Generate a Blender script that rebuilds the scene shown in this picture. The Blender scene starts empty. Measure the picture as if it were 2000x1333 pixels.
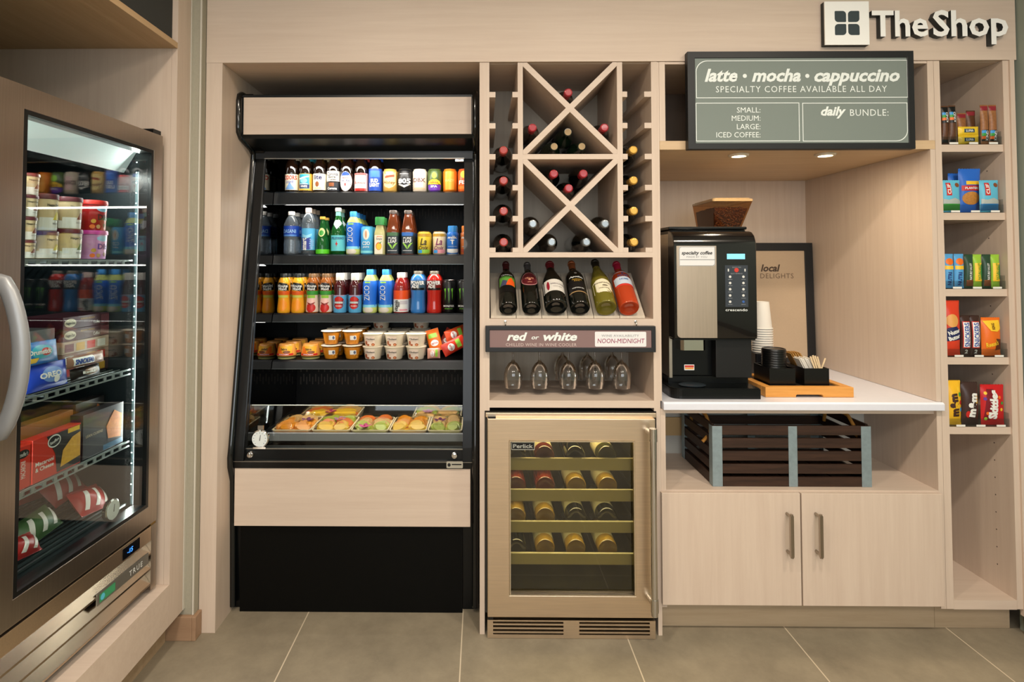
import bpy, bmesh, math, random
from mathutils import Vector, Matrix, Euler

SC = bpy.context.scene
COL = SC.collection
random.seed(7)
PI = math.pi

# ------------------------------------------------------------------ camera
F_PX, PX0, PY0 = 1120.0, 928.0, 480.0          # focal length and principal point in pixels of the 2000x1333 frame
EYE = Vector((0.0, -2.1, 1.335))
YAW, PITCH = 0.0107, 0.0297                    # turned slightly left, tilted slightly up
cam_d = bpy.data.cameras.new('camera')
cam = bpy.data.objects.new('camera', cam_d)
COL.objects.link(cam)
cam.location = EYE
cam.rotation_euler = Euler((PI / 2 + PITCH, 0, YAW), 'XYZ')
cam_d.sensor_fit = 'HORIZONTAL'
cam_d.sensor_width = 36
cam_d.lens = F_PX / 2000 * 36
cam_d.shift_x = (1000 - PX0) / 2000
cam_d.shift_y = (PY0 - 666.5) / 2000
cam_d.clip_start = 0.02
SC.camera = cam

# ------------------------------------------------------------------ exposure, world
vs = SC.view_settings
SC.display_settings.display_device = 'sRGB'
vs.view_transform = 'Standard'
vs.look = 'None'
vs.exposure = 0.0
vs.gamma = 1.0
vs.use_curve_mapping = False
cy = SC.cycles
cy.max_bounces = 8
cy.diffuse_bounces = 3
cy.glossy_bounces = 4
cy.transmission_bounces = 8
cy.transparent_max_bounces = 12
cy.caustics_reflective = False
cy.caustics_refractive = False
cy.sample_clamp_indirect = 4.0
cy.use_denoising = True
w = bpy.data.worlds.new('room_air')
SC.world = w
w.use_nodes = True
w.node_tree.nodes['Background'].inputs[0].default_value = (1.0, 0.93, 0.84, 1)
w.node_tree.nodes['Background'].inputs[1].default_value = 0.10


def area_light(name, loc, size, power, color=(1, 0.86, 0.70), size_y=None, rot=(0, 0, 0), shape='DISK', spread=PI):
    d = bpy.data.lights.new(name, 'AREA')
    d.energy = power
    d.color = color
    d.shape = 'RECTANGLE' if size_y else shape
    d.size = size
    if size_y:
        d.size_y = size_y
    d.spread = spread
    o = bpy.data.objects.new(name, d)
    COL.objects.link(o)
    o.location = loc
    o.rotation_euler = rot
    return o


# the room's ceiling downlights, a row in front of the shop wall and a row behind the viewer
for lx in (-0.55, 0.55, 1.5):
    area_light('ceiling_lamp', (lx, -1.45, 2.73), 0.16, 19, (1, 0.87, 0.72), spread=math.radians(160))
for lx in (-0.6, 1.0):
    area_light('ceiling_lamp', (lx, -3.4, 2.73), 0.9, 34, (1, 0.92, 0.82))
# cool fill light added behind the viewer for guessed daylight, no window seen
area_light('window_daylight', (0.4, -5.38, 1.75), 3.6, 54, (0.95, 1.0, 1.06), 1.5, (math.radians(90), 0, 0))


# ------------------------------------------------------------------ pixel -> place helpers
_R = cam.rotation_euler.to_matrix()


def _ray(x, y):
    return _R @ Vector(((x - PX0) / F_PX, -(y - PY0) / F_PX, -1.0))


def at(x, y, Y):
    """X, Z of the point seen at pixel (x, y) on the plane Y = const"""
    d = _ray(x, y)
    t = (Y - EYE.y) / d.y
    p = EYE + d * t
    return p.x, p.z


def atX(x, y, X):
    d = _ray(x, y)
    t = (X - EYE.x) / d.x
    p = EYE + d * t
    return p.y, p.z


def atZ(x, y, Z):
    d = _ray(x, y)
    t = (Z - EYE.z) / d.z
    p = EYE + d * t
    return p.x, p.y


def X_(x, y, Y): return at(x, y, Y)[0]
def Z_(x, y, Y): return at(x, y, Y)[1]
def pxm(Y): return F_PX / (Y + 2.1)            # pixels per metre at depth Y


# ------------------------------------------------------------------ materials
def lin(c):
    if isinstance(c, str):
        c = tuple(int(c[i:i + 2], 16) for i in (0, 2, 4))
    return tuple(((v / 255) / 12.92 if v / 255 <= 0.04045 else ((v / 255 + 0.055) / 1.055) ** 2.4) for v in c)


_M = {}


def mat(name, col, rough=0.5, metal=0.0, trans=0.0, ior=1.45, emit=None, estr=0.0, alpha=1.0, coat=0.0, spec=0.5, bump=0.0, bscale=200, var=0.0, vscale=8, aniso=0.0):
    if name in _M:
        return _M[name]
    m = bpy.data.materials.new(name)
    m.use_nodes = True
    nt = m.node_tree
    b = nt.nodes['Principled BSDF']
    c = (*lin(col), 1)
    b.inputs['Base Color'].default_value = c
    b.inputs['Roughness'].default_value = rough
    b.inputs['Metallic'].default_value = metal
    b.inputs['Transmission Weight'].default_value = trans
    b.inputs['IOR'].default_value = ior
    b.inputs['Alpha'].default_value = alpha
    b.inputs['Coat Weight'].default_value = coat
    b.inputs['Specular IOR Level'].default_value = spec
    if emit is not None:
        b.inputs['Emission Color'].default_value = (*lin(emit), 1)
        b.inputs['Emission Strength'].default_value = estr
    if var or bump:
        tc = nt.nodes.new('ShaderNodeTexCoord')
        n = nt.nodes.new('ShaderNodeTexNoise')
        nt.links.new(tc.outputs['Object'], n.inputs['Vector'])
        n.inputs['Scale'].default_value = vscale if var else bscale
        n.inputs['Detail'].default_value = 5
        if var:
            mx = nt.nodes.new('ShaderNodeMix')
            mx.data_type = 'RGBA'
            mx.inputs[6].default_value = tuple(v * (1 - var) for v in c[:3]) + (1,)
            mx.inputs[7].default_value = tuple(min(1, v * (1 + var)) for v in c[:3]) + (1,)
            nt.links.new(n.outputs['Fac'], mx.inputs[0])
            nt.links.new(mx.outputs[2], b.inputs['Base Color'])
        if bump:
            n2 = nt.nodes.new('ShaderNodeTexNoise')
            nt.links.new(tc.outputs['Object'], n2.inputs['Vector'])
            n2.inputs['Scale'].default_value = bscale
            bp = nt.nodes.new('ShaderNodeBump')
            bp.inputs['Strength'].default_value = bump
            bp.inputs['Distance'].default_value = 0.002
            nt.links.new(n2.outputs['Fac'], bp.inputs['Height'])
            nt.links.new(bp.outputs[0], b.inputs['Normal'])
    _M[name] = m
    return m


def wood(name, c0, c1, stretch, scale=1.0, rough=0.45, contrast=(0.3, 0.7), fine=0.5):
    """straight-grained laminate; stretch = scale per axis (small along the grain)"""
    if name in _M:
        return _M[name]
    m = bpy.data.materials.new(name)
    m.use_nodes = True
    nt = m.node_tree
    b = nt.nodes['Principled BSDF']
    tc = nt.nodes.new('ShaderNodeTexCoord')
    mp = nt.nodes.new('ShaderNodeMapping')
    mp.inputs['Scale'].default_value = tuple(s * scale for s in stretch)
    nt.links.new(tc.outputs['Object'], mp.inputs['Vector'])
    n = nt.nodes.new('ShaderNodeTexNoise')
    n.inputs['Scale'].default_value = 3.0
    n.inputs['Detail'].default_value = 8
    n.inputs['Roughness'].default_value = 0.7
    n.inputs['Distortion'].default_value = 0.3
    nt.links.new(mp.outputs[0], n.inputs['Vector'])
    rp = nt.nodes.new('ShaderNodeValToRGB')
    rp.color_ramp.elements[0].position = contrast[0]
    rp.color_ramp.elements[1].position = contrast[1]
    rp.color_ramp.elements[0].color = (*lin(c0), 1)
    rp.color_ramp.elements[1].color = (*lin(c1), 1)
    nt.links.new(n.outputs['Fac'], rp.inputs[0])
    nt.links.new(rp.outputs[0], b.inputs['Base Color'])
    b.inputs['Roughness'].default_value = rough
    b.inputs['Specular IOR Level'].default_value = 0.35
    _M[name] = m
    return m


def brushed(name, col, stretch, rough=0.3):
    """brushed stainless steel"""
    if name in _M:
        return _M[name]
    m = bpy.data.materials.new(name)
    m.use_nodes = True
    nt = m.node_tree
    b = nt.nodes['Principled BSDF']
    b.inputs['Metallic'].default_value = 1.0
    tc = nt.nodes.new('ShaderNodeTexCoord')
    mp = nt.nodes.new('ShaderNodeMapping')
    mp.inputs['Scale'].default_value = stretch
    nt.links.new(tc.outputs['Object'], mp.inputs['Vector'])
    n = nt.nodes.new('ShaderNodeTexNoise')
    n.inputs['Scale'].default_value = 4
    n.inputs['Detail'].default_value = 4
    nt.links.new(mp.outputs[0], n.inputs['Vector'])
    c = lin(col)
    rp = nt.nodes.new('ShaderNodeValToRGB')
    rp.color_ramp.elements[0].color = tuple(v * 0.95 for v in c) + (1,)
    rp.color_ramp.elements[1].color = tuple(min(1, v * 1.05) for v in c) + (1,)
    rp.color_ramp.elements[0].position = 0.3
    rp.color_ramp.elements[1].position = 0.7
    nt.links.new(n.outputs['Fac'], rp.inputs[0])
    nt.links.new(rp.outputs[0], b.inputs['Base Color'])
    b.inputs['Roughness'].default_value = rough
    bp = nt.nodes.new('ShaderNodeBump')
    bp.inputs['Strength'].default_value = 0.02
    bp.inputs['Distance'].default_value = 0.001
    nt.links.new(n.outputs['Fac'], bp.inputs['Height'])
    nt.links.new(bp.outputs[0], b.inputs['Normal'])
    _M[name] = m
    return m


def pane_glass(name, tint, refl=1.0, dark=1.0, f0=0.045):
    """thin pane: mirror-like coat by Fresnel over a tinted see-through sheet"""
    if name in _M:
        return _M[name]
    m = bpy.data.materials.new(name)
    m.use_nodes = True
    nt = m.node_tree
    nt.nodes.remove(nt.nodes['Principled BSDF'])
    out = nt.nodes['Material Output']
    tr = nt.nodes.new('ShaderNodeBsdfTransparent')
    tr.inputs[0].default_value = (*[v * dark for v in lin(tint)], 1)
    gl = nt.nodes.new('ShaderNodeBsdfGlossy')
    gl.inputs['Roughness'].default_value = 0.02
    gl.inputs[0].default_value = (refl, refl, refl, 1)
    lw = nt.nodes.new('ShaderNodeLayerWeight')   # Schlick's reflectance, the same from both sides of the pane
    lw.inputs[0].default_value = 0.5
    pw = nt.nodes.new('ShaderNodeMath')
    pw.operation = 'POWER'
    pw.inputs[1].default_value = 5
    nt.links.new(lw.outputs['Facing'], pw.inputs[0])
    ma = nt.nodes.new('ShaderNodeMath')
    ma.operation = 'MULTIPLY_ADD'
    ma.inputs[1].default_value = 1 - f0
    ma.inputs[2].default_value = f0
    nt.links.new(pw.outputs[0], ma.inputs[0])
    mx = nt.nodes.new('ShaderNodeMixShader')
    nt.links.new(ma.outputs[0], mx.inputs[0])
    nt.links.new(tr.outputs[0], mx.inputs[1])
    nt.links.new(gl.outputs[0], mx.inputs[2])
    nt.links.new(mx.outputs[0], out.inputs['Surface'])
    _M[name] = m
    return m


# laminate: grain along X (fascia, shelves), Z (uprights, doors), Y (side panels run vertical too)
LC0, LC1 = (205, 184, 166), (216, 197, 179)
WOOD_X = wood('ash_laminate_horizontal', LC0, LC1, (0.6, 14, 14))
WOOD_Z = wood('ash_laminate_vertical', LC0, LC1, (14, 14, 0.6))
WOOD_EDGE = wood('ash_laminate_edge', (206, 188, 162), (218, 202, 178), (14, 14, 0.6))
BLACK = mat('black_paint', (14, 14, 15), 0.35)
BLACK_SATIN = mat('black_satin_metal', (8, 10, 11), 0.28, coat=0.15, spec=0.3)
CHAR = mat('charcoal_paint', (52, 54, 52), 0.7)
STEEL = brushed('brushed_steel', (224, 202, 175), (1.5, 60, 60), 0.33)
STEEL_V = brushed('brushed_steel_vertical', (172, 162, 150), (60, 60, 1.5), 0.3)
CHROME = mat('chrome', (205, 203, 200), 0.12, 1.0)
NICKEL = mat('satin_nickel', (170, 160, 148), 0.28, 1.0)
WHITE = mat('white_paint', (232, 232, 228), 0.45)
WHITE_TXT = mat('white_ink', (235, 240, 238), 0.5)
BLACK_TXT = mat('black_ink', (28, 26, 26), 0.5)


# ------------------------------------------------------------------ mesh builder
class MB:
    def __init__(s):
        s.v, s.f = [], []

    def add(s, vs_, fs_):
        n = len(s.v)
        s.v += [tuple(p) for p in vs_]
        s.f += [tuple(i + n for i in f) for f in fs_]
        return s

    def box(s, x0, x1, y0, y1, z0, z1):
        x0, x1 = min(x0, x1), max(x0, x1)
        y0, y1 = min(y0, y1), max(y0, y1)
        z0, z1 = min(z0, z1), max(z0, z1)
        return s.add([(x0, y0, z0), (x1, y0, z0), (x1, y1, z0), (x0, y1, z0), (x0, y0, z1), (x1, y0, z1), (x1, y1, z1), (x0, y1, z1)],
                     [(0, 3, 2, 1), (4, 5, 6, 7), (0, 1, 5, 4), (1, 2, 6, 5), (2, 3, 7, 6), (3, 0, 4, 7)])

    def rbox(s, x0, x1, y0, y1, z0, z1, r, n=4):
        """box with corners rounded in the XZ outline (seen from the front)"""
        return s.prism(rrect(x0, x1, z0, z1, r, n), y0, y1)

    def prism(s, poly, y0, y1, axis='y'):
        """extrude a 2-D outline; axis y: poly is (x, z); axis x: (y, z); axis z: (x, y)"""
        n = len(poly)

        def P(a, b, c):
            return {'y': (a, c, b), 'x': (c, a, b), 'z': (a, b, c)}[axis]
        vs_ = [P(a, b, y0) for a, b in poly] + [P(a, b, y1) for a, b in poly]
        fs_ = [tuple(range(n)), tuple(range(2 * n - 1, n - 1, -1))]
        fs_ += [(i, i + n, (i + 1) % n + n, (i + 1) % n) for i in range(n)]
        return s.add(vs_, fs_)

    def ring(s, outer, inner, y0, y1, axis='y'):
        """frame: outline with a hole of the same point count"""
        n = len(outer)

        def P(a, b, c):
            return {'y': (a, c, b), 'x': (c, a, b), 'z': (a, b, c)}[axis]
        vs_ = [P(a, b, y0) for a, b in outer] + [P(a, b, y0) for a, b in inner] + [P(a, b, y1) for a, b in outer] + [P(a, b, y1) for a, b in inner]
        fs_ = []
        for i in range(n):
            j = (i + 1) % n
            fs_ += [(i, j, j + n, i + n), (i + 2 * n, i + 3 * n, j + 3 * n, j + 2 * n), (i, i + 2 * n, j + 2 * n, j), (i + n, j + n, j + 3 * n, i + 3 * n)]
        return s.add(vs_, fs_)

    def lathe(s, prof, c=(0, 0, 0), seg=20, axis='z', sx=1.0, sy=1.0, sq=0.0):
        """revolve (r, h); sq > 0 squares the section (superellipse)"""
        vs_, fs_, rings = [], [], []

        def P(a, b, h):
            q = {'z': (a, b, h), 'y': (a, h, b), 'x': (h, a, b)}[axis]
            return (q[0] + c[0], q[1] + c[1], q[2] + c[2])
        for r, h in prof:
            if r < 1e-6:
                rings.append([len(vs_)])
                vs_.append(P(0, 0, h))
            else:
                row = []
                for k in range(seg):
                    a = 2 * PI * k / seg
                    ca, sa = math.cos(a), math.sin(a)
                    q = 1.0
                    if sq:
                        p = 2 + 6 * sq
                        q = (abs(ca) ** p + abs(sa) ** p) ** (-1 / p)
                    row.append(len(vs_))
                    vs_.append(P(r * ca * q * sx, r * sa * q * sy, h))
                rings.append(row)
        for a, b in zip(rings, rings[1:]):
            if len(a) == 1 and len(b) == 1:
                continue
            for k in range(seg):
                k2 = (k + 1) % seg
                if len(a) == 1:
                    fs_.append((a[0], b[k2], b[k]))
                elif len(b) == 1:
                    fs_.append((a[k], a[k2], b[0]))
                else:
                    fs_.append((a[k], a[k2], b[k2], b[k]))
        if axis == 'y':
            fs_ = [tuple(reversed(f)) for f in fs_]
        return s.add(vs_, fs_)

    def tube(s, path, r, seg=10, flat=1.0, closed_ends=True):
        """round bar along a path (list of 3-D points); r may be a list"""
        pts = [Vector(p) for p in path]
        n = len(pts)
        vs_, fs_ = [], []
        up = Vector((0, 0, 1))
        prev = None
        for i, p in enumerate(pts):
            t = (pts[min(i + 1, n - 1)] - pts[max(i - 1, 0)]).normalized()
            if prev is None:
                a = up if abs(t.dot(up)) < 0.9 else Vector((1, 0, 0))
                u = t.cross(a).normalized()
            else:
                u = (prev - t * prev.dot(t)).normalized()
            prev = u
            v = t.cross(u)
            rr = r[i] if isinstance(r, (list, tuple)) else r
            for k in range(seg):
                a = 2 * PI * k / seg
                vs_.append(p + u * (rr * math.cos(a)) + v * (rr * flat * math.sin(a)))
        for i in range(n - 1):
            for k in range(seg):
                k2 = (k + 1) % seg
                fs_.append((i * seg + k, i * seg + k2, (i + 1) * seg + k2, (i + 1) * seg + k))
        if closed_ends:
            fs_.append(tuple(range(seg - 1, -1, -1)))
            fs_.append(tuple((n - 1) * seg + k for k in range(seg)))
        return s.add(vs_, fs_)

    def xf(s, M):
        s.v = [tuple(M @ Vector(p)) for p in s.v]
        return s

    def build(s, name, m, parent=None, off=None, smooth=False, bevel=0.0, angle=40):
        """link as one object. Top level: origin at the base of its own box; child: relative to the parent's place"""
        if parent is None and off is None:
            xs = [p[0] for p in s.v]; ys = [p[1] for p in s.v]; zs = [p[2] for p in s.v]
            off = ((min(xs) + max(xs)) / 2, (min(ys) + max(ys)) / 2, min(zs))
            loc = off
        else:
            loc = (0, 0, 0)
            if off is None:
                off = parent.get('_o', (0, 0, 0)) if parent is not None else (0, 0, 0)
            off = tuple(off)
        me = bpy.data.meshes.new(name)
        me.from_pydata([(p[0] - off[0], p[1] - off[1], p[2] - off[2]) for p in s.v], [], s.f)
        me.update()
        o = bpy.data.objects.new(name, me)
        COL.objects.link(o)
        o.location = loc
        if parent is not None:
            o.parent = parent
            o['_o'] = off
        if m is not None:
            me.materials.append(m)
        if smooth:
            me.polygons.foreach_set('use_smooth', [True] * len(me.polygons))
            me.set_sharp_from_angle(angle=math.radians(angle))
        if bevel:
            bv = o.modifiers.new('bevel', 'BEVEL')
            bv.width = bevel
            bv.segments = 2
            bv.limit_method = 'ANGLE'
            bv.angle_limit = math.radians(50)
        return o


def rrect(x0, x1, z0, z1, r, n=5):
    """rounded outline, counter-clockwise in (x, z); r is one radius or four (bl, br, tr, tl)"""
    if x0 > x1: x0, x1 = x1, x0
    if z0 > z1: z0, z1 = z1, z0
    rs = r if isinstance(r, (list, tuple)) else (r, r, r, r)
    out = []
    for (cx, cz, a0, rr) in ((x0, z0, PI, rs[0]), (x1, z0, 1.5 * PI, rs[1]), (x1, z1, 0, rs[2]), (x0, z1, 0.5 * PI, rs[3])):
        sx = 1 if cx == x0 else -1
        sz = 1 if cz == z0 else -1
        rr = max(rr, 1e-5)
        for k in range(n + 1):
            a = a0 + 0.5 * PI * k / n
            out.append((cx + sx * rr + rr * math.cos(a), cz + sz * rr + rr * math.sin(a)))
    return out


def inset(poly, d):
    cx = (min(p[0] for p in poly) + max(p[0] for p in poly)) / 2
    cz = (min(p[1] for p in poly) + max(p[1] for p in poly)) / 2
    hx = max(p[0] for p in poly) - cx
    hz = max(p[1] for p in poly) - cz
    return [(cx + (a - cx) * (hx - d) / hx, cz + (b - cz) * (hz - d) / hz) for a, b in poly]


def tag(o, label=None, cat=None, group=None, kind=None):
    if label: o['label'] = label
    if cat: o['category'] = cat
    if group: o['group'] = group
    if kind: o['kind'] = kind
    return o


def thing(name, label, cat, loc=(0, 0, 0), group=None, world=True):
    """an Empty at the thing's base; children built with world coordinates are stored relative to it"""
    o = bpy.data.objects.new(name, None)
    COL.objects.link(o)
    o.location = loc
    o.empty_display_size = 0.05
    o['_o'] = tuple(loc) if world else (0, 0, 0)
    return tag(o, label, cat, group)


_KIDS = None


def copy_tree(o, loc, label=None, group=None, rz=None):
    """a copy of a thing with copies of its parts and sub-parts"""
    def rec(src, parent):
        c = src.copy()
        COL.objects.link(c)
        c.parent = parent
        if parent is not None:
            c.matrix_parent_inverse = src.matrix_parent_inverse.copy()
        for ch in KIDS.get(src.name, []):
            rec(ch, c)
        return c
    KIDS = {}
    for q in COL.objects:
        if q.parent is not None:
            KIDS.setdefault(q.parent.name, []).append(q)
    c = rec(o, None)
    c.location = loc
    if label: c['label'] = label
    if group: c['group'] = group
    if rz is not None:
        c.rotation_euler = (c.rotation_euler[0], c.rotation_euler[1], rz)
    return c


def structure(o, label=None, cat=None):
    o['kind'] = 'structure'
    if label: o['label'] = label
    if cat: o['category'] = cat
    return o


# ------------------------------------------------------------------ lettering
_TXT = {}


def text_geo(s, bold=0.0, shear=0.0, spacing=1.0, fine=False):
    key = (s, bold, shear, spacing, fine)
    if key not in _TXT:
        cu = bpy.data.curves.new('lettering', 'FONT')
        cu.body = s
        cu.size = 1.0
        cu.resolution_u = 2
        cu.offset = bold
        cu.shear = shear
        cu.space_character = spacing
        cu.align_x = 'CENTER'
        o = bpy.data.objects.new('lettering', cu)
        COL.objects.link(o)
        dg = bpy.context.evaluated_depsgraph_get()
        dg.update()
        me = bpy.data.meshes.new_from_object(o.evaluated_get(dg))
        if fine:                                   # short edges, so that large letters bend round a bottle
            bm = bmesh.new()
            bm.from_mesh(me)
            bmesh.ops.triangulate(bm, faces=bm.faces)
            for _ in range(3):
                long_ = [e for e in bm.edges if e.calc_length() > 0.16]
                if not long_:
                    break
                bmesh.ops.subdivide_edges(bm, edges=long_, cuts=1)
                bmesh.ops.triangulate(bm, faces=[f for f in bm.faces if len(f.verts) > 3])
            bm.to_mesh(me)
            bm.free()
        vs_ = [(v.co.x, v.co.y) for v in me.vertices]
        fs_ = [tuple(p.vertices) for p in me.polygons]
        bpy.data.objects.remove(o)
        bpy.data.curves.remove(cu)
        bpy.data.meshes.remove(me)
        _TXT[key] = (vs_, fs_)
    return _TXT[key]


def put_text(mb, s, cx, cz, h, drape, width=None, rot=0.0, bold=0.0, shear=0.0, spacing=1.0, off=0.0014, fine=False):
    """lay text of capital height h, its middle at (cx, cz), on the surface drape(x, z, off)"""
    vs_, fs_ = text_geo(s, bold, shear, spacing, fine)
    if not vs_:
        return mb
    k = h / 0.70
    xs = [v[0] for v in vs_]
    wd = (max(xs) - min(xs)) * k
    kx = k if width is None else k * width / max(wd, 1e-6)
    mx = (max(xs) + min(xs)) / 2
    cr, sr = math.cos(rot), math.sin(rot)
    out = []
    for a, b in vs_:
        a, b = (a - mx) * kx, (b - 0.35) * k
        out.append(drape(cx + a * cr - b * sr, cz + a * sr + b * cr, off))
    return mb.add(out, fs_)


def flat_at(Y):
    """a vertical board facing the viewer at depth Y"""
    return lambda x, z, off: (x, Y - off, z)


def round_at(r, cx=0.0, cy=0.0):
    """the front of an upright cylinder"""
    return lambda x, z, off: (cx + (r + off) * math.sin((x - cx) / r), cy - (r + off) * math.cos((x - cx) / r), z)


def decal(mb, kind, x0, x1, z0, z1, drape, off=0.001, n=14, m=2, poly=None):
    """a printed shape laid on a surface: 'rect', 'oval' or an outline"""
    if kind == 'rect':
        vs_ = [drape(x0 + (x1 - x0) * i / n, z0 + (z1 - z0) * j / m, off) for j in range(m + 1) for i in range(n + 1)]
        fs_ = [(j * (n + 1) + i, j * (n + 1) + i + 1, (j + 1) * (n + 1) + i + 1, (j + 1) * (n + 1) + i) for j in range(m) for i in range(n)]
        return mb.add(vs_, fs_)
    cx, cz = (x0 + x1) / 2, (z0 + z1) / 2
    if kind == 'oval':
        poly = [(cx + (x1 - x0) / 2 * math.cos(2 * PI * k / 24), cz + (z1 - z0) / 2 * math.sin(2 * PI * k / 24)) for k in range(24)]
    else:
        cx = sum(p[0] for p in poly) / len(poly)
        cz = sum(p[1] for p in poly) / len(poly)
    if len(poly) < 20:                            # dense outline, so that it hugs a curved surface
        per = 28 // len(poly) + 1
        poly = [(a[0] + (b[0] - a[0]) * k / per, a[1] + (b[1] - a[1]) * k / per) for a, b in zip(poly, poly[1:] + poly[:1]) for k in range(per)]
    q = len(poly)
    vs_ = [drape(cx, cz, off)]
    R = 4
    for k in range(1, R + 1):
        vs_ += [drape(cx + (a - cx) * k / R, cz + (b - cz) * k / R, off) for a, b in poly]
    fs_ = [(0, 1 + i, 1 + (i + 1) % q) for i in range(q)]
    for k in range(R - 1):
        fs_ += [(1 + k * q + i, 1 + (k + 1) * q + i, 1 + (k + 1) * q + (i + 1) % q, 1 + k * q + (i + 1) % q) for i in range(q)]
    return mb.add(vs_, fs_)

# =================================================================== THE SETTING
CEIL = 2.75
# floor of large square tiles
m = bpy.data.materials.new('floor_tile')
m.use_nodes = True
nt = m.node_tree
bs = nt.nodes['Principled BSDF']
tc = nt.nodes.new('ShaderNodeTexCoord')
mp = nt.nodes.new('ShaderNodeMapping')
mp.inputs['Location'].default_value = (0.6 - (X_(503, 1333, 0) * 0 + atZ(503, 1333, 0)[0] + 6 * 0.6), 0.42, 0)
nt.links.new(tc.outputs['Object'], mp.inputs['Vector'])
bk = nt.nodes.new('ShaderNodeTexBrick')
bk.offset = 0.0
bk.inputs['Scale'].default_value = 1.0
bk.inputs['Brick Width'].default_value = (atZ(1950, 1333, 0)[0] - atZ(503, 1333, 0)[0]) / 4
bk.inputs['Row Height'].default_value = 0.6
bk.inputs['Mortar Size'].default_value = 0.0022
bk.inputs['Mortar Smooth'].default_value = 0.1
nt.links.new(mp.outputs[0], bk.inputs['Vector'])
n1 = nt.nodes.new('ShaderNodeTexNoise')
n1.inputs['Scale'].default_value = 4
n1.inputs['Detail'].default_value = 10
n1.inputs['Roughness'].default_value = 0.72
nt.links.new(tc.outputs['Object'], n1.inputs['Vector'])
rp = nt.nodes.new('ShaderNodeValToRGB')
rp.color_ramp.elements[0].position = 0.3
rp.color_ramp.elements[1].position = 0.72
rp.color_ramp.elements[0].color = (*lin((123, 113, 96)), 1)
rp.color_ramp.elements[1].color = (*lin((158, 146, 124)), 1)
nt.links.new(n1.outputs['Fac'], rp.inputs[0])
nt.links.new(rp.outputs[0], bk.inputs['Color1'])
nt.links.new(rp.outputs[0], bk.inputs['Color2'])
bk.inputs['Mortar'].default_value = (*lin((205, 190, 165)), 1)
nt.links.new(bk.outputs['Color'], bs.inputs['Base Color'])
bs.inputs['Roughness'].default_value = 0.5
bs.inputs['Specular IOR Level'].default_value = 0.3
fl = MB().box(-2.4, 3.0, -5.5, 1.0, -0.05, 0).build('floor', m, off=(0, 0, 0))
fl.location = (0, 0, 0)
structure(fl)

WALLP = mat('woven_wallpaper', (164, 158, 140), 0.85, bump=0.35, bscale=420, var=0.06, vscale=90)
PLASTER = mat('warm_white_plaster', (214, 204, 188), 0.8)
structure(MB().box(-2.4, 3.0, -5.5, 1.0, CEIL, CEIL + 0.1).build('ceiling', PLASTER))
structure(MB().box(-2.4, 3.0, 0.93, 1.0, 0, CEIL).build('wall_back', CHAR))
structure(MB().box(-2.4, -1.0217, -0.033, 0.06, 0, CEIL).build('wall_left', WALLP))
structure(MB().box(-2.4, -2.3, -5.5, -0.033, 0, CEIL).build('wall_side', PLASTER))
structure(MB().box(-2.4, 3.0, -5.6, -5.5, 0, CEIL).build('wall_rear', PLASTER))
XR = 1.962
structure(MB().ring([(-1.5, 0.94), (2.3, 0.94), (2.3, 2.56), (-1.5, 2.56)], [(-1.42, 1.0), (2.22, 1.0), (2.22, 2.5), (-1.42, 2.5)], -5.499, -5.42).build('window_1', PLASTER))  # unseen frame added round the rear fill light
structure(MB().box(-1.42, 2.22, -5.499, -5.47, 1.0, 2.5).build('window_2', mat('daylit_pane', (200, 210, 216), 0.3, emit=(225, 238, 246), estr=1.2)))  # glowing pane added to go with the rear fill light
structure(MB().box(XR, XR + 0.1, -5.5, 0.05, 0, CEIL).build('wall_right', mat('pale_green_wallpaper', (150, 160, 148), 0.8, bump=0.3, bscale=400)))
BASEB = wood('baseboard_oak', (150, 118, 92), (168, 136, 108), (1, 14, 14))
bbt = Z_(350, 1206, -0.05)
bb = MB().box(-1.3, -1.022, -0.05, -0.034, 0, bbt).box(-1.022, -1.008, -0.05, -0.004, 0, bbt)
structure(bb.build('baseboard_left', BASEB, bevel=0.002))
structure(MB().box(XR - 0.014, XR - 0.0005, -5.0, 0.02, 0, 0.095).build('baseboard_right', mat('dark_baseboard', (74, 58, 47), 0.5)))

# fascia board over the whole shop wall, and the end post that carries it on the left
FZ = 2.0765                                   # underside of the fascia
structure(MB().box(-1.0195, XR - 0.006, -0.004, 0.018, FZ, CEIL - 0.001).build('trim_1', WOOD_X))
px0, px1 = -1.0195, -0.9600
structure(MB().box(px0, px1, -0.003, 0.02, 0, FZ - 0.0005).build('trim_2', WOOD_Z))
# alcove side behind the post, and the dark lining at the back of the alcove
structure(MB().box(px0 + 0.02, px1 - 0.0005, 0.0205, 0.93, 0, FZ - 0.0005).build('wall_alcove', WOOD_Z))
structure(MB().box(px0, 0.0, 0.0185, 0.93, FZ, FZ + 0.018).build('trim_3', WOOD_X))
structure(MB().box(-1.0595, -1.0545, -0.046, -0.0335, 0.106, CEIL - 0.002).build('trim_4', mat('pale_edge_bead', (206, 200, 186), 0.5)))
structure(MB().box(-1.0275, -1.0225, -0.037, -0.0335, bbt, CEIL - 0.002).build('trim_5', mat('pale_edge_bead', (206, 200, 186), 0.5)))

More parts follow.
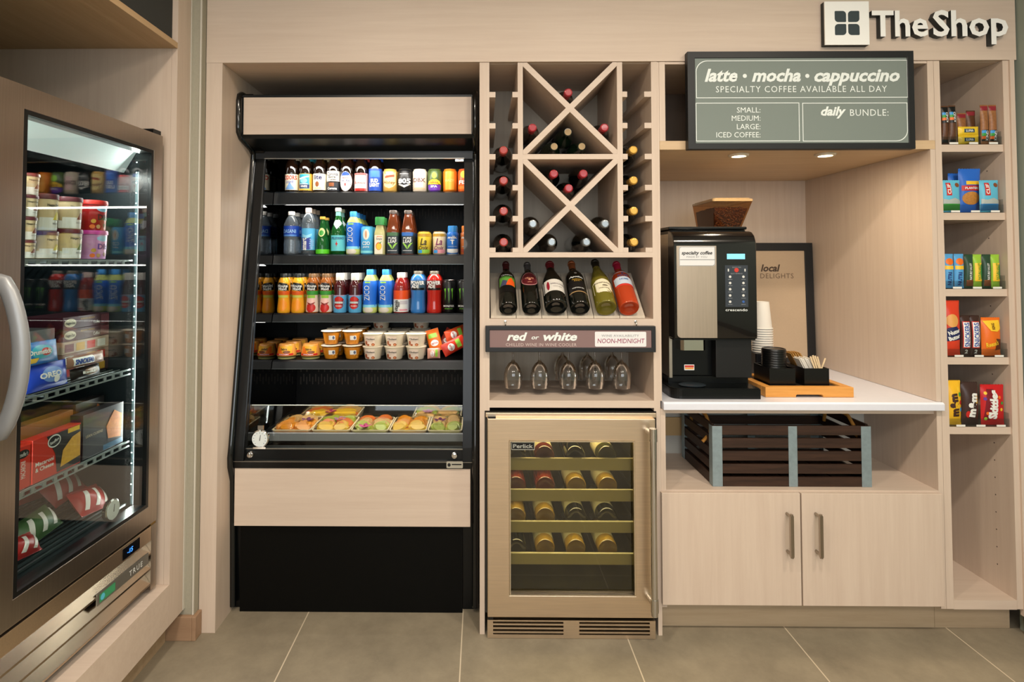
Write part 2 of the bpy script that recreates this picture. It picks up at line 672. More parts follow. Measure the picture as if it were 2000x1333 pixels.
# =================================================================== LEFT: SURROUND OF THE FREEZER
XF = -1.057
YC = -0.135                                    # far side of the freezer opening
ZB, ZS = 0.2435, 2.081                         # platform top, soffit underside
sur = thing('freezer_surround', 'pale ash casework framing the upright glass door freezer at the left edge', 'cabinet', (XF - 0.3, -0.6, 0))
MB().box(XF - 0.02, XF, YC, -0.047, 0.1045, CEIL - 0.002).build('face_panel', WOOD_Z, sur)
MB().box(XF - 0.75, XF - 0.0205, YC, YC + 0.018, ZB, CEIL - 0.002).build('side_panel', WOOD_Z, sur)
MB().box(XF - 0.75, XF, -1.15, YC - 0.0005, 0.1045, ZB).box(XF - 0.75, XF - 0.03, YC, -0.06, 0.1045, ZB - 0.001).build('platform', WOOD_X, sur)
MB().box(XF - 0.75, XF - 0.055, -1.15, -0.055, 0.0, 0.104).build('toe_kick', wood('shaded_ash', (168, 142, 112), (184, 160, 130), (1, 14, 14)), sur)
MB().box(XF - 0.75, XF, -1.15, YC - 0.0005, ZS, ZS + 0.020).build('soffit', wood('warm_ash', (186, 152, 112), (202, 170, 130), (14, 1, 14)), sur)
MB().box(XF - 0.75, XF - 0.020, -1.15, YC - 0.001, ZS + 0.021, CEIL - 0.002).build('upper_panel', CHAR, sur)
MB().box(XF - 0.77, XF - 0.7505, -1.15, -0.06, 0.0, CEIL - 0.002).build('back_panel', WOOD_Z, sur)
MB().box(XF - 0.75, XF, -1.17, -1.1505, 0.0, CEIL - 0.002).build('side_panel', WOOD_Z, sur)

# =================================================================== WINE CABINET
W0, W1 = -0.006, 0.648                         # outer faces of the tall cabinet
RZ0, RZ1 = 1.3729, FZ                          # rack: shelf top, fascia
RD = 0.37                                      # depth of the shelves
wc = thing('wine_cabinet', 'tall pale wine cabinet with lattice rack above and a cooler bay below', 'cabinet', (0.32, 0.2, 0))
uL, uR = 0.030, 0.6255                         # inner faces above the cooler
MB().box(W0, uL, 0.0, RD, 0.797, FZ - 0.0005).box(W0, 0.012, 0.0, 0.62, 0, 0.797).build('side_panel', WOOD_Z, wc)
MB().box(uR, W1, 0.0, RD, 0.797, FZ - 0.0005).box(0.6335, W1, 0.0, 0.62, 0, 0.797).build('side_panel', WOOD_Z, wc)
MB().box(uL, uR, RD - 0.012, RD, 0.80, FZ - 0.001).build('back_panel', wood('grey_ash_back', (176, 164, 146), (190, 178, 160), (14, 14, 1)), wc)
MB().box(uL, uR, 0.0195, RD - 0.0125, FZ - 0.0009, FZ + 0.012).build('top_panel', WOOD_X, wc)
vL0, vL1, vR0, vR1 = 0.1348, 0.1536, 0.5002, 0.5199
for a, b in ((vL0, vL1), (vR0, vR1)):
    MB().box(a, b, 0.001, RD - 0.0125, RZ0, FZ - 0.001).build('upright', WOOD_Z, wc)
MB().box(vL1, vR0, 0.001, RD - 0.0125, 1.7153, 1.7342).build('rack_shelf', WOOD_X, wc)
MB().box(uL, uR, 0.0, RD - 0.0125, 1.3542, RZ0 - 0.0003).build('shelf', WOOD_X, wc)


def diagonals(z0, z1):
    t = 0.0105
    xm, zm = (vL1 + vR0) / 2, (z0 + z1) / 2
    x0, x1 = vL1 + 0.0003, vR0 - 0.0003
    dx, dz = x1 - x0, z1 - z0
    L = math.hypot(dx, dz)
    ox, oz = dz / L * t, dx / L * t
    # one long board and two half boards, clipped to the square
    h = 2 * t * L / dx / 1.0
    w_ = 2 * t * L / dz / 1.0
    p1 = [(x0, z0), (x0 + w_ / 2, z0), (x1, z1 - h / 2), (x1, z1), (x1 - w_ / 2, z1), (x0, z0 + h / 2)]
    p2 = [(x1, z0), (x1, z0 + h / 2), (x0 + w_ / 2, z1), (x0, z1), (x0, z1 - h / 2), (x1 - w_ / 2, z0)]
    MB().prism(p1, 0.0005, RD - 0.013).build('diagonal_board', WOOD_X, wc)
    MB().prism(p2, 0.0009, RD - 0.0135).build('diagonal_board', WOOD_X, wc)


diagonals(1.7345, FZ - 0.001)
diagonals(RZ0, 1.715)
cleat_tops = [Z_(1000, y, 0) for y in (179.5, 240.5, 301, 361.5, 422, 484)]
for zt in cleat_tops:
    zb = max(zt - 0.0200, RZ0 + 0.0002)
    for a, b in ((uL, 0.0525), (0.1150, vL0), (vR1, 0.5377), (0.6000, uR)):
        MB().box(a + 0.0002, b, 0.0008, RD - 0.013, zb, zt).build('bottle_rail', WOOD_X, wc)
# tilted display boards under the six bottles
dz0, dzs = 1.1300, 1.1060                       # display floor: top, underside
MB().box(uL, uR, 0.0, RD - 0.0125, dzs, dz0).build('shelf', WOOD_X, wc)
TILT0, TILT1 = (0.012, dz0 + 0.001), (0.205, dz0 + 0.163)   # (Y, Z) front foot and back top of the tilted board
xs_ = [0.034, 0.128, 0.222, 0.317, 0.412, 0.507, 0.600]
for a, b in zip(xs_, xs_[1:]):
    (ya, za), (yb, zb) = TILT0, TILT1
    MB().prism([(ya, za), (yb, za), (yb, zb), (ya, za + 0.006)], a + 0.001, b - 0.001, 'x').build('tilted_board', wood('weathered_board', (190, 178, 160), (206, 194, 176), (14, 1, 1)), wc)
# bay for hanging glasses
MB().box(uL, uR, 0.0, RD - 0.0125, 0.8083, 0.8341).build('shelf', WOOD_X, wc)
GXS = [X_(p_, 735, .10) for p_ in (1002, 1054, 1110, 1162, 1214)]
GRX = [GXS[0] - 0.051] + [(a + b) / 2 for a, b in zip(GXS, GXS[1:])] + [GXS[4] + 0.051]
for x in GRX:                                   # slotted glass rails under the display shelf
    if True:
        MB().box(x - 0.030, x + 0.030, 0.03, RD - 0.02, 1.062, 1.070).box(x - 0.003, x + 0.003, 0.03, RD - 0.02, 1.070, dzs).build('glass_rail', WOOD_X, wc)

# =================================================================== COFFEE CABINET
CX0, CX1 = 0.6485, 1.6575                       # from the wine cabinet to the snack tower
ND = 0.81                                       # depth of the coffee nook
CT = 0.8335                                     # worktop top
NZ = 1.7497                                     # nook ceiling
cc = thing('coffee_cabinet', 'pale ash coffee station cabinet with two doors below and a lit nook above', 'cabinet', (1.15, 0.4, 0))
MB().box(CX0, CX0 + 0.006, 0.001, ND + 0.02, CT + 0.0005, FZ - 0.001).build('side_panel', WOOD_Z, cc)
MB().box(CX0 + 0.0065, 0.6765, 0.0, 0.38, NZ + 0.0323, FZ - 0.001).build('side_panel', WOOD_Z, cc)
MB().box(1.635, CX1, 0.0, 0.38, NZ + 0.0323, FZ - 0.001).build('side_panel', WOOD_Z, cc)
MB().box(CX0 + 0.0065, CX1, 0.0, ND + 0.02, NZ, NZ + 0.032).build('nook_ceiling', wood('warm_ash_ceiling', (200, 170, 132), (214, 186, 150), (1, 14, 14)), cc)
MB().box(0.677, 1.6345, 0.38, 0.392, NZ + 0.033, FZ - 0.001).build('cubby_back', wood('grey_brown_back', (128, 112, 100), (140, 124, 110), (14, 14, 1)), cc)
MB().box(CX0 + 0.0065, CX1, ND, ND + 0.018, CT + 0.001, NZ - 0.0005).build('nook_back', WOOD_Z, cc)
MB().box(1.6395, CX1, 0.3805, ND + 0.02, NZ + 0.0325, NZ + 0.05).box(CX1 - 0.018, CX1, 0.0, ND, CT + 0.001, NZ - 0.0005).build('side_panel', WOOD_Z, cc)
MB().box(0.677, 1.6345, 0.001, 0.38, FZ - 0.010, FZ - 0.001).build('top_panel', WOOD_X, cc)
# lower carcass
OZ = 0.5166                                     # floor of the open shelf
lx0, lx1 = 0.666, 1.6395
MB().box(CX0, lx0, 0.0, 0.60, 0.1, CT - 0.0290).build('side_panel', WOOD_Z, cc)
MB().box(lx1, CX1, 0.0, 0.60, 0.1, CT - 0.0290).build('side_panel', WOOD_Z, cc)
MB().box(lx0 + 0.0003, lx1 - 0.0003, 0.012, 0.030, Z_(1500, 808, 0.012), CT - 0.0290).build('apron', WOOD_X, cc)
MB().box(lx0 + 0.0003, lx1 - 0.0003, 0.0, 0.395, OZ - 0.020, OZ).build('shelf', WOOD_X, cc)
MB().box(lx0 + 0.0003, lx1 - 0.0003, 0.395, 0.405, 0.1, CT - 0.0290).build('shelf_back', mat('pale_grey_board', (186, 184, 176), 0.7), cc)
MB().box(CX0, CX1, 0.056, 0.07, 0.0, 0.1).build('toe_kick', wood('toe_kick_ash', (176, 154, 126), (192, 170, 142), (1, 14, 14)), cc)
for k, (a, b) in enumerate(((1293.5, 1564.6), (1567.4, 1843))):
    xa, xb = X_(a, 1080, -0.018), X_(b, 1080, -0.018)
    zt, zb = Z_(1566, 964.5, -0.018), Z_(1566, 1184.5, -0.018)
    d = MB().box(xa, xb, -0.018, -0.001, zb, zt).build('door', WOOD_Z, cc, bevel=0.0015)
    hx = X_((1545, 1602)[k], 1045, -0.045)
    h0, h1 = Z_(1545, 1010, -0.045), Z_(1545, 1084, -0.045)
    hb = MB().tube([(hx, -0.050, h0 + 0.010), (hx, -0.050, h1 - 0.010)], 0.0055, 12)
    for hz in (h0, h1):
        hb.tube([(hx, -0.0182, hz), (hx, -0.050, hz)], 0.005, 10)
    hb.box(hx - 0.0055, hx + 0.0055, -0.0555, -0.045, h1 - 0.006, h0 + 0.006)
    hb.build('handle', NICKEL, d, off=cc['_o'], smooth=True)

ct = MB().prism([(-0.018, CT - 0.0285), (ND - 0.001, CT - 0.0285), (ND - 0.001, CT), (-0.012, CT), (-0.018, CT - 0.005)], CX0 + 0.0065, CX1 - 0.001, 'x')
cto = ct.build('countertop', mat('white_quartz', (226, 228, 238), 0.25, var=0.03, vscale=60), bevel=0.002)
tag(cto, 'white quartz worktop under the coffee machine', 'countertop')

# =================================================================== SNACK TOWER
T0, T1 = 1.6585, 1.9085
tw = thing('snack_tower', 'narrow pale ash shelf tower of snacks at the right end', 'shelf unit', (1.78, 0.2, 0))
TD = 0.42
MB().prism([(T0, 0.1), (1.6845, 0.1), (1.6845, 0.74), (1.6795, FZ - 0.001), (T0, FZ - 0.001)], 0.0, TD).build('side_panel', WOOD_Z, tw)
MB().box(T1, 1.9295, 0.0, TD, 0.1, FZ - 0.001).build('side_panel', WOOD_Z, tw)
MB().box(1.93, XR - 0.016, -0.006, 0.012, 0.075, FZ - 0.001).build('scribe_strip', WOOD_Z, tw)
MB().box(1.685, T1 - 0.0005, TD - 0.012, TD, 0.13, FZ - 0.001).build('back_panel', WOOD_Z, tw)
MB().box(1.685, T1 - 0.0005, 0.0195, TD - 0.0125, FZ - 0.0009, FZ + 0.012).build('top_panel', WOOD_X, tw)
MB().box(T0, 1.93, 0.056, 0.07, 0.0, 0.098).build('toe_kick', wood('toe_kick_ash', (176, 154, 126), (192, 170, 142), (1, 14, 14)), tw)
TSH = [(1.7671, 1.7407), (1.5169, 1.4907), (1.2387, 1.2126), (0.9921, 0.9663), (0.7418, 0.7162), (0.1309, 0.0985)]
for zt, zb in TSH:
    MB().box(1.6848, T1 - 0.0005, 0.006 if zt > 0.2 else 0.0, TD - 0.0125, zb, zt).build('shelf', WOOD_X, tw)
hole = mat('dark_hole', (60, 50, 42), 0.8)
for k in range(26):                             # columns of shelf-pin holes drilled in the right side
    MB().lathe([(0, 0), (0.0025, 0)], (T1 - 0.0004, 0.075, 0.22 + 0.0635 * k), 8, 'x').build('pin_hole', hole, tw)

# =================================================================== OPEN DISPLAY REFRIGERATOR
KX0, KX1 = -0.967, -0.0125                       # outer sides
IX0, IX1, IP1 = -0.905, -0.030, -0.071            # inner sides; inner edge of the right front pillar
KB = 0.80                                        # back
dr = thing('display_refrigerator', 'tall black open-front refrigerated display case with pale wood panels, stocked with drinks', 'refrigerator', (-0.49, 0.45, 0))
prof = [(0.15, 0.0), (0.12, 0.50), (0.096, 0.575), (0.102, 0.63), (0.283, 1.785), (0.268, 1.800), (0.142, 1.832), (0.135, 1.850), (0.135, 1.985), (0.150, 2.006), (KB, 2.006), (KB, 0.0)]
for a, b in ((KX0, IX0 - 0.0005), (IX1 + 0.0005, KX1)):
    MB().prism(prof, a, b, 'x').build('end_panel', BLACK_SATIN, dr, bevel=0.004)
ppro = [(0.149, 0.0), (0.119, 0.50), (0.0955, 0.575), (0.1015, 0.63), (0.2825, 1.766), (0.330, 1.766), (0.150, 0.6185), (0.160, 0.0)]
MB().prism(ppro, IP1, IX1, 'x').build('front_pillar', BLACK_SATIN, dr)
for x in (KX0 + 0.013, KX1 - 0.011):             # rounded bumper along the front edge of each side
    e = MB().tube([(x, y - 0.002, z) for y, z in [(0.132, 0.02), (0.118, 0.50), (0.094, 0.562), (0.092, 0.595), (0.102, 0.64), (0.276, 1.755), (0.279, 1.79), (0.25, 1.808), (0.150, 1.834), (0.133, 1.850), (0.131, 1.87), (0.131, 1.97), (0.137, 1.992), (0.155, 2.003), (0.2, 2.006)]], 0.0125, 12)
    e.build('bumper_edge', mat('black_glossy_bumper', (10, 14, 16), 0.16, coat=0.5), dr, smooth=True, angle=60)
MB().prism([(0.1385, 1.8395), (0.1385, 1.9965), (0.16, 2.005), (KB - 0.001, 2.005), (KB - 0.001, 1.875), (0.335, 1.875), (0.287, 1.785), (0.285, 1.768), (0.276, 1.768), (0.276, 1.800), (0.150, 1.826)], IX0 - 0.05, KX1 - 0.009, 'x').build('canopy', mat('black_canopy', (11, 16, 19), 0.32), dr)
MB().box(-0.9365, -0.0385, 0.1345, 0.1383, 1.8400, 1.9865).build('header_panel', WOOD_X, dr)
MB().box(IX0, IP1, 0.272, 0.2755, 1.7675, 1.7712).build('canopy_trim', mat('aluminium_trim', (150, 146, 138), 0.35, 0.9), dr)
MB().box(-0.9400, -0.0420, 0.101, 0.118, 0.3343, 0.552).build('lower_panel', WOOD_X, dr)
MB().box(-0.9400, -0.0420, 0.1185, 0.20, 0.3343, 0.552).box(-0.925, -0.072, 0.125, 0.30, 0.0, 0.3338).build('kick_panel', mat('black_kick', (5, 5, 4), 0.5, spec=0.15, var=0.15, vscale=5), dr)
MB().prism([(0.0975, 0.5523), (0.0955, 0.5765), (0.113, 0.5790), (0.117, 0.6180), (0.165, 0.6180), (0.165, 0.5523)], -0.9445, -0.0345, 'x').build('sill', BLACK_SATIN, dr)
MB().box(-0.9445, -0.0345, 0.0945, 0.1125, 0.5768, 0.5786).box(-0.905, -0.071, 0.116, 0.123, 0.6182, 0.6208).build('sill_edge', mat('aluminium_edge', (158, 152, 142), 0.3, 0.9), dr)
MB().prism([(0.138, 0.6185), (0.143, 0.6185), (0.166, 0.7735), (0.161, 0.7735)], IX0 + 0.003, IP1 - 0.003, 'x').build('front_glass', pane_glass('clear_acrylic', (232, 236, 234), 0.6), dr)
MB().box(IX0 + 0.003, IP1 - 0.003, 0.1605, 0.1665, 0.7737, 0.7757).build('glass_edge', mat('polished_glass_edge', (205, 208, 200), 0.2), dr)
LINER = mat('black_liner', (11, 11, 11), 0.45, spec=0.2)
MIRROR = mat('dark_mirror_liner', (96, 98, 100), 0.04, 1.0)
mpoly = [(0.125, 0.622), (0.29, 1.766), (0.34, 1.87), (0.70, 1.87), (0.70, 0.622)]
MB().prism(mpoly, IX0, IX0 + 0.002, 'x').build('mirror_liner', MIRROR, dr)
MB().prism(mpoly, IX1 - 0.002, IX1, 'x').build('mirror_liner', MIRROR, dr)
MB().box(IX0, IX1, 0.715, 0.74, 0.60, 1.874).build('back_panel', LINER, dr)
slot = MB()
for zz in (0.74, 0.80, 0.86, 1.115 + 0.16, 1.38 + 0.17):
    for k in range(56):
        if random.random() < 0.86:
            sx = IX0 + 0.02 + 0.0145 * k
            slot.box(sx, sx + 0.0045, 0.7135, 0.7152, zz + (k % 2) * 0.014, zz + 0.036 + (k % 2) * 0.014)
o = slot.build('air_slots', mat('brown_slot', (52, 45, 38), 0.6), dr)
o['kind'] = 'stuff'
LIPC = mat('blue_black_shelf', (8, 12, 15), 0.35, spec=0.4)
LIPE = mat('shelf_edge_light', (92, 98, 98), 0.3, 0.6)
SHELVES = [(1.6433, 1.5859), (1.3689, 1.3268), (1.1140, 1.0780), (0.9112, 0.8766)]
for zt, zb in SHELVES:
    sh = MB().box(IX0 + 0.004, IX1 - 0.004, 0.392, 0.712, zt - 0.012, zt - 0.0003).build('shelf', LINER, dr)
    MB().prism([(0.380, zt - 0.004), (0.391, zt + 0.002), (0.391, zb), (0.370, zb)], IX0 + 0.004, IX1 - 0.004, 'x').build('price_rail', LIPC, sh, off=dr['_o'])
    MB().box(IX0 + 0.004, IX1 - 0.004, 0.3680, 0.3697, zb, zb + 0.0022).build('rail_edge', LIPE, sh, off=dr['_o'])
DZ = 0.6330                                      # deck
dk = MB().box(IX0 + 0.003, IX1 - 0.003, 0.215, 0.712, 0.610, DZ).build('deck', LINER, dr)
MB().box(IX0 + 0.003, IX1 - 0.003, 0.200, 0.2145, 0.6240, 0.6535).build('price_rail', mat('grey_price_rail', (168, 164, 168), 0.4), dk, off=dr['_o'])
MB().box(IX0 + 0.003, IX1 - 0.003, 0.1655, 0.2140, 0.57, 0.5985).build('air_grille', LINER, dr)
for (x, y) in ((489.5, 888), (887.5, 890)):
    a, b = at(x, y, 0.11)
    MB().lathe([(0, 0.1145), (0.0125, 0.1145), (0.0125, 0.107), (0.010, 0.104), (0.0085, 0.104), (0.0085, 0.0965), (0.004, 0.0955), (0, 0.0955)][::-1], (a, 0, b), 18, 'y').build('lock', CHROME, dr, smooth=True)
a0, b0 = at(872, 915, 0.0935)
a1, b1 = at(904, 902, 0.0935)
bd = MB().prism(rrect(a0, a1, b0, b1, 0.004), 0.0925, 0.0953).build('maker_badge', mat('brushed_badge', (190, 186, 172), 0.35, 0.6), dr)
t = MB()
decal(t, 'oval', a0 + 0.004, a0 + 0.016, b0 + 0.006, b1 - 0.006, flat_at(0.0925), 0.0006)
decal(t, 'rect', a0 + 0.020, a1 - 0.005, (b0 + b1) / 2 - 0.0005, (b0 + b1) / 2 + 0.004, flat_at(0.0925), 0.0006)
t.build('badge_print', BLACK_TXT, bd, off=dr['_o'])
a, b = at(897.5, 309.5, 0.34)
MB().box(a - 0.018, a + 0.018, 0.335, 0.350, b - 0.014, b + 0.014).build('latch_plate', mat('grey_latch', (96, 108, 110), 0.4, 0.4), dr)
MB().lathe([(0, 0.3335), (0.008, 0.3335), (0.008, 0.336), (0, 0.336)], (a, 0, b), 16, 'y').build('latch_hole', BLACK, dr)
# LED strip behind the canopy lip; unseen fill lights added under every shelf front
LED = mat('led_lens', (255, 250, 240), 0.4, emit=(255, 246, 232), estr=4.0)
MB().box(IX0 + 0.03, IX1 - 0.03, 0.290, 0.300, 1.790, 1.796).build('lamp_strip', LED, dr)
area_light('display_lamp', ((IX0 + IX1) / 2, 0.30, 1.783), 0.78, 3.4, (1, 0.95, 0.88), 0.05, (math.radians(24), 0, 0))
for zt, zb in SHELVES:
    area_light('display_lamp', ((IX0 + IX1) / 2, 0.400, zb - 0.002), 0.78, 2.6 if zb < 0.9 else 1.7, (1, 0.95, 0.88), 0.04, (math.radians(-12), 0, 0))

# round dial thermometer standing on the front sill
a, b = at(508.5, 857, 0.118)
th = thing('thermometer', 'round white dial thermometer at the bottom left corner of the display case', 'thermometer', (a, 0.118, 0.6215))
MB().lathe([(0, 0.111), (0.0300, 0.111), (0.0335, 0.114), (0.0335, 0.125), (0, 0.125)], (a, 0, b), 32, 'y').build('case', CHROME, th, smooth=True)
MB().lathe([(0, 0.1102), (0.0295, 0.1102), (0.0295, 0.1109), (0, 0.1109)], (a, 0, b), 32, 'y').build('dial', mat('dial_white', (225, 230, 228), 0.5), th)
nd = MB()
for k in range(11):
    an = math.radians(225 - 27 * k)
    nd.prism([(a + 0.025 * math.cos(an + d) * s_, b + 0.025 * math.sin(an + d) * s_) for d, s_ in ((-0.03, 1), (0.03, 1), (0.03, 0.85), (-0.03, 0.85))], 0.1094, 0.1101)
nd.build('scale_marks', mat('scale_blue', (40, 90, 130), 0.5), th)
MB().prism([(a - 0.001, b - 0.006), (a + 0.003, b + 0.016), (a + 0.0045, b + 0.0155), (a + 0.0015, b - 0.006)], 0.1087, 0.1093).build('needle', BLACK_TXT, th)
MB().box(a - 0.010, a + 0.012, 0.116, 0.122, b + 0.033, b + 0.050).build('hanger', CHROME, th)
MB().box(a - 0.024, a + 0.024, 0.108, 0.128, 0.6215, b - 0.030).build('foot', CHROME, th)

# =================================================================== FREEZER (stands a touch askew)
fx0, _ = at(313.5, 640, -0.165)
FZ0 = ZB + 0.001
fr = thing('freezer', 'upright stainless freezer with glass door and curved grey handle', 'freezer', (fx0, -0.165, FZ0), world=False)
FROT = -0.04
fr.rotation_euler = (0, 0, FROT)
FM = Matrix.Translation(fr.location) @ Euler((0, 0, FROT)).to_matrix().to_4x4()
FMI = FM.inverted()


def fz(x, y, c):
    """local (y, z) of the freezer plane local x = c seen at a pixel"""
    o_ = FMI @ EYE
    d_ = FMI.to_3x3() @ _ray(x, y)
    p = o_ + d_ * ((c - o_.x) / d_.x)
    return p.y, p.z


FW = 0.665
FH = fz(318, 266, 0.0)[1]                        # top of the door
DB = fz(309.6, 1013, 0.0)[1]                     # bottom of the door
gy0 = (fz(44, 214, -0.002)[0] + fz(27, 1172, -0.002)[0]) / 2
gy1 = (fz(299, 295, -0.002)[0] + fz(289, 988, -0.002)[0]) / 2
gz1 = (fz(44, 212, -0.002)[1] + fz(299, 294, -0.002)[1]) / 2
gz0 = (fz(25, 1174, -0.002)[1] + fz(289.5, 988, -0.002)[1]) / 2
print('freezer', FH, DB, gy0, gy1, gz0, gz1)
ex = [(-FW, DB), (-0.003, DB), (-0.003, FH), (-FW, FH)]
ix = [(gy0, gz0), (gy1, gz0), (gy1, gz1), (gy0, gz1)]
door = MB().ring(ex, ix, -0.045, 0.0, 'x').build('door', STEEL_V, fr, bevel=0.002)
MB().ring(ix, inset(ix, 0.011), -0.043, -0.0008, 'x').build('glass_gasket', mat('black_gasket', (9, 12, 13), 0.3), door)
gp = inset(ix, 0.011)
MB().prism(gp, -0.012, -0.008, 'x').build('door_glass', pane_glass('cool_freezer_glass', (238, 243, 241), 1.0), door)
# curved pull handle
hp = []
hy = fz(14, 560, 0.02)[0]
hz1, hz0 = fz(10, 552, 0.0)[1], fz(5, 842, 0.0)[1]
for k in range(15):
    t_ = k / 14
    hp.append((0.012 + 0.046 * math.sin(PI * t_) ** 0.75, hy, hz1 + (hz0 - hz1) * t_))
MB().tube([(-0.001, hy, hz1 + 0.002)] + hp + [(-0.001, hy, hz0 - 0.002)], [0.0145] * 17, 14, 1.35).build('handle', mat('grey_cast_handle', (150, 152, 154), 0.42, 0.35), door, smooth=True, angle=70)
MB().box(-0.05, -0.002, -0.055, -0.012, FH + 0.0005, FH + 0.014).build('hinge', BLACK, fr)
MB().box(-0.05, -0.004, -0.030, -0.004, DB - 0.009, DB - 0.001).build('hinge', mat('brass_pin', (150, 120, 60), 0.35, 0.9), fr)
# cabinet shell: open box behind the door
WALLI = mat('freezer_liner', (120, 140, 146), 0.4)
FD = 0.62
MB().box(-FD, -0.047, -0.045, -0.0005, 0.0, FH - 0.002).box(-FD, -0.047, -FW + 0.0005, -FW + 0.045, 0, FH - 0.002).box(-FD, -FD + 0.04, -FW + 0.0455, -0.0455, 0, FH - 0.002).build('body', STEEL_V, fr)
FIZ0, FIZ1 = gz0 - 0.01, FH - 0.05
MB().box(-FD + 0.041, -0.047, -FW + 0.0455, -0.0455, FIZ1, FH - 0.003).build('ceiling_liner', WALLI, fr)
MB().box(-FD + 0.041, -0.047, -FW + 0.0455, -0.0455, FIZ0 - 0.03, FIZ0).build('floor_liner', mat('dark_floor_liner', (28, 38, 40), 0.5), fr)
MB().box(-FD + 0.0405, -FD + 0.043, -FW + 0.046, -0.046, FIZ0, FIZ1).build('back_liner', mat('dark_teal_liner', (24, 34, 38), 0.5), fr)
MB().box(-FD + 0.044, -0.048, -0.049, -0.0457, FIZ0, FIZ1).build('side_liner', mat('dark_teal_liner', (24, 34, 38), 0.5), fr)
MB().box(-FD + 0.044, -0.048, -FW + 0.0457, -FW + 0.049, FIZ0, FIZ1).build('side_liner', mat('dark_teal_liner', (24, 34, 38), 0.5), fr)
# lit diffuser across the top and LED lines up the sides
lz = (fz(45, 298, -0.10)[1] + fz(288, 342, -0.10)[1]) / 2
lp = MB()
n_ = [(-0.054, FIZ1 - 0.002), (-0.103, lz), (-0.108, lz), (-0.15, FIZ1 - 0.002)]
lp.v = [(a, -FW + 0.05, b) for a, b in n_] + [(a, -0.05, b) for a, b in n_]
lp.f = [(3, 2, 1, 0), (4, 5, 6, 7)] + [(i, (i + 1) % 4, (i + 1) % 4 + 4, i + 4) for i in range(4)]
lp.build('light_diffuser', mat('lit_frosted_panel', (190, 206, 204), 0.5, emit=(206, 228, 224), estr=0.42), fr)
for yy in (-0.055, -FW + 0.055):
    st = MB().box(-0.058, -0.048, yy - 0.004, yy + 0.004, FIZ0 + 0.02, FIZ1 - 0.08).build('light_strip', mat('strip_base', (70, 90, 94), 0.4), fr)
    q = MB()
    for k in range(34):
        zz = FIZ0 + 0.05 + k * 0.034
        sgn = -1 if yy > -0.3 else 1
        q.box(-0.0545, -0.0515, yy + sgn * 0.0045, yy + sgn * 0.0060, zz, zz + 0.003)
    q.build('led_dots', mat('led_dot', (255, 255, 250), 0.4, emit=(240, 255, 252), estr=5.0), st)
def f_light(p, size, sy, power, rot):
    o_ = area_light('freezer_lamp', FM @ Vector(p), size, power, (1.0, 1.0, 0.96), sy, (0, 0, 0))
    o_.rotation_euler = (FM.to_3x3() @ Euler(rot).to_matrix()).to_euler()
f_light((-0.10, -FW / 2, lz - 0.006), 0.05, 0.5, 3.0, (0, math.radians(-12), 0))
f_light((-0.055, -0.060, (FIZ0 + FIZ1) / 2), 0.02, 1.2, 4.0, (PI / 2, 0, math.radians(-150)))
f_light((-0.055, -FW + 0.060, (FIZ0 + FIZ1) / 2), 0.02, 1.2, 4.0, (PI / 2, 0, math.radians(-30)))
# wire shelves
WIRE = mat('grey_coated_wire', (140, 150, 150), 0.35, 0.4)
FSH = [fz(150, 509, -0.062)[1], fz(245, 725, -0.062)[1], fz(245, 866, -0.062)[1]]
for zz in FSH:
    s_ = MB()
    for k in range(19):
        x = -0.074 - 0.024 * k
        s_.box(x - 0.0015, x + 0.0015, -FW + 0.062, -0.062, zz - 0.003, zz)
    for k in range(4):
        y = -FW + 0.10 + 0.155 * k
        s_.box(-0.55, -0.064, y - 0.0025, y + 0.0025, zz - 0.008, zz - 0.003)
    sh = s_.build('wire_shelf', WIRE, fr)
    f_ = MB().box(-0.064, -0.060, -FW + 0.062, -0.062, zz - 0.0015, zz + 0.003).box(-0.064, -0.060, -FW + 0.062, -0.062, zz - 0.016, zz - 0.012)
    for k in range(28):
        y = -FW + 0.064 + 0.0188 * k
        f_.box(-0.0635, -0.0605, y, y + 0.012, zz - 0.012, zz - 0.0015) if k % 2 == 0 else None
    f_.build('shelf_front', WIRE, sh)
s_ = MB()
for k in range(22):
    x = -0.070 - 0.022 * k
    s_.box(x - 0.004, x + 0.004, -FW + 0.062, -0.062, FIZ0 + 0.020, FIZ0 + 0.026)
s_.box(-0.56, -0.08, -0.08, -0.07, FIZ0, FIZ0 + 0.02).box(-0.56, -0.08, -FW + 0.07, -FW + 0.08, FIZ0, FIZ0 + 0.02)
s_.build('floor_rack', mat('dark_wire', (60, 70, 72), 0.4, 0.3), fr)
FFL = FIZ0 + 0.026
# compressor grille below the door
GB = 0.012
for a, b in ((-0.026, -0.0005), (-FW + 0.0005, -FW + 0.024)):
    MB().box(-0.045, -0.004, a, b, GB, DB - 0.010).build('corner_post', STEEL_V, fr)
gz = [DB - 0.010 - k * (DB - 0.010 - GB - 0.01) / 4.0 for k in range(5)]
gr = MB().prism([(-0.004, gz[0]), (-0.004, gz[1] + 0.012), (-0.010, gz[1] + 0.006), (-0.030, gz[1] + 0.006), (-0.030, gz[0])], -0.6, -0.5)
gr.v, gr.f = [], []
def yprism(mb, poly, y0, y1):
    n = len(poly)
    mb.add([(a, y0, b) for a, b in poly] + [(a, y1, b) for a, b in poly], [tuple(range(n)), tuple(range(2 * n - 1, n - 1, -1))] + [(i, i + n, (i + 1) % n + n, (i + 1) % n) for i in range(n)])
    return mb
ya, yb = -FW + 0.0245, -0.0265
yprism(gr, [(-0.004, gz[0]), (-0.004, gz[1] + 0.002), (-0.03, gz[1] + 0.002), (-0.03, gz[0])], ya, yb)
g_o = gr.build('grille_panel', STEEL, fr, bevel=0.001)
LOUV = brushed('polished_louver', (182, 166, 146), (60, 1.5, 60), 0.22)
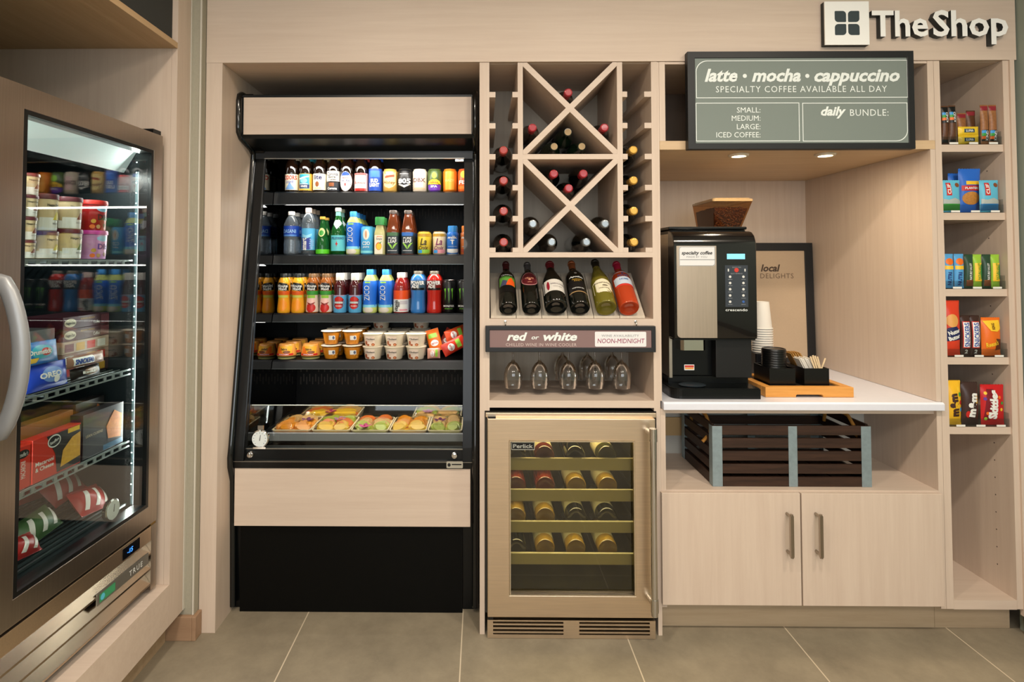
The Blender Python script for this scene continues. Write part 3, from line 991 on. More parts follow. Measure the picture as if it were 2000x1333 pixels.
for k in (1, 2, 3):
    yprism(MB(), [(-0.004, gz[k + 1] + 0.012), (-0.028, gz[k] - 0.004), (-0.030, gz[k] - 0.004), (-0.030, gz[k + 1] + 0.006), (-0.004, gz[k + 1] + 0.006)], ya, yb).build('louver', LOUV, fr)
d0, d1 = fz(240, 1090, -0.003), fz(273, 1055, -0.003)
zc = (gz[0] + gz[1]) / 2
dp = MB().box(-0.0039, -0.0028, d0[0], d1[0], zc - 0.017, zc + 0.017).build('display', mat('display_black', (6, 8, 14), 0.2), fr)
side = lambda X0: (lambda x, z, off: (X0 + off, x, z))
t = MB()
put_text(t, '-15', (d0[0] + d1[0]) / 2 - 0.008, zc, 0.014, side(-0.0028), shear=0.2)
t.build('digits', mat('blue_digits', (60, 140, 255), 0.5, emit=(60, 140, 255), estr=3.0), dp)
b0_, b1_ = fz(190, 1180, 0.0)[0], fz(290, 1100, 0.0)[0]
zc = gz[2] + 0.004
pl = MB().box(-0.004, 0.0, b0_, b1_, zc - 0.017, zc + 0.017).build('name_plate', mat('plate_grey', (150, 146, 136), 0.35, 0.7), fr)
t = MB(); put_text(t, 'TRUE', b1_ - 0.065, zc, 0.016, side(0.0), spacing=1.3, bold=0.01, off=0.0008); t.build('lettering', mat('plate_white', (225, 225, 220), 0.4), pl)
t = MB(); decal(t, 'rect', b0_ + 0.008, b0_ + 0.075, zc - 0.012, zc + 0.012, side(0.0), 0.0006); t.build('sticker', mat('sticker_green', (64, 150, 100), 0.4), pl)
t = MB(); decal(t, 'oval', b0_ + 0.012, b0_ + 0.030, zc - 0.009, zc + 0.009, side(0.0), 0.0010); t.build('sticker', mat('sticker_blue', (90, 190, 215), 0.4), pl)

# =================================================================== WINE COOLER
wk = thing('wine_cooler', 'stainless undercounter wine cooler with tinted glass door holding bottles on racks', 'wine cooler', (0.32, 0.3, 0))
cxa, cxb = 0.0135, 0.632
MB().box(cxa, cxb, 0.0, 0.58, 0.7735, 0.7930).box(cxa, cxa + 0.035, 0.004, 0.58, 0.075, 0.773).box(cxb - 0.035, cxb, 0.004, 0.58, 0.075, 0.773).box(cxa + 0.0355, cxb - 0.0355, 0.55, 0.58, 0.075, 0.773).build('body', mat('cooler_shell', (70, 68, 64), 0.4, 0.6), wk)
MB().box(cxa + 0.002, cxb - 0.002, -0.012, -0.0002, 0.7760, 0.7925).build('top_bar', STEEL, wk, bevel=0.002)
dx0, dz1_ = at(952, 818, -0.03)
dx1, dz0_ = at(1283, 1208, -0.03)
wx0, wz1 = at(995, 861, -0.03)
wx1, wz0 = at(1241.5, 1165, -0.03)
ex = [(dx0, dz0_), (dx1, dz0_), (dx1, dz1_), (dx0, dz1_)]
ix = [(wx0, wz0), (wx1, wz0), (wx1, wz1), (wx0, wz1)]
cd = MB().ring(ex, ix, -0.032, -0.002).build('door', STEEL, wk, bevel=0.002)
MB().prism(ix, -0.014, -0.011).build('door_glass', pane_glass('bronze_tinted_glass', (214, 210, 188), 1.0), cd, off=wk['_o'])
MB().ring(ix, inset(ix, 0.004), -0.0335, -0.0322).build('window_trim', mat('bright_trim', (215, 200, 175), 0.25, 0.9), cd, off=wk['_o'])
lx0_, lz1_ = at(999, 864, -0.015)
lx1_, lz0_ = at(1044, 879, -0.015)
lb = MB().box(lx0_, lx1_, -0.0162, -0.0142, lz0_, lz1_).build('maker_plate', BLACK, cd, off=wk['_o'])
t = MB(); put_text(t, 'Perlick', (lx0_ + lx1_) / 2, (lz0_ + lz1_) / 2, 0.0135, flat_at(-0.0162), width=(lx1_ - lx0_) * 0.86, bold=0.02, off=0.0006)
t.ring([(lx0_, lz0_), (lx1_, lz0_), (lx1_, lz1_), (lx0_, lz1_)], inset([(lx0_, lz0_), (lx1_, lz0_), (lx1_, lz1_), (lx0_, lz1_)], 0.0016), -0.0170, -0.0163)
t.build('lettering', mat('plate_ink', (190, 190, 180), 0.5), cd, off=wk['_o'])
hx = X_(1277, 1000, -0.085)
hz1_, hz0_ = at(1277, 840, -0.085)[1], at(1277, 1204, -0.085)[1]
hb = MB().tube([(hx, -0.085, hz0_), (hx, -0.085, hz1_)], 0.0115, 16)
for zz in (hz1_ - 0.018, hz0_ + 0.035):
    hb.tube([(hx - 0.006, -0.0322, zz), (hx, -0.082, zz)], 0.010, 12)
    hb.tube([(hx, -0.085, zz - 0.022), (hx, -0.085, zz + 0.022)], 0.0135, 16)
hb.build('handle', CHROME, cd, off=wk['_o'], smooth=True)
MB().box(dx0 + 0.004, dx0 + 0.02, -0.030, -0.004, dz0_ - 0.010, dz0_ - 0.0008).box(dx0 + 0.002, dx0 + 0.03, -0.028, -0.0125, dz1_ + 0.0008, dz1_ + 0.006).build('hinge', BLACK, wk)
# toe grille with two banks of louvres
gx0, gz1_ = at(952, 1211, -0.02)
gx1 = X_(1280, 1211, -0.02)
gpl = MB().box(gx0, gx1, -0.022, -0.004, 0.001, 0.014).box(gx0, gx1, -0.022, -0.004, 0.0590, gz1_).box(gx0, gx0 + 0.020, -0.022, -0.004, 0.014, 0.0590).box(gx1 - 0.020, gx1, -0.022, -0.004, 0.014, 0.059)
gm = (gx0 + gx1) / 2
gpl.box(gm - 0.028, gm + 0.028, -0.022, -0.004, 0.014, 0.059).build('toe_grille', STEEL, wk)
MB().box(gx0 + 0.02, gx1 - 0.02, -0.0035, -0.001, 0.014, 0.0590).build('grille_back', BLACK, wk)
for a, b in ((gx0 + 0.020, gm - 0.028), (gm + 0.028, gx1 - 0.020)):
    for k in range(3):
        z = 0.0185 + 0.0135 * k
        MB().prism([(-0.021, z), (-0.0045, z + 0.004), (-0.0045, z + 0.0065), (-0.021, z + 0.006)], a, b, 'x').build('louver', STEEL, wk)
CINT = mat('cooler_liner', (58, 58, 52), 0.5)
MB().box(cxa + 0.0355, cxb - 0.0355, 0.004, 0.549, 0.076, 0.16).build('floor_liner', CINT, wk)
MB().box(cxa + 0.0352, cxa + 0.038, 0.004, 0.549, 0.16, 0.773).box(cxb - 0.038, cxb - 0.0352, 0.004, 0.549, 0.16, 0.773).box(cxa + 0.038, cxb - 0.038, 0.545, 0.5495, 0.16, 0.773).build('liner', CINT, wk)
CRACK = [(0.6200, 0.5773), (0.5068, 0.4660), (0.3920, 0.3533), (0.2777, 0.2390)]
RB = mat('rack_front_steel', (206, 200, 168), 0.5)
for zt, zb in CRACK:
    rk = MB().box(cxa + 0.0385, cxb - 0.0395, 0.018, 0.030, zb, zt).build('rack_front', RB, wk)
    q = MB()
    for k in range(9):
        x = cxa + 0.055 + k * (cxb - cxa - 0.11) / 8
        q.box(x - 0.003, x + 0.003, 0.0302, 0.53, zb + 0.001, zb + 0.007)
    q.build('rack_rods', mat('dark_rod', (70, 70, 64), 0.4, 0.6), rk, off=wk['_o'])
MB().box(0.10, 0.54, 0.30, 0.32, 0.765, 0.771).build('lamp_strip', mat('cooler_led', (255, 220, 160), 0.4, emit=(255, 210, 140), estr=1.5), wk)
area_light('cooler_lamp', (0.32, 0.12, 0.758), 0.42, 2.4, (1, 0.80, 0.5), 0.04, (math.radians(10), 0, 0))  # fill light added near the front to brighten the rack fronts
for zt, zb in CRACK[:3]:
    area_light('cooler_lamp', (0.32, 0.05, zb - 0.003), 0.45, 0.45, (1, 0.88, 0.6), 0.02, (math.radians(-10), 0, 0))  # more fill added below the racks, no fitting there

# =================================================================== DOWNLIGHTS IN THE NOOK CEILING
LENS = mat('lit_lens', (255, 240, 215), 0.4, emit=(255, 226, 178), estr=14.0)
for k, (px_, py_) in enumerate(((1443, 304), (1612, 303))):
    x, y = atZ(px_, py_, NZ - 0.004)
    d = thing('downlight', ('round recessed spotlight in nook ceiling above the coffee machine', 'round recessed spotlight in nook ceiling above the cups and tray')[k], 'ceiling light', (x, y, NZ - 0.009), 'nook downlights')
    MB().lathe([(0.0255, NZ - 0.0085), (0.034, NZ - 0.008), (0.0375, NZ - 0.003), (0.0375, NZ - 0.0004), (0.0255, NZ - 0.0004), (0.0255, NZ - 0.0085)], (x, y, 0), 32).build('trim_ring', mat('cream_trim_ring', (226, 214, 196), 0.35, 0.3), d, smooth=True)
    MB().lathe([(0, NZ - 0.0070), (0.0252, NZ - 0.0070), (0.0252, NZ - 0.003), (0, NZ - 0.003)], (x, y, 0), 32).build('lens', LENS, d)
    area_light('nook_lamp', (x, y, NZ - 0.0095), 0.05, 2.1, (1, 0.82, 0.58))

# =================================================================== SIGNS
# framed menu board on the fascia
mx0, mz1 = at(1342, 101, -0.03)
mx1, mz0 = at(1788, 291, -0.03)
ix0, iz1 = at(1357, 114, -0.03)
ix1, iz0 = at(1775, 279, -0.03)
mn = thing('menu_sign', 'large black framed grey coffee menu sign reading latte mocha cappuccino', 'sign', ((mx0 + mx1) / 2, -0.02, mz0))
O_ = [(mx0, mz0), (mx1, mz0), (mx1, mz1), (mx0, mz1)]
I_ = [(ix0, iz0), (ix1, iz0), (ix1, iz1), (ix0, iz1)]
MB().ring(O_, I_, -0.032, -0.0045).build('frame', mat('black_sign_frame', (24, 25, 27), 0.45), mn, bevel=0.0015)
GREY = mat('grey_green_sign_board', (122, 132, 126), 0.6)
board = MB().prism(I_, -0.029, -0.006).build('board', GREY, mn)
FS = flat_at(-0.029)
INK = mat('white_sign_ink', (232, 238, 234), 0.5)


def S(x, y): return at(x, y, -0.0295)


def outline(mb, poly, wd, drape=FS, off=0.0008):
    inn = inset(poly, wd)
    n = len(poly)
    return mb.add([drape(a, b, off) for a, b in poly] + [drape(a, b, off) for a, b in inn], [(i, (i + 1) % n, (i + 1) % n + n, i + n) for i in range(n)])


t = MB()
(a, b), (c, d_) = S(1359.5, 192), S(1772, 117)
outline(t, rrect(a, c, b, d_, (0.0005, 0.0005, 0.0005, 0.040), 8), 0.0026)
(a, b), (c, d_) = S(1359.5, 276.5), S(1561, 200.5)
outline(t, rrect(a, c, b, d_, 0.0005, 8), 0.0026)
(a, b), (c, d_) = S(1568, 276.5), S(1772, 200.5)
outline(t, rrect(a, c, b, d_, (0.0005, 0.040, 0.0005, 0.0005), 8), 0.0026)
t.build('border_lines', INK, board, off=mn['_o'])


def line(parent, s, x0, x1, yc, hpx, m_=INK, Y=-0.029, off=0.0008, **kw):
    """lettering between two pixel columns, centred on a pixel row, at depth Y"""
    xa, zz = at(x0, yc, Y)
    xb, _ = at(x1, yc, Y)
    q = MB()
    put_text(q, s, (xa + xb) / 2, zz, hpx / pxm(Y), flat_at(Y), width=xb - xa, off=off, **kw)
    return q.build('lettering', m_, parent, off=parent['_o'])


for s, x0, x1 in (('latte', 1376, 1440), ('mocha', 1468, 1564), ('cappuccino', 1590, 1757)):
    line(board, s, x0, x1, 147, 24, bold=0.035, shear=0.28)
for xx in (1454.5, 1576.5):
    q = MB(); a, b = at(xx, 148.5, -0.029)
    decal(q, 'oval', a - 0.0075, a + 0.0075, b - 0.0075, b + 0.0075, FS, 0.0008); q.build('dot', INK, board, off=mn['_o'])
line(board, 'SPECIALTY COFFEE AVAILABLE ALL DAY', 1398, 1732, 174.5, 12.5, spacing=1.15)
for s, x0, yy in (('SMALL:', 1439, 215), ('MEDIUM:', 1429, 231), ('LARGE:', 1439, 247.5), ('ICED COFFEE:', 1399, 263.5)):
    line(board, s, x0, 1485, yy, 10.5)
line(board, 'daily', 1603, 1652, 217, 17, bold=0.035, shear=0.28)
line(board, 'BUNDLE:', 1660, 1735, 220, 13, spacing=1.1)

# shop name: square plaque and raised letters
EMB_F = mat('sign_white_face', (250, 249, 244), 0.4)
EMB_S = mat('sign_dark_side', (44, 48, 48), 0.5)
ea, eb = at(1611, 88, -0.026)
ec, ed = at(1696, 3, -0.026)
em = thing('sign_plaque', 'white square sign plaque with dark four-petal window emblem', 'sign', ((ea + ec) / 2, -0.015, eb))
MB().box(ea, ec, -0.0235, -0.0045, eb, ed).build('backing', EMB_S, em)
MB().box(ea, ec, -0.028, -0.0237, eb, ed).build('face', EMB_F, em)
q = MB()
cxm, czm = X_(1654.5, 45, -0.028), Z_(1654, 45, -0.028)
hw = 0.0445
g = 0.0035
R_ = 0.014
for sx, sz in ((-1, 1), (1, 1), (-1, -1), (1, -1)):
    x0, x1 = (cxm - hw, cxm - g) if sx < 0 else (cxm + g, cxm + hw)
    z0, z1 = (czm + g, czm + hw) if sz > 0 else (czm - hw, czm - g)
    inner_corner = {(-1, 1): 1, (1, 1): 0, (-1, -1): 2, (1, -1): 3}[(sx, sz)]
    outer_corner = (inner_corner + 2) % 4
    rr = [R_ * 0.9] * 4
    rr[outer_corner] = R_ * 0.25
    rr[inner_corner] = R_ * 0.25
    q2 = MB().prism(rrect(x0, x1, z0, z1, rr), -0.0284, -0.0281)
    q2.build('petal', mat('emblem_dark', (50, 62, 66), 0.5), em)


def solid_text(s, cx, cz, h, width, y0, y1, **kw):
    """raised letters: front face and side walls"""
    q = MB()
    vs_, fs_ = text_geo(s, **{k: kw.get(k, d) for k, d in (('bold', 0.0), ('shear', 0.0), ('spacing', 1.0))})
    f = MB()
    put_text(f, s, cx, cz, h, lambda x, z, off: (x, y0, z), width=width, **kw)
    cnt = {}
    for fc in f.f:
        for i in range(len(fc)):
            e = (fc[i], fc[(i + 1) % len(fc)])
            cnt[e] = 1
    n = len(f.v)
    side = MB()
    side.v = list(f.v) + [(x, y1, z) for x, y, z in f.v]
    for (i, j) in cnt:
        if (j, i) not in cnt:
            side.f.append((i, j, j + n, i + n))
    side.f += [tuple(reversed([k + n for k in fc])) for fc in f.f]
    return f, side


sn = thing('shop_sign', 'raised white letters reading The Shop at the top right of the fascia', 'sign', (1.67, -0.015, 2.1))
for s, x0, x1 in (('The', 1703, 1813), ('Shop', 1822, 1969)):
    # letters stand 20 mm off the board
    Yf = -0.026
    xa, xb = X_(x0, 46, Yf), X_(x1, 46, Yf)
    zt, zb = at(1710, 21, Yf)[1], at(1710, 70, Yf)[1]
    f, sd = solid_text(s, (xa + xb) / 2, (zt + zb) / 2, zt - zb, xb - xa, Yf, -0.0045, bold=0.022)
    sd.build('letter_sides', EMB_S, sn)
    f.v = [(x, y - 0.0004, z) for x, y, z in f.v]
    f.build('letter_faces', EMB_F, sn)

# wine sign on two hooks
sx0, sz1 = at(948, 637, -0.02)
sx1, sz0 = at(1281, 688.5, -0.02)
jx0, jz1 = at(956.5, 645, -0.02)
jx1, jz0 = at(1272.5, 679.5, -0.02)
ws = thing('wine_sign', 'long narrow black framed sign reading red or white over the hanging glasses', 'sign', ((sx0 + sx1) / 2, -0.013, sz0))
MB().ring([(sx0, sz0), (sx1, sz0), (sx1, sz1), (sx0, sz1)], [(jx0, jz0), (jx1, jz0), (jx1, jz1), (jx0, jz1)], -0.022, -0.0045).build('frame', mat('black_sign_frame', (24, 25, 27), 0.45), ws, bevel=0.0015)
wb = MB().box(jx0, jx1, -0.019, -0.006, jz0, jz1).build('board', mat('mauve_sign_board', (132, 106, 104), 0.6), ws)
line(wb, 'red', 990, 1030, 657.5, 15, Y=-0.019, bold=0.035, shear=0.28)
line(wb, 'or', 1038, 1053, 659, 8, Y=-0.019, bold=0.02, shear=0.28)
line(wb, 'white', 1061, 1127, 657.5, 15, Y=-0.019, bold=0.035, shear=0.28)
line(wb, 'CHILLED WINE IN WINE COOLER', 988, 1126, 673.5, 6, mat('pale_sign_ink', (206, 188, 182), 0.5), Y=-0.019, spacing=1.1)
(a, b), (c, d_) = at(1162, 677.5, -0.0195), at(1262, 648.5, -0.0195)
hl = MB().prism(rrect(a, c, b, d_, 0.004), -0.0200, -0.0191).build('hours_card', mat('white_card', (228, 228, 228), 0.5), wb, off=ws['_o'])
line(hl, 'WINE AVAILABILITY', 1175, 1248, 656, 4.5, mat('grey_print', (150, 150, 150), 0.5), Y=-0.020, off=0.0006, spacing=1.1)
line(hl, 'NOON-MIDNIGHT', 1167, 1259, 666, 9, mat('marker_magenta', (150, 30, 80), 0.5), Y=-0.020, off=0.0006, shear=0.12)
hk_z = (1.1060 + dz0) / 2
for xx in (987, 1242):
    a, b = at(xx, 631, -0.004)
    MB().tube([(a, -0.0006, b + 0.004), (a, -0.010, b + 0.003), (a, -0.014, b - 0.004), (a, -0.010, b - 0.010), (a, -0.0075, sz1 + 0.001)], 0.0018, 8).lathe([(0, -0.0020), (0.005, -0.0016), (0.005, -0.0003), (0, -0.0003)], (a, 0, b + 0.004), 14, 'y').build('hook', CHROME, ws, smooth=True)

# =================================================================== COFFEE MACHINE
cm = thing('coffee_machine', 'black and steel bean-to-cup coffee machine with a hopper of beans on top', 'coffee machine', (0.87, 0.25, CT))
BX0, BX1 = 0.7185, 1.0235
GLB = mat('gloss_black_plastic', (9, 9, 11), 0.14, coat=0.6)
MB().box(BX0 + 0.012, BX1 - 0.002, 0.125, 0.56, CT + 0.066, 1.462).build('body', BLACK_SATIN, cm, bevel=0.004)
MB().box(BX0, BX0 + 0.0115, 0.112, 0.56, CT + 0.062, 1.445).build('side_panel', brushed('machine_side_steel', (178, 168, 154), (60, 60, 1.5), 0.35), cm)
MB().box(BX0 + 0.004, BX1 + 0.001, 0.118, 0.565, 1.4625, 1.474).build('lid', BLACK_SATIN, cm, bevel=0.004)
# rounded door: extruded side outline (Y, Z)
dzt, dzb = 1.455, 1.051
dpro = [(0.112, dzb)] + [(0.047 + 0.010 * (1 - math.cos(a_)), dzb + 0.012 * (1 - math.sin(a_)) + 0.0) for a_ in (PI / 2, PI / 3, PI / 6, 0)]
dpro = [(0.112, dzb), (0.056, dzb), (0.049, dzb + 0.003), (0.046, dzb + 0.010), (0.046, 1.402), (0.050, 1.418), (0.060, 1.436), (0.078, 1.450), (0.100, dzt), (0.112, dzt)]
md = MB().prism(dpro, BX0 - 0.001, BX1 + 0.001, 'x').build('door', GLB, cm, bevel=0.003, smooth=True)
st0, st1 = at(1321, 480.5, 0.045), at(1401, 660.5, 0.045)
MB().prism(rrect(st0[0], st1[0], st1[1], st0[1], (0.016, 0.0006, 0.0006, 0.0006), 8), 0.0440, 0.0458).build('steel_panel', brushed('champagne_panel', (192, 172, 152), (60, 60, 1.5), 0.38), md, off=cm['_o'])
a0, b1 = at(1326, 481.5, 0.043)
a1, b0 = at(1397, 520, 0.043)
stk = MB().prism(rrect(a0, a1, b0, b1, (0.0008, 0.009, 0.0008, 0.009), 6), 0.0432, 0.0439).build('label_card', mat('white_card', (228, 228, 228), 0.5), md, off=cm['_o'])
t = MB(); outline(t, rrect(a0 + 0.001, a1 - 0.001, b0 + 0.001, b1 - 0.001, (0.0008, 0.009, 0.0008, 0.009), 6), 0.001, flat_at(0.0432), 0.0005); t.build('border', BLACK_TXT, stk, off=cm['_o'])
line(stk, 'specialty coffee', 1331, 1391, 494, 6.5, BLACK_TXT, Y=0.0432, off=0.0006, bold=0.025, shear=0.25)
line(stk, 'MADE BY YOU', 1341, 1381, 502, 3.6, mat('grey_print', (150, 150, 150), 0.5), Y=0.0432, off=0.0006, spacing=1.1)
t = MB(); (a, b), (c, d_) = at(1328, 508, 0.0432), at(1396, 507.3, 0.0432); decal(t, 'rect', a, c, b, d_, flat_at(0.0432), 0.0006); t.build('rule', BLACK_TXT, stk, off=cm['_o'])
(a, b), (c, d_) = at(1420, 506.5, 0.045), at(1455, 496, 0.045)
MB().box(a, c, 0.0450, 0.0459, b, d_).build('screen', mat('lit_lcd', (120, 190, 215), 0.3, emit=(120, 200, 235), estr=0.9), md, off=cm['_o'])
(a, b), (c, d_) = at(1417, 600, 0.045), at(1460.5, 518.5, 0.045)
kp = MB().box(a, c, 0.0450, 0.0459, b, d_).build('keypad', mat('slate_keypad', (54, 60, 68), 0.3), md, off=cm['_o'])
for r in range(5):
    for s in (0, 1):
        xx, zz = at((1426, 1452)[s], 541 + 12.2 * r, 0.045)
        MB().lathe([(0, 0.0438), (0.0042, 0.0440), (0.0048, 0.0449), (0, 0.0449)], (xx, 0, zz), 12, 'y').build('button', mat('white_button', (225, 225, 220), 0.4) if not (r == 4 and s) else mat('blue_button', (60, 100, 170), 0.4), kp, off=cm['_o'])
        q = MB(); decal(q, 'rect', xx - 0.008, xx + 0.008, zz - 0.0105, zz - 0.0092, flat_at(0.045), 0.0006, 2, 1); q.build('caption', mat('caption_grey', (150, 155, 160), 0.5), kp, off=cm['_o'])
xx, zz = at(1438.5, 528, 0.045)
MB().lathe([(0, 0.0436), (0.0075, 0.0438), (0.0085, 0.0449), (0, 0.0449)], (xx, 0, zz), 16, 'y').build('button', mat('red_button', (205, 60, 50), 0.4), kp, off=cm['_o'])
for px_ in (1422.5, 1455):
    xx, zz = at(px_, 528, 0.045)
    MB().box(xx - 0.0022, xx + 0.0022, 0.0443, 0.0449, zz - 0.005, zz + 0.005).build('indicator', mat('white_button', (225, 225, 220), 0.4), kp, off=cm['_o'])
line(kp, 'SELECT ITEM', 1430, 1447, 522.5, 2.2, mat('caption_grey', (150, 155, 160), 0.5), Y=0.045, off=0.0006)
line(kp, 'SELECT BEVERAGE', 1427, 1450, 534.7, 2.2, mat('caption_grey', (150, 155, 160), 0.5), Y=0.045, off=0.0006)
q = line(md, 'crescendo', 1417, 1460, 605.5, 4.8, WHITE_TXT, Y=0.0455, off=0.0006, bold=0.01)
q.location = (0, 0, 0)
# brewing bay
MB().box(0.885, BX1 - 0.003, 0.085, 0.1245, CT + 0.066, dzb - 0.006).build('waste_drawer', mat('matte_black_drawer', (12, 11, 11), 0.45), cm, bevel=0.003)
MB().box(BX0 + 0.002, BX1 - 0.001, 0.060, 0.1245, dzb - 0.0055, dzb - 0.0005).build('door_rail', BLACK_SATIN, cm)
(a, b), (c, d_) = at(1330, 684.5, 0.075), at(1378, 668, 0.075)
MB().prism([(a, 0.080), (a + 0.010, 0.070), (c - 0.010, 0.070), (c, 0.080), (c, 0.1245), (a, 0.1245)], b, dzb - 0.006, 'z').build('spout_guard', mat('mirror_chrome', (214, 208, 196), 0.06, 1.0), cm)
(a, b), (c, d_) = at(1336.5, 723.5, 0.1235), at(1356, 712.5, 0.1235)
wl = MB().prism(rrect(a, c, b, d_, 0.002), 0.1234, 0.1244).build('hot_label', mat('white_card', (228, 228, 228), 0.5), cm)
q = MB(); decal(q, 'rect', a + 0.002, c - 0.002, (b + d_) / 2, d_ - 0.003, flat_at(0.1234), 0.0005); q.build('stripe', mat('warning_red', (200, 60, 40), 0.5), wl, off=cm['_o'])
q = MB(); decal(q, 'rect', a + 0.003, c - 0.003, b + 0.004, (b + d_) / 2 - 0.001, flat_at(0.1234), 0.0005); q.build('stripe', mat('warning_orange', (236, 160, 60), 0.5), wl, off=cm['_o'])
# base with rounded front corners and drip grid
bz1 = Z_(1400, 759, 0.035)
oct_ = rrect(BX0 - 0.016, BX1 + 0.004, 0.030, 0.560, (0.035, 0.006, 0.004, 0.004), 6)
MB().prism(oct_, CT + 0.0005, bz1 - 0.004, 'z').prism([(p[0], p[1]) for p in rrect(BX0 - 0.013, BX1 + 0.001, 0.033, 0.558, (0.034, 0.006, 0.004, 0.004), 6)], bz1 - 0.004, bz1, 'z').box(BX0, BX1, 0.126, 0.56, bz1, CT + 0.0655).build('base', BLACK_SATIN, cm)
MB().lathe([(0, bz1 + 0.0002), (0.046, bz1 + 0.0002), (0.050, bz1 + 0.003), (0.044, bz1 + 0.006), (0, bz1 + 0.005)], (0.795, 0.085, 0), 32, sy=0.78).build('drip_plate', mat('grey_drip_plate', (44, 52, 58), 0.3), cm, smooth=True)
# hopper
h0 = 1.4745
def frustum(b, t_, z0, z1):
    q = MB()
    q.v = [(b[0], b[2], z0), (b[1], b[2], z0), (b[1], b[3], z0), (b[0], b[3], z0), (t_[0], t_[2], z1), (t_[1], t_[2], z1), (t_[1], t_[3], z1), (t_[0], t_[3], z1)]
    q.f = [(0, 3, 2, 1), (4, 5, 6, 7), (0, 1, 5, 4), (1, 2, 6, 5), (2, 3, 7, 6), (3, 0, 4, 7)]
    return q
hb_, ht_ = (0.963, 1.075, 0.285, 0.465), (0.951, 1.112, 0.255, 0.485)
hz1_ = 1.590
hw_ = MB()
fr_ = frustum(hb_, ht_, h0, hz1_)
fr_.f = [f for f in fr_.f if f != (4, 5, 6, 7)]
hop = fr_.build('hopper', pane_glass('smoked_hopper', (214, 180, 130), 0.8), cm)
HL = mat('smoked_amber_lid', (196, 164, 118), 0.15, alpha=0.55, coat=0.4)
MB().prism(rrect(ht_[0] - 0.003, ht_[1] + 0.003, ht_[2] - 0.003, ht_[3] + 0.003, 0.010), hz1_ - 0.004, hz1_ + 0.007, 'z').prism(rrect(ht_[0] + 0.004, ht_[1] - 0.004, ht_[2] + 0.004, ht_[3] - 0.004, 0.012), hz1_ + 0.007, hz1_ + 0.011, 'z').build('lid', HL, hop, off=cm['_o'], bevel=0.002)
bn = frustum((hb_[0] + 0.004, hb_[1] - 0.004, hb_[2] + 0.005, hb_[3] - 0.004), (ht_[0] + 0.010, ht_[1] - 0.014, ht_[2] + 0.014, ht_[3] - 0.012), h0 + 0.003, h0 + 0.085)
rng = random.Random(3)
def bean(mb, p, r=0.0048):
    M = Matrix.Translation(p) @ Euler((rng.random() * 6, rng.random() * 6, rng.random() * 6)).to_matrix().to_4x4()
    q = MB().lathe([(0, -r * 1.35), (r * 0.75, -r * 0.7), (r * 0.85, 0), (r * 0.75, r * 0.7), (0, r * 1.35)], (0, 0, 0), 6, sy=0.75)
    q.xf(M)
    mb.add(q.v, q.f)
for k in range(330):
    u = rng.random(); v = rng.random()
    z = h0 + 0.004 + v * 0.080
    fz_ = v * 0.70
    x = (hb_[0] + (ht_[0] - hb_[0]) * fz_ + 0.007) + u * ((hb_[1] + (ht_[1] - hb_[1]) * fz_) - (hb_[0] + (ht_[0] - hb_[0]) * fz_) - 0.015)
    bean(bn, (x, hb_[2] + (ht_[2] - hb_[2]) * fz_ + 0.0075, z))
for k in range(300):
    bean(bn, (ht_[0] + 0.014 + rng.random() * (ht_[1] - ht_[0] - 0.034), ht_[2] + 0.022 + rng.random() * (ht_[3] - ht_[2] - 0.044), h0 + 0.085 + rng.random() * 0.003))
o = bn.build('coffee_beans', mat('roasted_beans', (84, 50, 30), 0.3, var=0.4, vscale=120), hop, off=cm['_o'], smooth=True, angle=80)
o['kind'] = 'stuff'

# =================================================================== FRAMED PRINT, TRAY, CUPS
fp = thing('framed_print', 'black framed beige print reading local delights leaning against the nook wall', 'picture', (1.40, 0.74, CT))
fx1 = X_(1590.5, 500, 0.725)
fzt = Z_(1560, 475, 0.745)
fx0_ = fx1 - 0.42
fh = fzt - CT
tl = math.atan2(0.018, fh)
FPm = Matrix.Translation((0, 0.722, CT + 0.001)) @ Matrix.Rotation(-tl, 4, 'X')
bw = 0.0385
fO = [(fx0_, 0.0), (fx1, 0.0), (fx1, fh), (fx0_, fh)]
fI = [(fx0_ + bw, bw), (fx1 - bw, bw), (fx1 - bw, fh - bw), (fx0_ + bw, fh - bw)]
MB().ring(fO, fI, 0, 0.022).xf(FPm).build('frame', mat('black_print_frame', (18, 18, 19), 0.5), fp, bevel=0.0015)
pb = MB().prism(fI, 0.006, 0.016).xf(FPm).build('print', mat('beige_print', (188, 164, 136), 0.7, var=0.04, vscale=120), fp)
def tilt_text(s, x0, x1, yc, hpx, m_, **kw):
    xa, z_ = at(x0, yc, 0.735); xb, _ = at(x1, yc, 0.735)
    q = MB()
    zl = (z_ - CT) / math.cos(tl)
    put_text(q, s, (xa + xb) / 2, zl, hpx / pxm(0.735), lambda x, z, off: tuple(FPm @ Vector((x, 0.006 - off, z))), width=xb - xa, off=0.001, **kw)
    q.build('lettering', m_, pb, off=fp['_o'])
tilt_text('local', 1487, 1525, 524, 13, mat('brown_ink', (72, 56, 44), 0.6), bold=0.03, shear=0.25)
tilt_text('DELIGHTS', 1486, 1551, 539.5, 9.5, mat('brown_ink_light', (110, 90, 72), 0.6), spacing=1.1)

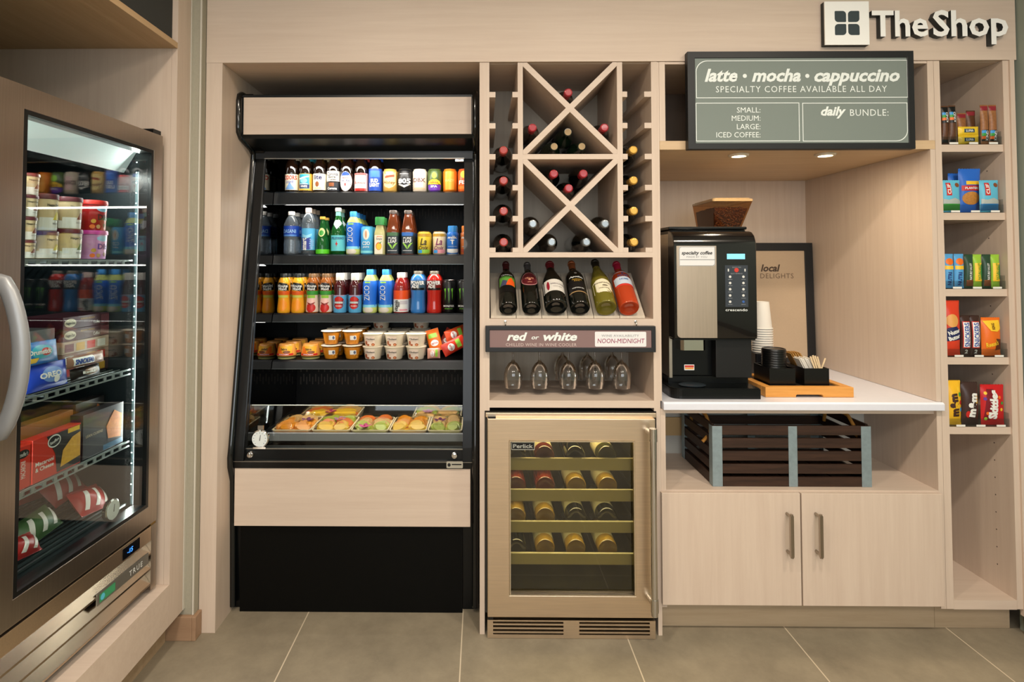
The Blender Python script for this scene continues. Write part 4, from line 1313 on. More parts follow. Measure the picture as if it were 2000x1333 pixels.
BAM = wood('bamboo', (205, 138, 62), (222, 160, 84), (2, 30, 30), rough=0.4)
tr = thing('bamboo_tray', 'honey coloured bamboo tray on the worktop carrying two black boxes', 'tray', (1.22, 0.19, CT))
tx0, tx1, ty0, ty1 = 1.0575, 1.384, 0.060, 0.330
tz = Z_(1580, 757, 0.06)
TH = tz - CT
n0, n1 = X_(1555, 770, 0.06), X_(1608, 770, 0.06)
q = MB().prism([(tx0, CT + 0.0005), (n0, CT + 0.0005), (n0, CT + 0.007), (n0 + 0.004, CT + 0.010), (n1 - 0.004, CT + 0.010), (n1, CT + 0.007), (n1, CT + 0.0005), (tx1, CT + 0.0005), (tx1, tz), (tx0, tz)], ty0, ty0 + 0.030)
q.box(tx0, tx1, ty1 - 0.030, ty1, CT + 0.0005, tz).box(tx0, tx0 + 0.030, ty0 + 0.030, ty1 - 0.030, CT + 0.0005, tz).box(tx1 - 0.030, tx1, ty0 + 0.030, ty1 - 0.030, CT + 0.0005, tz)
q.build('rim', BAM, tr, bevel=0.002)
tfz = tz - 0.006
MB().box(tx0 + 0.0305, tx1 - 0.0305, ty0 + 0.0305, ty1 - 0.0305, CT + 0.006, tfz).build('tray_floor', mat('dark_tray_floor', (30, 24, 20), 0.4), tr)
BXM = mat('black_acrylic_box', (12, 11, 11), 0.25)
def open_box(name, label, cat, x0, x1, y0, y1, z0, z1, t_=0.003):
    q = MB().box(x0, x1, y0, y1, z0, z0 + t_).box(x0, x0 + t_, y0, y1, z0 + t_, z1).box(x1 - t_, x1, y0, y1, z0 + t_, z1).box(x0 + t_, x1 - t_, y0, y0 + t_, z0 + t_, z1).box(x0 + t_, x1 - t_, y1 - t_, y1, z0 + t_, z1)
    o = q.build(name, BXM)
    return tag(o, label, cat)
lb0, lb1 = X_(1503, 740, 0.11), X_(1553.5, 740, 0.11)
lbz = Z_(1530, 720, 0.11)
open_box('lid_box', 'black box on the tray holding the stack of black cup lids', 'box', lb0, lb1, 0.11, 0.235, tfz + 0.0008, lbz)
sb0, sb1 = X_(1571, 740, 0.11), X_(1619.5, 740, 0.11)
open_box('stirrer_box', 'black box on the tray full of sugar packets and wooden stirrers', 'box', sb0, sb1, 0.11, 0.235, tfz + 0.0008, lbz)
lidm = mat('black_cup_lid', (13, 13, 13), 0.3)
lcx, lcy = (lb0 + lb1) / 2, 0.1725
def cup_lid():
    o = MB().lathe([(0, 0.0085), (0.036, 0.0085), (0.037, 0.0105), (0.041, 0.0105), (0.0425, 0.0085), (0.0435, 0.003), (0.0445, 0.0025), (0.0445, 0.0), (0.0430, 0.0), (0.042, 0.006), (0.036, 0.0070), (0, 0.0070)], (0, 0, 0), 28)
    return o
lid0 = None
for k in range(14):
    z = tfz + 0.0045 + 0.0092 * k
    lab = 'topmost black plastic cup lid on the stack in the box' if k == 13 else 'black plastic cup lid in the stack standing in a box'
    if lid0 is None:
        q = cup_lid(); lid0 = q.build('cup_cover', lidm, off=(0, 0, 0), smooth=True)
        o = lid0
    else:
        o = lid0.copy(); COL.objects.link(o)
    o.location = (lcx, lcy, z)
    tag(o, lab, 'cup lid', 'cup lids stacked on the tray')
# sugar packets and stirrers leaning in their box
PAPER = mat('white_sugar_paper', (232, 226, 216), 0.7)
rng = random.Random(5)
pk0 = None
for k in range(10):
    if pk0 is None:
        q = MB().prism([(-0.021, 0), (0.021, 0), (0.021, 0.104), (-0.021, 0.104)], -0.0012, 0.0012, 'x')
        pk0 = q.build('sugar_packet', PAPER, off=(0, 0, 0)); o = pk0
    else:
        o = pk0.copy(); COL.objects.link(o)
    o.location = (sb0 + 0.0395 + 0.0042 * k, 0.1515, tfz + 0.006 + 0.0012 * (k * 7 % 4))
    o.rotation_euler = (0, -0.46, 0)
    tag(o, 'white paper sugar packet leaning in the right black box on the tray', 'sugar packet', 'sugar packets in the right box')
pk0 = None
for k in range(9):
    if pk0 is None:
        q = MB().prism([(-0.022, 0), (0.022, 0), (0.022, 0.112), (-0.022, 0.112)], -0.0012, 0.0012, 'x')
        pk0 = q.build('sugar_packet', mat('brown_sugar_paper', (168, 122, 58), 0.7), off=(0, 0, 0)); o = pk0
    else:
        o = pk0.copy(); COL.objects.link(o)
    o.location = (sb0 + 0.0395 + 0.0046 * k, 0.2050, tfz + 0.012 + 0.003 * (k % 2))
    o.rotation_euler = (0.0, -0.46, 0)
    tag(o, 'brown raw sugar packet behind the white packets in the right box', 'sugar packet', 'brown sugar packets')
STIR = mat('birch_stirrer', (222, 196, 156), 0.6)
for k, (dx, ry, ln) in enumerate(((0.064, -0.34, 0.112), (0.069, -0.28, 0.114), (0.074, -0.34, 0.110), (0.081, -0.30, 0.112), (0.052, 0.36, 0.104), (0.085, -0.24, 0.106))):
    q = MB().box(-0.0028, 0.0028, -0.0007, 0.0007, 0, ln)
    o = q.build('coffee_stirrer', STIR, off=(0, 0, 0))
    o.location = (sb0 + dx, 0.1148 + 0.0022 * k, tfz + 0.006)
    o.rotation_euler = (0, ry, 0)
    tag(o, 'flat wooden stirrer leaning right across the others in the right box' if ry > 0 else 'flat wooden stirrer standing beside the sugar packets in the right box', 'coffee stirrer', None if ry > 0 else 'wooden stirrers in the right box')
# column of upside-down paper cups on a black cup stand behind the tray
CUPM = mat('white_paper_cup', (226, 222, 214), 0.6)
ccx, ccy = X_(1488.5, 640, 0.45), 0.45
cz0 = Z_(1490, 690, 0.41)
o = MB().prism(rrect(ccx - 0.055, ccx + 0.056, ccy - 0.055, ccy + 0.055, 0.006), CT + 0.0006, cz0 - 0.0006, 'z').build('cup_stand', mat('black_cup_stand', (14, 16, 20), 0.25))
tag(o, 'black cup stand under the column of white cups beside the machine', 'stand')
rt = (X_(1508.5, 660, 0.45) - ccx)
rb = rt * 0.66
chh = Z_(1490, 592, 0.45) - Z_(1490, 640, 0.45)
cup0 = None
for k in range(11):
    if cup0 is None:
        cup0 = thing('paper_cup', 'white paper cup', 'cup', (0, 0, 0), 'white paper cups in a column', world=False)
        MB().lathe([(rt - 0.004, 0), (rb, chh + 0.01), (rb - 0.0005, chh + 0.010), (rb - 0.0005, chh + 0.008), (0, chh + 0.008), (0, chh + 0.0075), (rb - 0.0005, chh + 0.0075), (rt - 0.0045, 0.0005)], (0, 0, 0), 30).build('body', CUPM, cup0, smooth=True)
        MB().lathe([(rt - 0.0040, 0.0002), (rt - 0.001, 0.0), (rt, 0.0018), (rt - 0.001, 0.004), (rt - 0.0040, 0.0042)], (0, 0, 0), 30).build('rim', CUPM, cup0, smooth=True)
        o = cup0
    else:
        o = copy_tree(cup0, (0, 0, 0))
    zz = cz0 + 0.0102 * k
    o.location = (ccx, ccy, zz)
    o['label'] = 'topmost upside-down white paper cup of the column beside the coffee machine' if k == 10 else 'white paper cup nested upside down in the column beside the coffee machine'

# =================================================================== CRATE
cr = thing('wooden_crate', 'dark slatted wooden crate with galvanised corner straps on the open shelf', 'crate', (1.136, 0.19, OZ))
DK = wood('dark_stained_slat', (38, 24, 17), (66, 44, 32), (2, 30, 30), rough=0.5)
DKY = wood('dark_stained_slat_side', (36, 22, 16), (58, 38, 28), (30, 2, 30), rough=0.5)
GALV = mat('galvanised_strap', (150, 166, 172), 0.5, 0.55, var=0.22, vscale=60)
gx0_, gx1_ = 0.847, 1.4215
gy0_, gy1_ = 0.030, 0.352
gh = 0.2195
for k in range(5):
    z0 = OZ + 0.0008 + k * 0.0465
    z1 = z0 + 0.0335
    for (ya_, yb_) in ((gy0_, gy0_ + 0.011), (gy1_ - 0.011, gy1_)):
        MB().box(gx0_ + 0.001, gx1_ - 0.001, ya_, yb_, z0, z1).build('slat', DK, cr, bevel=0.001)
    for (xa_, xb_) in ((gx0_, gx0_ + 0.011), (gx1_ - 0.011, gx1_)):
        MB().box(xa_ + 0.001, xb_ - 0.001, gy0_ + 0.0115, gy1_ - 0.0115, z0 + (0.006 if k else 0), z1 + 0.004).build('slat', DKY, cr, bevel=0.001)
for k in range(6):
    MB().box(gx0_ + 0.012 + k * 0.0925, gx0_ + 0.012 + k * 0.0925 + 0.085, gy0_ + 0.012, gy1_ - 0.012, OZ + 0.004, OZ + 0.012).build('bottom_slat', DKY, cr)
zt_ = OZ + gh
sw = 0.0345
for xs0, xs1 in ((gx0_ - 0.001, gx0_ + sw), (gx1_ - sw, gx1_ + 0.001)):
    for yy0, yy1 in ((gy0_ - 0.0014, gy0_ - 0.0002), (gy1_ + 0.0002, gy1_ + 0.0014)):
        xo = gx0_ if xs0 < 1 else gx1_
        q = MB().box(xs0, xs1, yy0, yy1, OZ + 0.0006, zt_)
        if yy0 < 0.1:
            q.box(*((gx0_ - 0.0014, gx0_ - 0.0001) if xs0 < 1 else (gx1_ + 0.0001, gx1_ + 0.0014)), gy0_ - 0.001, gy0_ + 0.030, OZ + 0.0006, zt_)
        else:
            q.box(*((gx0_ - 0.0014, gx0_ - 0.0001) if xs0 < 1 else (gx1_ + 0.0001, gx1_ + 0.0014)), gy1_ - 0.030, gy1_ + 0.001, OZ + 0.0006, zt_)
        q.build('corner_strap', GALV, cr)
xm0, xm1 = X_(1540, 890, 0.03), X_(1557, 890, 0.03)
MB().box(xm0, xm1, gy0_ - 0.0014, gy0_ - 0.0002, OZ + 0.0006, zt_).build('strap', GALV, cr)
MB().box(xm0, xm1, gy1_ + 0.0002, gy1_ + 0.0014, OZ + 0.0006, zt_).build('strap', GALV, cr)
ROPE = mat('yellow_rope', (176, 124, 52), 0.8, bump=0.6, bscale=300)
for sx_, xw in ((-1, gx0_), (1, gx1_)):
    o_ = 0.016 * (1 if sx_ < 0 else -1)
    xx = xw + o_
    MB().tube([(xw - sx_ * -0.014, 0.09, zt_ - 0.075), (xx, 0.092, zt_ - 0.045), (xx, 0.10, zt_ - 0.015), (xx, 0.13, zt_ + 0.012), (xx, 0.19, zt_ + 0.020), (xx, 0.25, zt_ + 0.012), (xx, 0.28, zt_ - 0.015), (xx, 0.288, zt_ - 0.050)], 0.0065, 8).tube([(xx - 0.004, 0.088, zt_ - 0.05), (xx + 0.010, 0.085, zt_ - 0.04), (xx + 0.016, 0.09, zt_ - 0.03)], 0.006, 8).build('rope_handle', ROPE, cr, smooth=True)
# tan board seen behind the crate
a, b = at(1299, 858, 0.385)
c, d_ = at(1339, 822, 0.385)
o = MB().box(0.672, 0.90, 0.386, 0.3945, 0.595, 0.672).build('cardboard_panel', mat('tan_cardboard', (196, 164, 116), 0.7))
tag(o, 'tan cardboard strip behind the crate at the back of the open shelf', 'cardboard')

# =================================================================== PRODUCTS: GENERIC BUILDERS (each built at the origin, front towards -Y)
def interp(prof, z):
    for (r0, z0), (r1, z1) in zip(prof, prof[1:]):
        if z0 <= z <= z1 and z1 > z0:
            return r0 + (r1 - r0) * (z - z0) / (z1 - z0)
    return prof[-1][0]


LONGNECK = [(0, 0), (.92, 0), (1, .02), (1, .53), (.97, .58), (.85, .65), (.55, .74), (.44, .82), (.40, .93), (.46, .94), (.46, .96), (.38, .965), (.38, .99), (0, .99)]
CAN = [(0, .015), (.72, .015), (.78, 0), (.86, .01), (1, .07), (1, .90), (.84, .97), (.86, .985), (.86, 1), (.79, 1), (.77, .975), (0, .975)]
SLIMCAN = [(0, .015), (.74, .015), (.80, 0), (.88, .01), (1, .05), (1, .93), (.88, .975), (.90, .985), (.90, 1), (.83, 1), (.81, .98), (0, .98)]
WATER = [(0, .02), (.5, .01), (.8, 0), (.96, .03), (1, .08), (.93, .17), (1, .24), (.93, .32), (.97, .38), (1, .44), (1, .64), (.96, .71), (.72, .82), (.45, .89), (.40, .905), (.40, .94), (0, .94)]
SMART = [(0, .01), (.85, 0), (1, .02), (1, .66), (.96, .74), (.78, .83), (.46, .89), (.40, .905), (.40, .94), (0, .94)]
PERRIER = [(0, .01), (.85, 0), (1, .03), (1, .12), (.96, .30), (.76, .52), (.48, .72), (.33, .86), (.31, .95), (.37, .955), (.37, .97), (0, .97)]
PELLEG = [(0, .01), (.88, 0), (1, .02), (1, .44), (.92, .54), (.62, .68), (.38, .82), (.33, .93), (.38, .935), (.38, .96), (0, .96)]
ZICOB = [(0, .01), (.9, 0), (1, .03), (1, .10), (.91, .20), (.91, .30), (.98, .46), (1, .60), (.97, .68), (.80, .78), (.52, .86), (.44, .885), (.44, .91), (0, .91)]
SQBOT = [(0, 0), (.98, 0), (1, .01), (1, .52), (.94, .60), (.70, .74), (.62, .80), (.60, .83), (0, .83)]
TEABOT = [(0, 0), (.97, 0), (1, .01), (1, .50), (.95, .58), (.72, .78), (.56, .89), (.56, .92), (0, .92)]
MILKB = [(0, 0), (.92, 0), (1, .03), (1, .54), (.95, .58), (1, .64), (.98, .74), (.80, .78), (.78, .80), (.78, .82), (0, .82)]
MINUTE = [(0, 0), (.92, 0), (1, .03), (1, .10), (.90, .28), (.84, .40), (.90, .48), (.93, .54), (.93, .72), (.82, .82), (.62, .89), (.58, .91), (0, .91)]
OCEAN = [(0, 0), (.92, 0), (1, .03), (1, .46), (.94, .52), (.96, .60), (.82, .72), (.62, .80), (.58, .82), (0, .82)]
VITAMIN = [(0, 0), (.95, 0), (1, .02), (1, .60), (.92, .68), (.72, .80), (.52, .87), (.48, .88), (0, .88)]
POWERB = [(0, 0), (.92, 0), (1, .03), (.99, .10), (.92, .24), (.92, .48), (.99, .53), (1, .78), (.84, .86), (.58, .92), (.54, .93), (0, .93)]
WINEB = [(0, .03), (.3, .025), (.7, 0), (.93, 0), (1, .015), (1, .58), (.96, .63), (.78, .70), (.46, .77), (.37, .82), (.36, .95), (.41, .955), (.41, .975), (.36, .98), (.36, 1), (0, 1)]
BURG = [(0, .03), (.3, .025), (.7, 0), (.93, 0), (1, .015), (1, .44), (.93, .54), (.66, .68), (.42, .79), (.37, .85), (.36, .95), (.41, .955), (.41, .975), (.36, .98), (.36, 1), (0, 1)]


class Prod:
    """one bottle, can or cup: a lathe body with labels wrapped on it"""
    def __init__(s, name, label, cat, group, R, H, prof, body, sq=0.0, seg=24, part='body'):
        s.R, s.H, s.sq = R, H, sq
        s.prof = [(r * R, z * H) for r, z in prof]
        s.p = 2 + 6 * sq
        s.o = thing(name, label, cat, (0, 0, 0), group, world=False)
        s.body = MB().lathe(s.prof, (0, 0, 0), seg, sq=sq).build(part, body, s.o, smooth=True, angle=50)

    def drape(s, x, z, off):
        r = interp(s.prof, z)
        q = max(0.0, 1 - (min(abs(x), r * 0.985) / r) ** s.p) ** (1 / s.p)
        return (x, -r * q - off, z)

    def cap(s, m, z0, z1, r, name='cap', ridge=0):
        R, H = s.R * r, s.H
        MB().lathe([(0, z0 * H), (R, z0 * H), (R * 1.0, (z0 + (z1 - z0) * 0.85) * H), (R * 0.93, z1 * H), (0, z1 * H)], (0, 0, 0), 18, sq=s.sq * 0.6).build(name, m, s.o, smooth=True, angle=40)
        return s

    def band(s, m, z0, z1, off=0.0005, name='label'):
        """a wrap all the way round between two heights (fractions)"""
        zs = sorted(set([z0 * s.H, z1 * s.H] + [z for _, z in s.prof if z0 * s.H < z < z1 * s.H]))
        s.lab = MB().lathe([(interp(s.prof, z) + off, z) for z in zs], (0, 0, 0), 24, sq=s.sq).build(name, m, s.o, smooth=True)
        s.o_ = off
        return s

    def shape(s, m, kind, x0, x1, z0, z1, off=0.0008, poly=None, name='print', parent=None):
        """a printed patch; x in fractions of R, z in fractions of H"""
        q = MB()
        if poly:
            poly = [(a * s.R, b * s.H) for a, b in poly]
        decal(q, kind, x0 * s.R, x1 * s.R, z0 * s.H, z1 * s.H, s.drape, off, poly=poly)
        o = q.build(name, m, parent or getattr(s, 'lab', None) or s.o, off=(0, 0, 0))
        if not (parent or getattr(s, 'lab', None)):
            s.lab = o
        return s

    def text(s, m, t, z, h, w, x=0.0, rot=0.0, off=0.0013, bold=0.02, shear=0.0):
        q = MB()
        put_text(q, t, x * s.R, z * s.H, h * s.H, s.drape, width=w * s.R * 2 if not rot else w * s.H, rot=rot, bold=bold, shear=shear, off=off, fine=True)
        q.build('lettering', m, getattr(s, 'lab', None) or s.o, off=(0, 0, 0))
        return s


def P(name, col, rough=0.35, **k):
    return mat('ink_' + name, col, rough, **k)


AMBER = mat('brown_beer_glass', (22, 11, 6), 0.05, coat=0.6)
ALU = mat('can_aluminium', (190, 190, 188), 0.25, 0.9)
CLEARW = mat('clear_water_bottle', (222, 238, 250), 0.04, trans=0.88, ior=1.33, coat=0.3)
GREENG = mat('green_bottle_glass', (34, 120, 52), 0.05, trans=0.55, ior=1.4)
CREAM = P('cream', (232, 220, 190))
NAVY = P('navy', (26, 34, 84))
RED = P('red', (196, 40, 34))
ROYAL = P('royal', (30, 70, 160))
SKY = P('sky', (60, 150, 215))
TEAL = P('teal', (40, 140, 160))
GOLD = P('gold', (206, 160, 60))
WHT = P('white', (235, 235, 230))
BLK = P('black', (14, 14, 14))
GRN = P('green', (60, 150, 60))
LIME = P('lime', (150, 205, 70))
ORG = P('orange', (232, 112, 34))
YEL = P('yellow', (244, 198, 50))
PURP = P('purple', (96, 50, 150))
BRN = P('brown', (130, 74, 40))
PINK = P('pink', (226, 150, 160))
SLVR = P('silver', (200, 196, 188), 0.3, metal=0.6)


def put(prod, px, zbase, Yc, base_y):
    x = X_(px, base_y, Yc)
    prod.o.location = (x, Yc, zbase + 0.0008)
    prod.o['_px'] = px
    return prod.o


def behind(o, n, dy, label, dx=0.0):
    """copies standing in the rows behind"""
    out = []
    for k in range(1, n + 1):
        c = copy_tree(o, (o.location.x + dx * k, o.location.y + dy * k, o.location.z), label[k - 1] if isinstance(label, (list, tuple)) else label)
        out.append(c)
    return out


# ---------------------------------------------------------------- shelf 1: beer
z1_ = SHELVES[0][0]
YL = 0.396
RB_ = 12.9 / pxm(YL + 0.03)
HB_ = 0.200
G1 = 'bottled and canned beers on the top shelf'
def beer(px, label):
    p = Prod('beer_bottle', label, 'bottle', G1, RB_, HB_, LONGNECK, AMBER)
    put(p, px, z1_, YL + RB_ + 0.001, 375)
    return p
b = beer(570, 'brown beer bottle with red and blue lettering, first on the top shelf')
b.band(P('oat', (214, 206, 180)), .05, .40).text(RED, 'COORS', .325, .09, .92, bold=.03).text(ROYAL, 'LIGHT', .225, .05, .55).shape(P('ice', (110, 150, 200)), 'poly', 0, 0, 0, 0, poly=[(-.75, .06), (.75, .06), (.1, .20), (-.1, .20)]).cap(SLVR, .955, 1, .44).band(P('neck_grey', (190, 184, 160)), .76, .90, name='neck_label')
beers = [b]
b = beer(597, 'brown beer bottle with yellow bordered teal moon label on the top shelf')
b.band(GOLD, .04, .41).shape(TEAL, 'rect', -.78, .78, .08, .40, .0008).shape(P('moon_sky', (120, 190, 210)), 'oval', -.55, .5, .20, .31, .0012).shape(WHT, 'poly', 0, 0, 0, 0, .0011, [(-.7, .28), (.7, .34), (.7, .37), (-.7, .31)]).shape(NAVY, 'rect', -.75, .75, .09, .17, .0011).text(WHT, 'WHITE', .13, .045, .5, off=.0016).text(WHT, 'BLUE MOON', .185, .022, .55, off=.0016).cap(P('cap_teal', (60, 150, 150)), .955, 1, .44).band(TEAL, .74, .90, name='neck_label')
beers.append(b)
b = beer(624.5, 'brown beer bottle with cream label reading lite on the top shelf')
b.band(CREAM, .05, .41).text(NAVY, 'lite', .335, .10, .62, x=-.05, bold=.03).shape(BRN, 'oval', -.42, .15, .12, .24, .0010).text(GOLD, 'PILSNER', .09, .022, .5).cap(WHT, .955, 1, .44).band(P('neck_cream', (220, 212, 170)), .78, .92, name='neck_label')
beers.append(b)
b = beer(651.5, 'beer bottle with white printed crest over dark band on the top shelf')
b.band(P('print_white', (214, 206, 196)), .24, .47).text(P('print_navy', (50, 48, 60)), 'Corona', .405, .07, .8, bold=.02).text(BLK, 'Extra', .34, .05, .5).text(BLK, 'LA CERVEZA', .275, .025, .6).band(P('dark_print', (40, 44, 50)), .03, .22, name='lower_label').text(WHT, 'Corona', .085, .05, .7).shape(BRN, 'rect', -.5, .3, .13, .21).cap(GOLD, .955, 1, .44).band(GOLD, .77, .9, name='neck_label')
beers.append(b)
b = beer(677.5, 'beer bottle with white oval label under a blue top on the top shelf')
b.shape(P('oval_white', (226, 220, 214)), 'oval', -.9, .9, .02, .46, .0006, name='label').shape(ROYAL, 'poly', 0, 0, 0, 0, .0010, [(-.66, .365), (.66, .365), (.5, .42), (.2, .452), (-.2, .452), (-.5, .42)]).text(P('grey_navy', (80, 84, 120)), 'ULTRA', .255, .045, .62).text(RED, 'Michelob', .315, .028, .45).shape(RED, 'rect', -.15, .05, .14, .20, .0010).cap(NAVY, .955, 1, .44).band(P('cap_foil', (70, 84, 140)), .80, .94, name='neck_label')
beers.append(b)
b = beer(705.5, 'beer bottle with pale pink and red banded label on the top shelf')
b.band(P('label_pink', (230, 178, 170)), .03, .42).shape(RED, 'rect', -.97, .97, .03, .085).shape(P('label_rose', (222, 88, 84)), 'rect', -.97, .97, .375, .42).shape(WHT, 'rect', -.97, .97, .09, .23).text(P('label_red', (180, 60, 60)), 'Budweiser', .21, .055, .85, bold=.02, shear=.2).text(BRN, 'KING OF BEERS', .13, .022, .6).cap(RED, .955, 1, .44).band(P('neck_red', (206, 80, 70)), .78, .91, name='neck_label')
beers.append(b)
b = beer(733, 'beer bottle fully wrapped in bright blue, last bottle before the cans')
b.band(ROYAL, .03, .52).text(WHT, 'BUD', .255, .075, .55, bold=.04).text(WHT, 'LIGHT', .16, .075, .72, bold=.04).shape(P('mid_blue', (54, 110, 200)), 'rect', -.8, .8, .33, .47).cap(P('cap_pale', (190, 200, 220)), .955, 1, .44).band(ROYAL, .78, .90, name='neck_label')
beers.append(b)
nm = ['first', 'second', 'third', 'fourth', 'fifth', 'sixth', 'seventh']
for k, b in enumerate(beers):
    behind(b.o, 2, 2 * RB_ + 0.003, ['beer bottle standing directly behind the %s front bottle of the top shelf' % nm[k], 'beer bottle at the back of the top shelf behind the %s front bottle' % nm[k]])
RC_ = 14.0 / pxm(YL + 0.03)
HC_ = Z_(790, 330, YL) - z1_
def beercan(px, label, m, top=ALU):
    p = Prod('beer_can', label, 'can', G1, RC_, HC_, CAN, m)
    put(p, px, z1_, YL + RC_ + 0.001, 375)
    MB().lathe([(.85 * RC_, HC_ * .982), (.86 * RC_, HC_ * 1.001), (.79 * RC_, HC_ * 1.001), (.77 * RC_, HC_ * .978), (0, HC_ * .978)], (0, 0, 0), 24).build('can_end', top, p.o, smooth=True)
    return p
c = beercan(762, 'gold honey coloured beer can, first can on the top shelf', P('can_gold', (216, 170, 86), 0.3, metal=.3))
c.shape(P('pale_gold', (236, 210, 140)), 'poly', 0, 0, 0, 0, .0006, [(-.85, .35), (-.5, .22), (0, .16), (.5, .22), (.85, .35), (.85, .88), (-.85, .88)], name='label').text(BRN, 'Honey', .42, .15, .82, shear=.2).shape(P('rust', (160, 70, 44)), 'poly', 0, 0, 0, 0, .0010, [(-.6, .60), (.7, .66), (.7, .76), (-.6, .70)])
cans = [c]
c = beercan(791, 'black beer can with large white 805 on the top shelf', BLK)
c.text(WHT, '805', .48, .20, .86, bold=.03).shape(SLVR, 'poly', 0, 0, 0, 0, .0006, [(-.85, .33), (0, .19), (.85, .33), (.8, .36), (0, .23), (-.8, .36)], name='label').shape(SLVR, 'rect', -.6, .6, .78, .80)
cans.append(c)
c = beercan(820, 'cream beer can with pale pink panel and brown letters on the top shelf', P('can_cream', (214, 198, 176), 0.3))
c.shape(P('blush', (226, 190, 186)), 'rect', -.5, .5, .2, .8, .0006, name='label').text(P('taupe', (110, 80, 70)), 'DBX', .52, .17, .84).shape(P('tan', (190, 164, 130)), 'rect', -.9, .9, .12, .17, .0008)
cans.append(c)
c = beercan(849, 'dark green beer can with purple and yellow label on the top shelf', P('can_olive', (66, 84, 40), 0.3))
c.shape(PURP, 'poly', 0, 0, 0, 0, .0006, [(-.8, .02), (.8, .02), (.9, .32), (-.9, .32)], name='label').shape(YEL, 'poly', 0, 0, 0, 0, .0008, [(-.9, .33), (.9, .33), (.75, .47), (.3, .55), (-.3, .55), (-.75, .47)]).shape(LIME, 'oval', -.35, .35, .58, .86, .0008).text(WHT, 'IPA', .24, .09, .45).text(BRN, 'SIERRA', .41, .07, .6)
cans.append(c)
c = beercan(879, 'plain shiny orange beer can on the top shelf', P('can_orange', (230, 128, 36), 0.28, metal=.25))
c.shape(P('amber', (240, 160, 60), 0.3, metal=.2), 'rect', -.6, .6, .1, .88, .0006, name='label').text(P('pale_amber', (250, 196, 120)), 'HAZY', .5, .1, .6)
cans.append(c)
c = beercan(908, 'orange and red patterned beer can cut by the right frame of the case', P('can_red_orange', (214, 92, 40), 0.3))
c.shape(YEL, 'oval', -.6, .5, .6, .92, .0006, name='label').text(WHT, 'FIST', .42, .16, .8).shape(ORG, 'rect', -.95, .95, .04, .26, .0008)
cans.append(c)
for k, c in enumerate(cans):
    behind(c.o, 1, 2 * RC_ + 0.003, 'beer can directly behind the %s front can of the top shelf' % nm[k])

# ---------------------------------------------------------------- shelf 2: water and tea
z2_ = SHELVES[1][0]
G2 = 'bottles and cans on the second shelf'
def drink(name, label, cat, px, wpx, top, prof, m, zb, grp, ybase, sq=0.0, Y=None):
    R = (wpx - 1.2) / 2 / pxm(YL + 0.02)
    Yc = YL + R + 0.001
    H = Z_(px, top, Yc) - zb
    p = Prod(name, label, cat, grp, R, H, prof, m, sq=sq)
    put(p, px, zb, Yc, ybase)
    p.wpx = wpx
    return p
WCAP = P('cap_white', (226, 222, 214))
p = drink('water_bottle', 'clear water bottle with deep blue label, first on the second shelf', 'bottle', 569, 31, 414, WATER, CLEARW, z2_, G2, 498)
p.band(P('water_blue', (30, 70, 170)), .42, .66).text(P('pale_blue', (150, 190, 230)), 'DASANI', .54, .08, .8).shape(P('mid_blue2', (90, 140, 210)), 'rect', -.95, .95, .42, .46).cap(WCAP, .915, 1, .44)
behind(p.o, 2, 2 * p.R + 0.004, ['clear water bottle just behind the first one on the second shelf', 'clear water bottle at the back behind the first one on the second shelf'])
p = drink('water_bottle', 'tall clear water bottle with light blue over navy label on the second shelf', 'bottle', 602.5, 27.5, 407, SMART, CLEARW, z2_, G2, 498)
p.band(P('aqua_label', (90, 180, 226)), .10, .56).shape(P('smart_navy', (26, 44, 140)), 'rect', -.95, .6, .11, .36).text(WHT, 'smart', .225, .11, .26, x=-.45, rot=PI / 2, bold=.04).text(P('pale_blue', (150, 190, 230)), 'water', .225, .10, .24, x=.55, rot=PI / 2).shape(P('ripple', (150, 214, 240)), 'poly', 0, 0, 0, 0, .0009, [(-.9, .40), (-.4, .36), (.2, .35), (.9, .42), (.9, .46), (.2, .40), (-.4, .41), (-.9, .45)]).cap(P('cap_blush', (224, 196, 176)), .90, 1, .47)
behind(p.o, 2, 2 * p.R + 0.004, ['clear water bottle directly behind the light blue and navy label bottle', 'clear water bottle at the back behind the light blue and navy label'])
p = drink('sparkling_water_bottle', 'small green sparkling water bottle with gold cap on the second shelf', 'bottle', 630, 27.5, 424, PERRIER, GREENG, z2_, G2, 498)
p.shape(P('lime_label', (220, 222, 150)), 'oval', -.48, .48, .47, .70, .0008, name='label').shape(GRN, 'oval', -.33, .33, .50, .64, .0011).band(P('bright_green', (90, 200, 40)), .02, .14, name='base_label').cap(GOLD, .93, 1, .42)
behind(p.o, 1, 2 * p.R + 0.004, 'small green bottle with gold cap behind the front green bottle')
p = drink('sparkling_water_bottle', 'tall green bottle with aqua label and pale diamond on its neck', 'bottle', 660.5, 29, 407, PELLEG, GREENG, z2_, G2, 498)
p.band(P('pelle_aqua', (100, 200, 206)), .08, .41).shape(P('pelle_pale', (200, 214, 220)), 'poly', 0, 0, 0, 0, .0009, [(-.66, .66), (0, .54), (.66, .66), (.3, .74), (-.3, .74)], name='neck_crest', parent=p.o).text(P('pelle_blue', (30, 60, 120)), 'S.PELLEGRINO', .35, .05, .9).shape(RED, 'poly', 0, 0, 0, 0, .0011, [(0, .30), (-.06, .25), (-.2, .23), (-.06, .21), (0, .16), (.06, .21), (.2, .23), (.06, .25)]).band(P('neck_aqua', (120, 180, 170)), .83, .92, name='neck_band').cap(P('cap_cream', (226, 214, 186)), .925, 1, .44)
behind(p.o, 1, 2 * p.R + 0.004, 'tall green bottle behind the aqua labelled green bottle')
ZBLUE = P('zico_blue', (36, 110, 214))
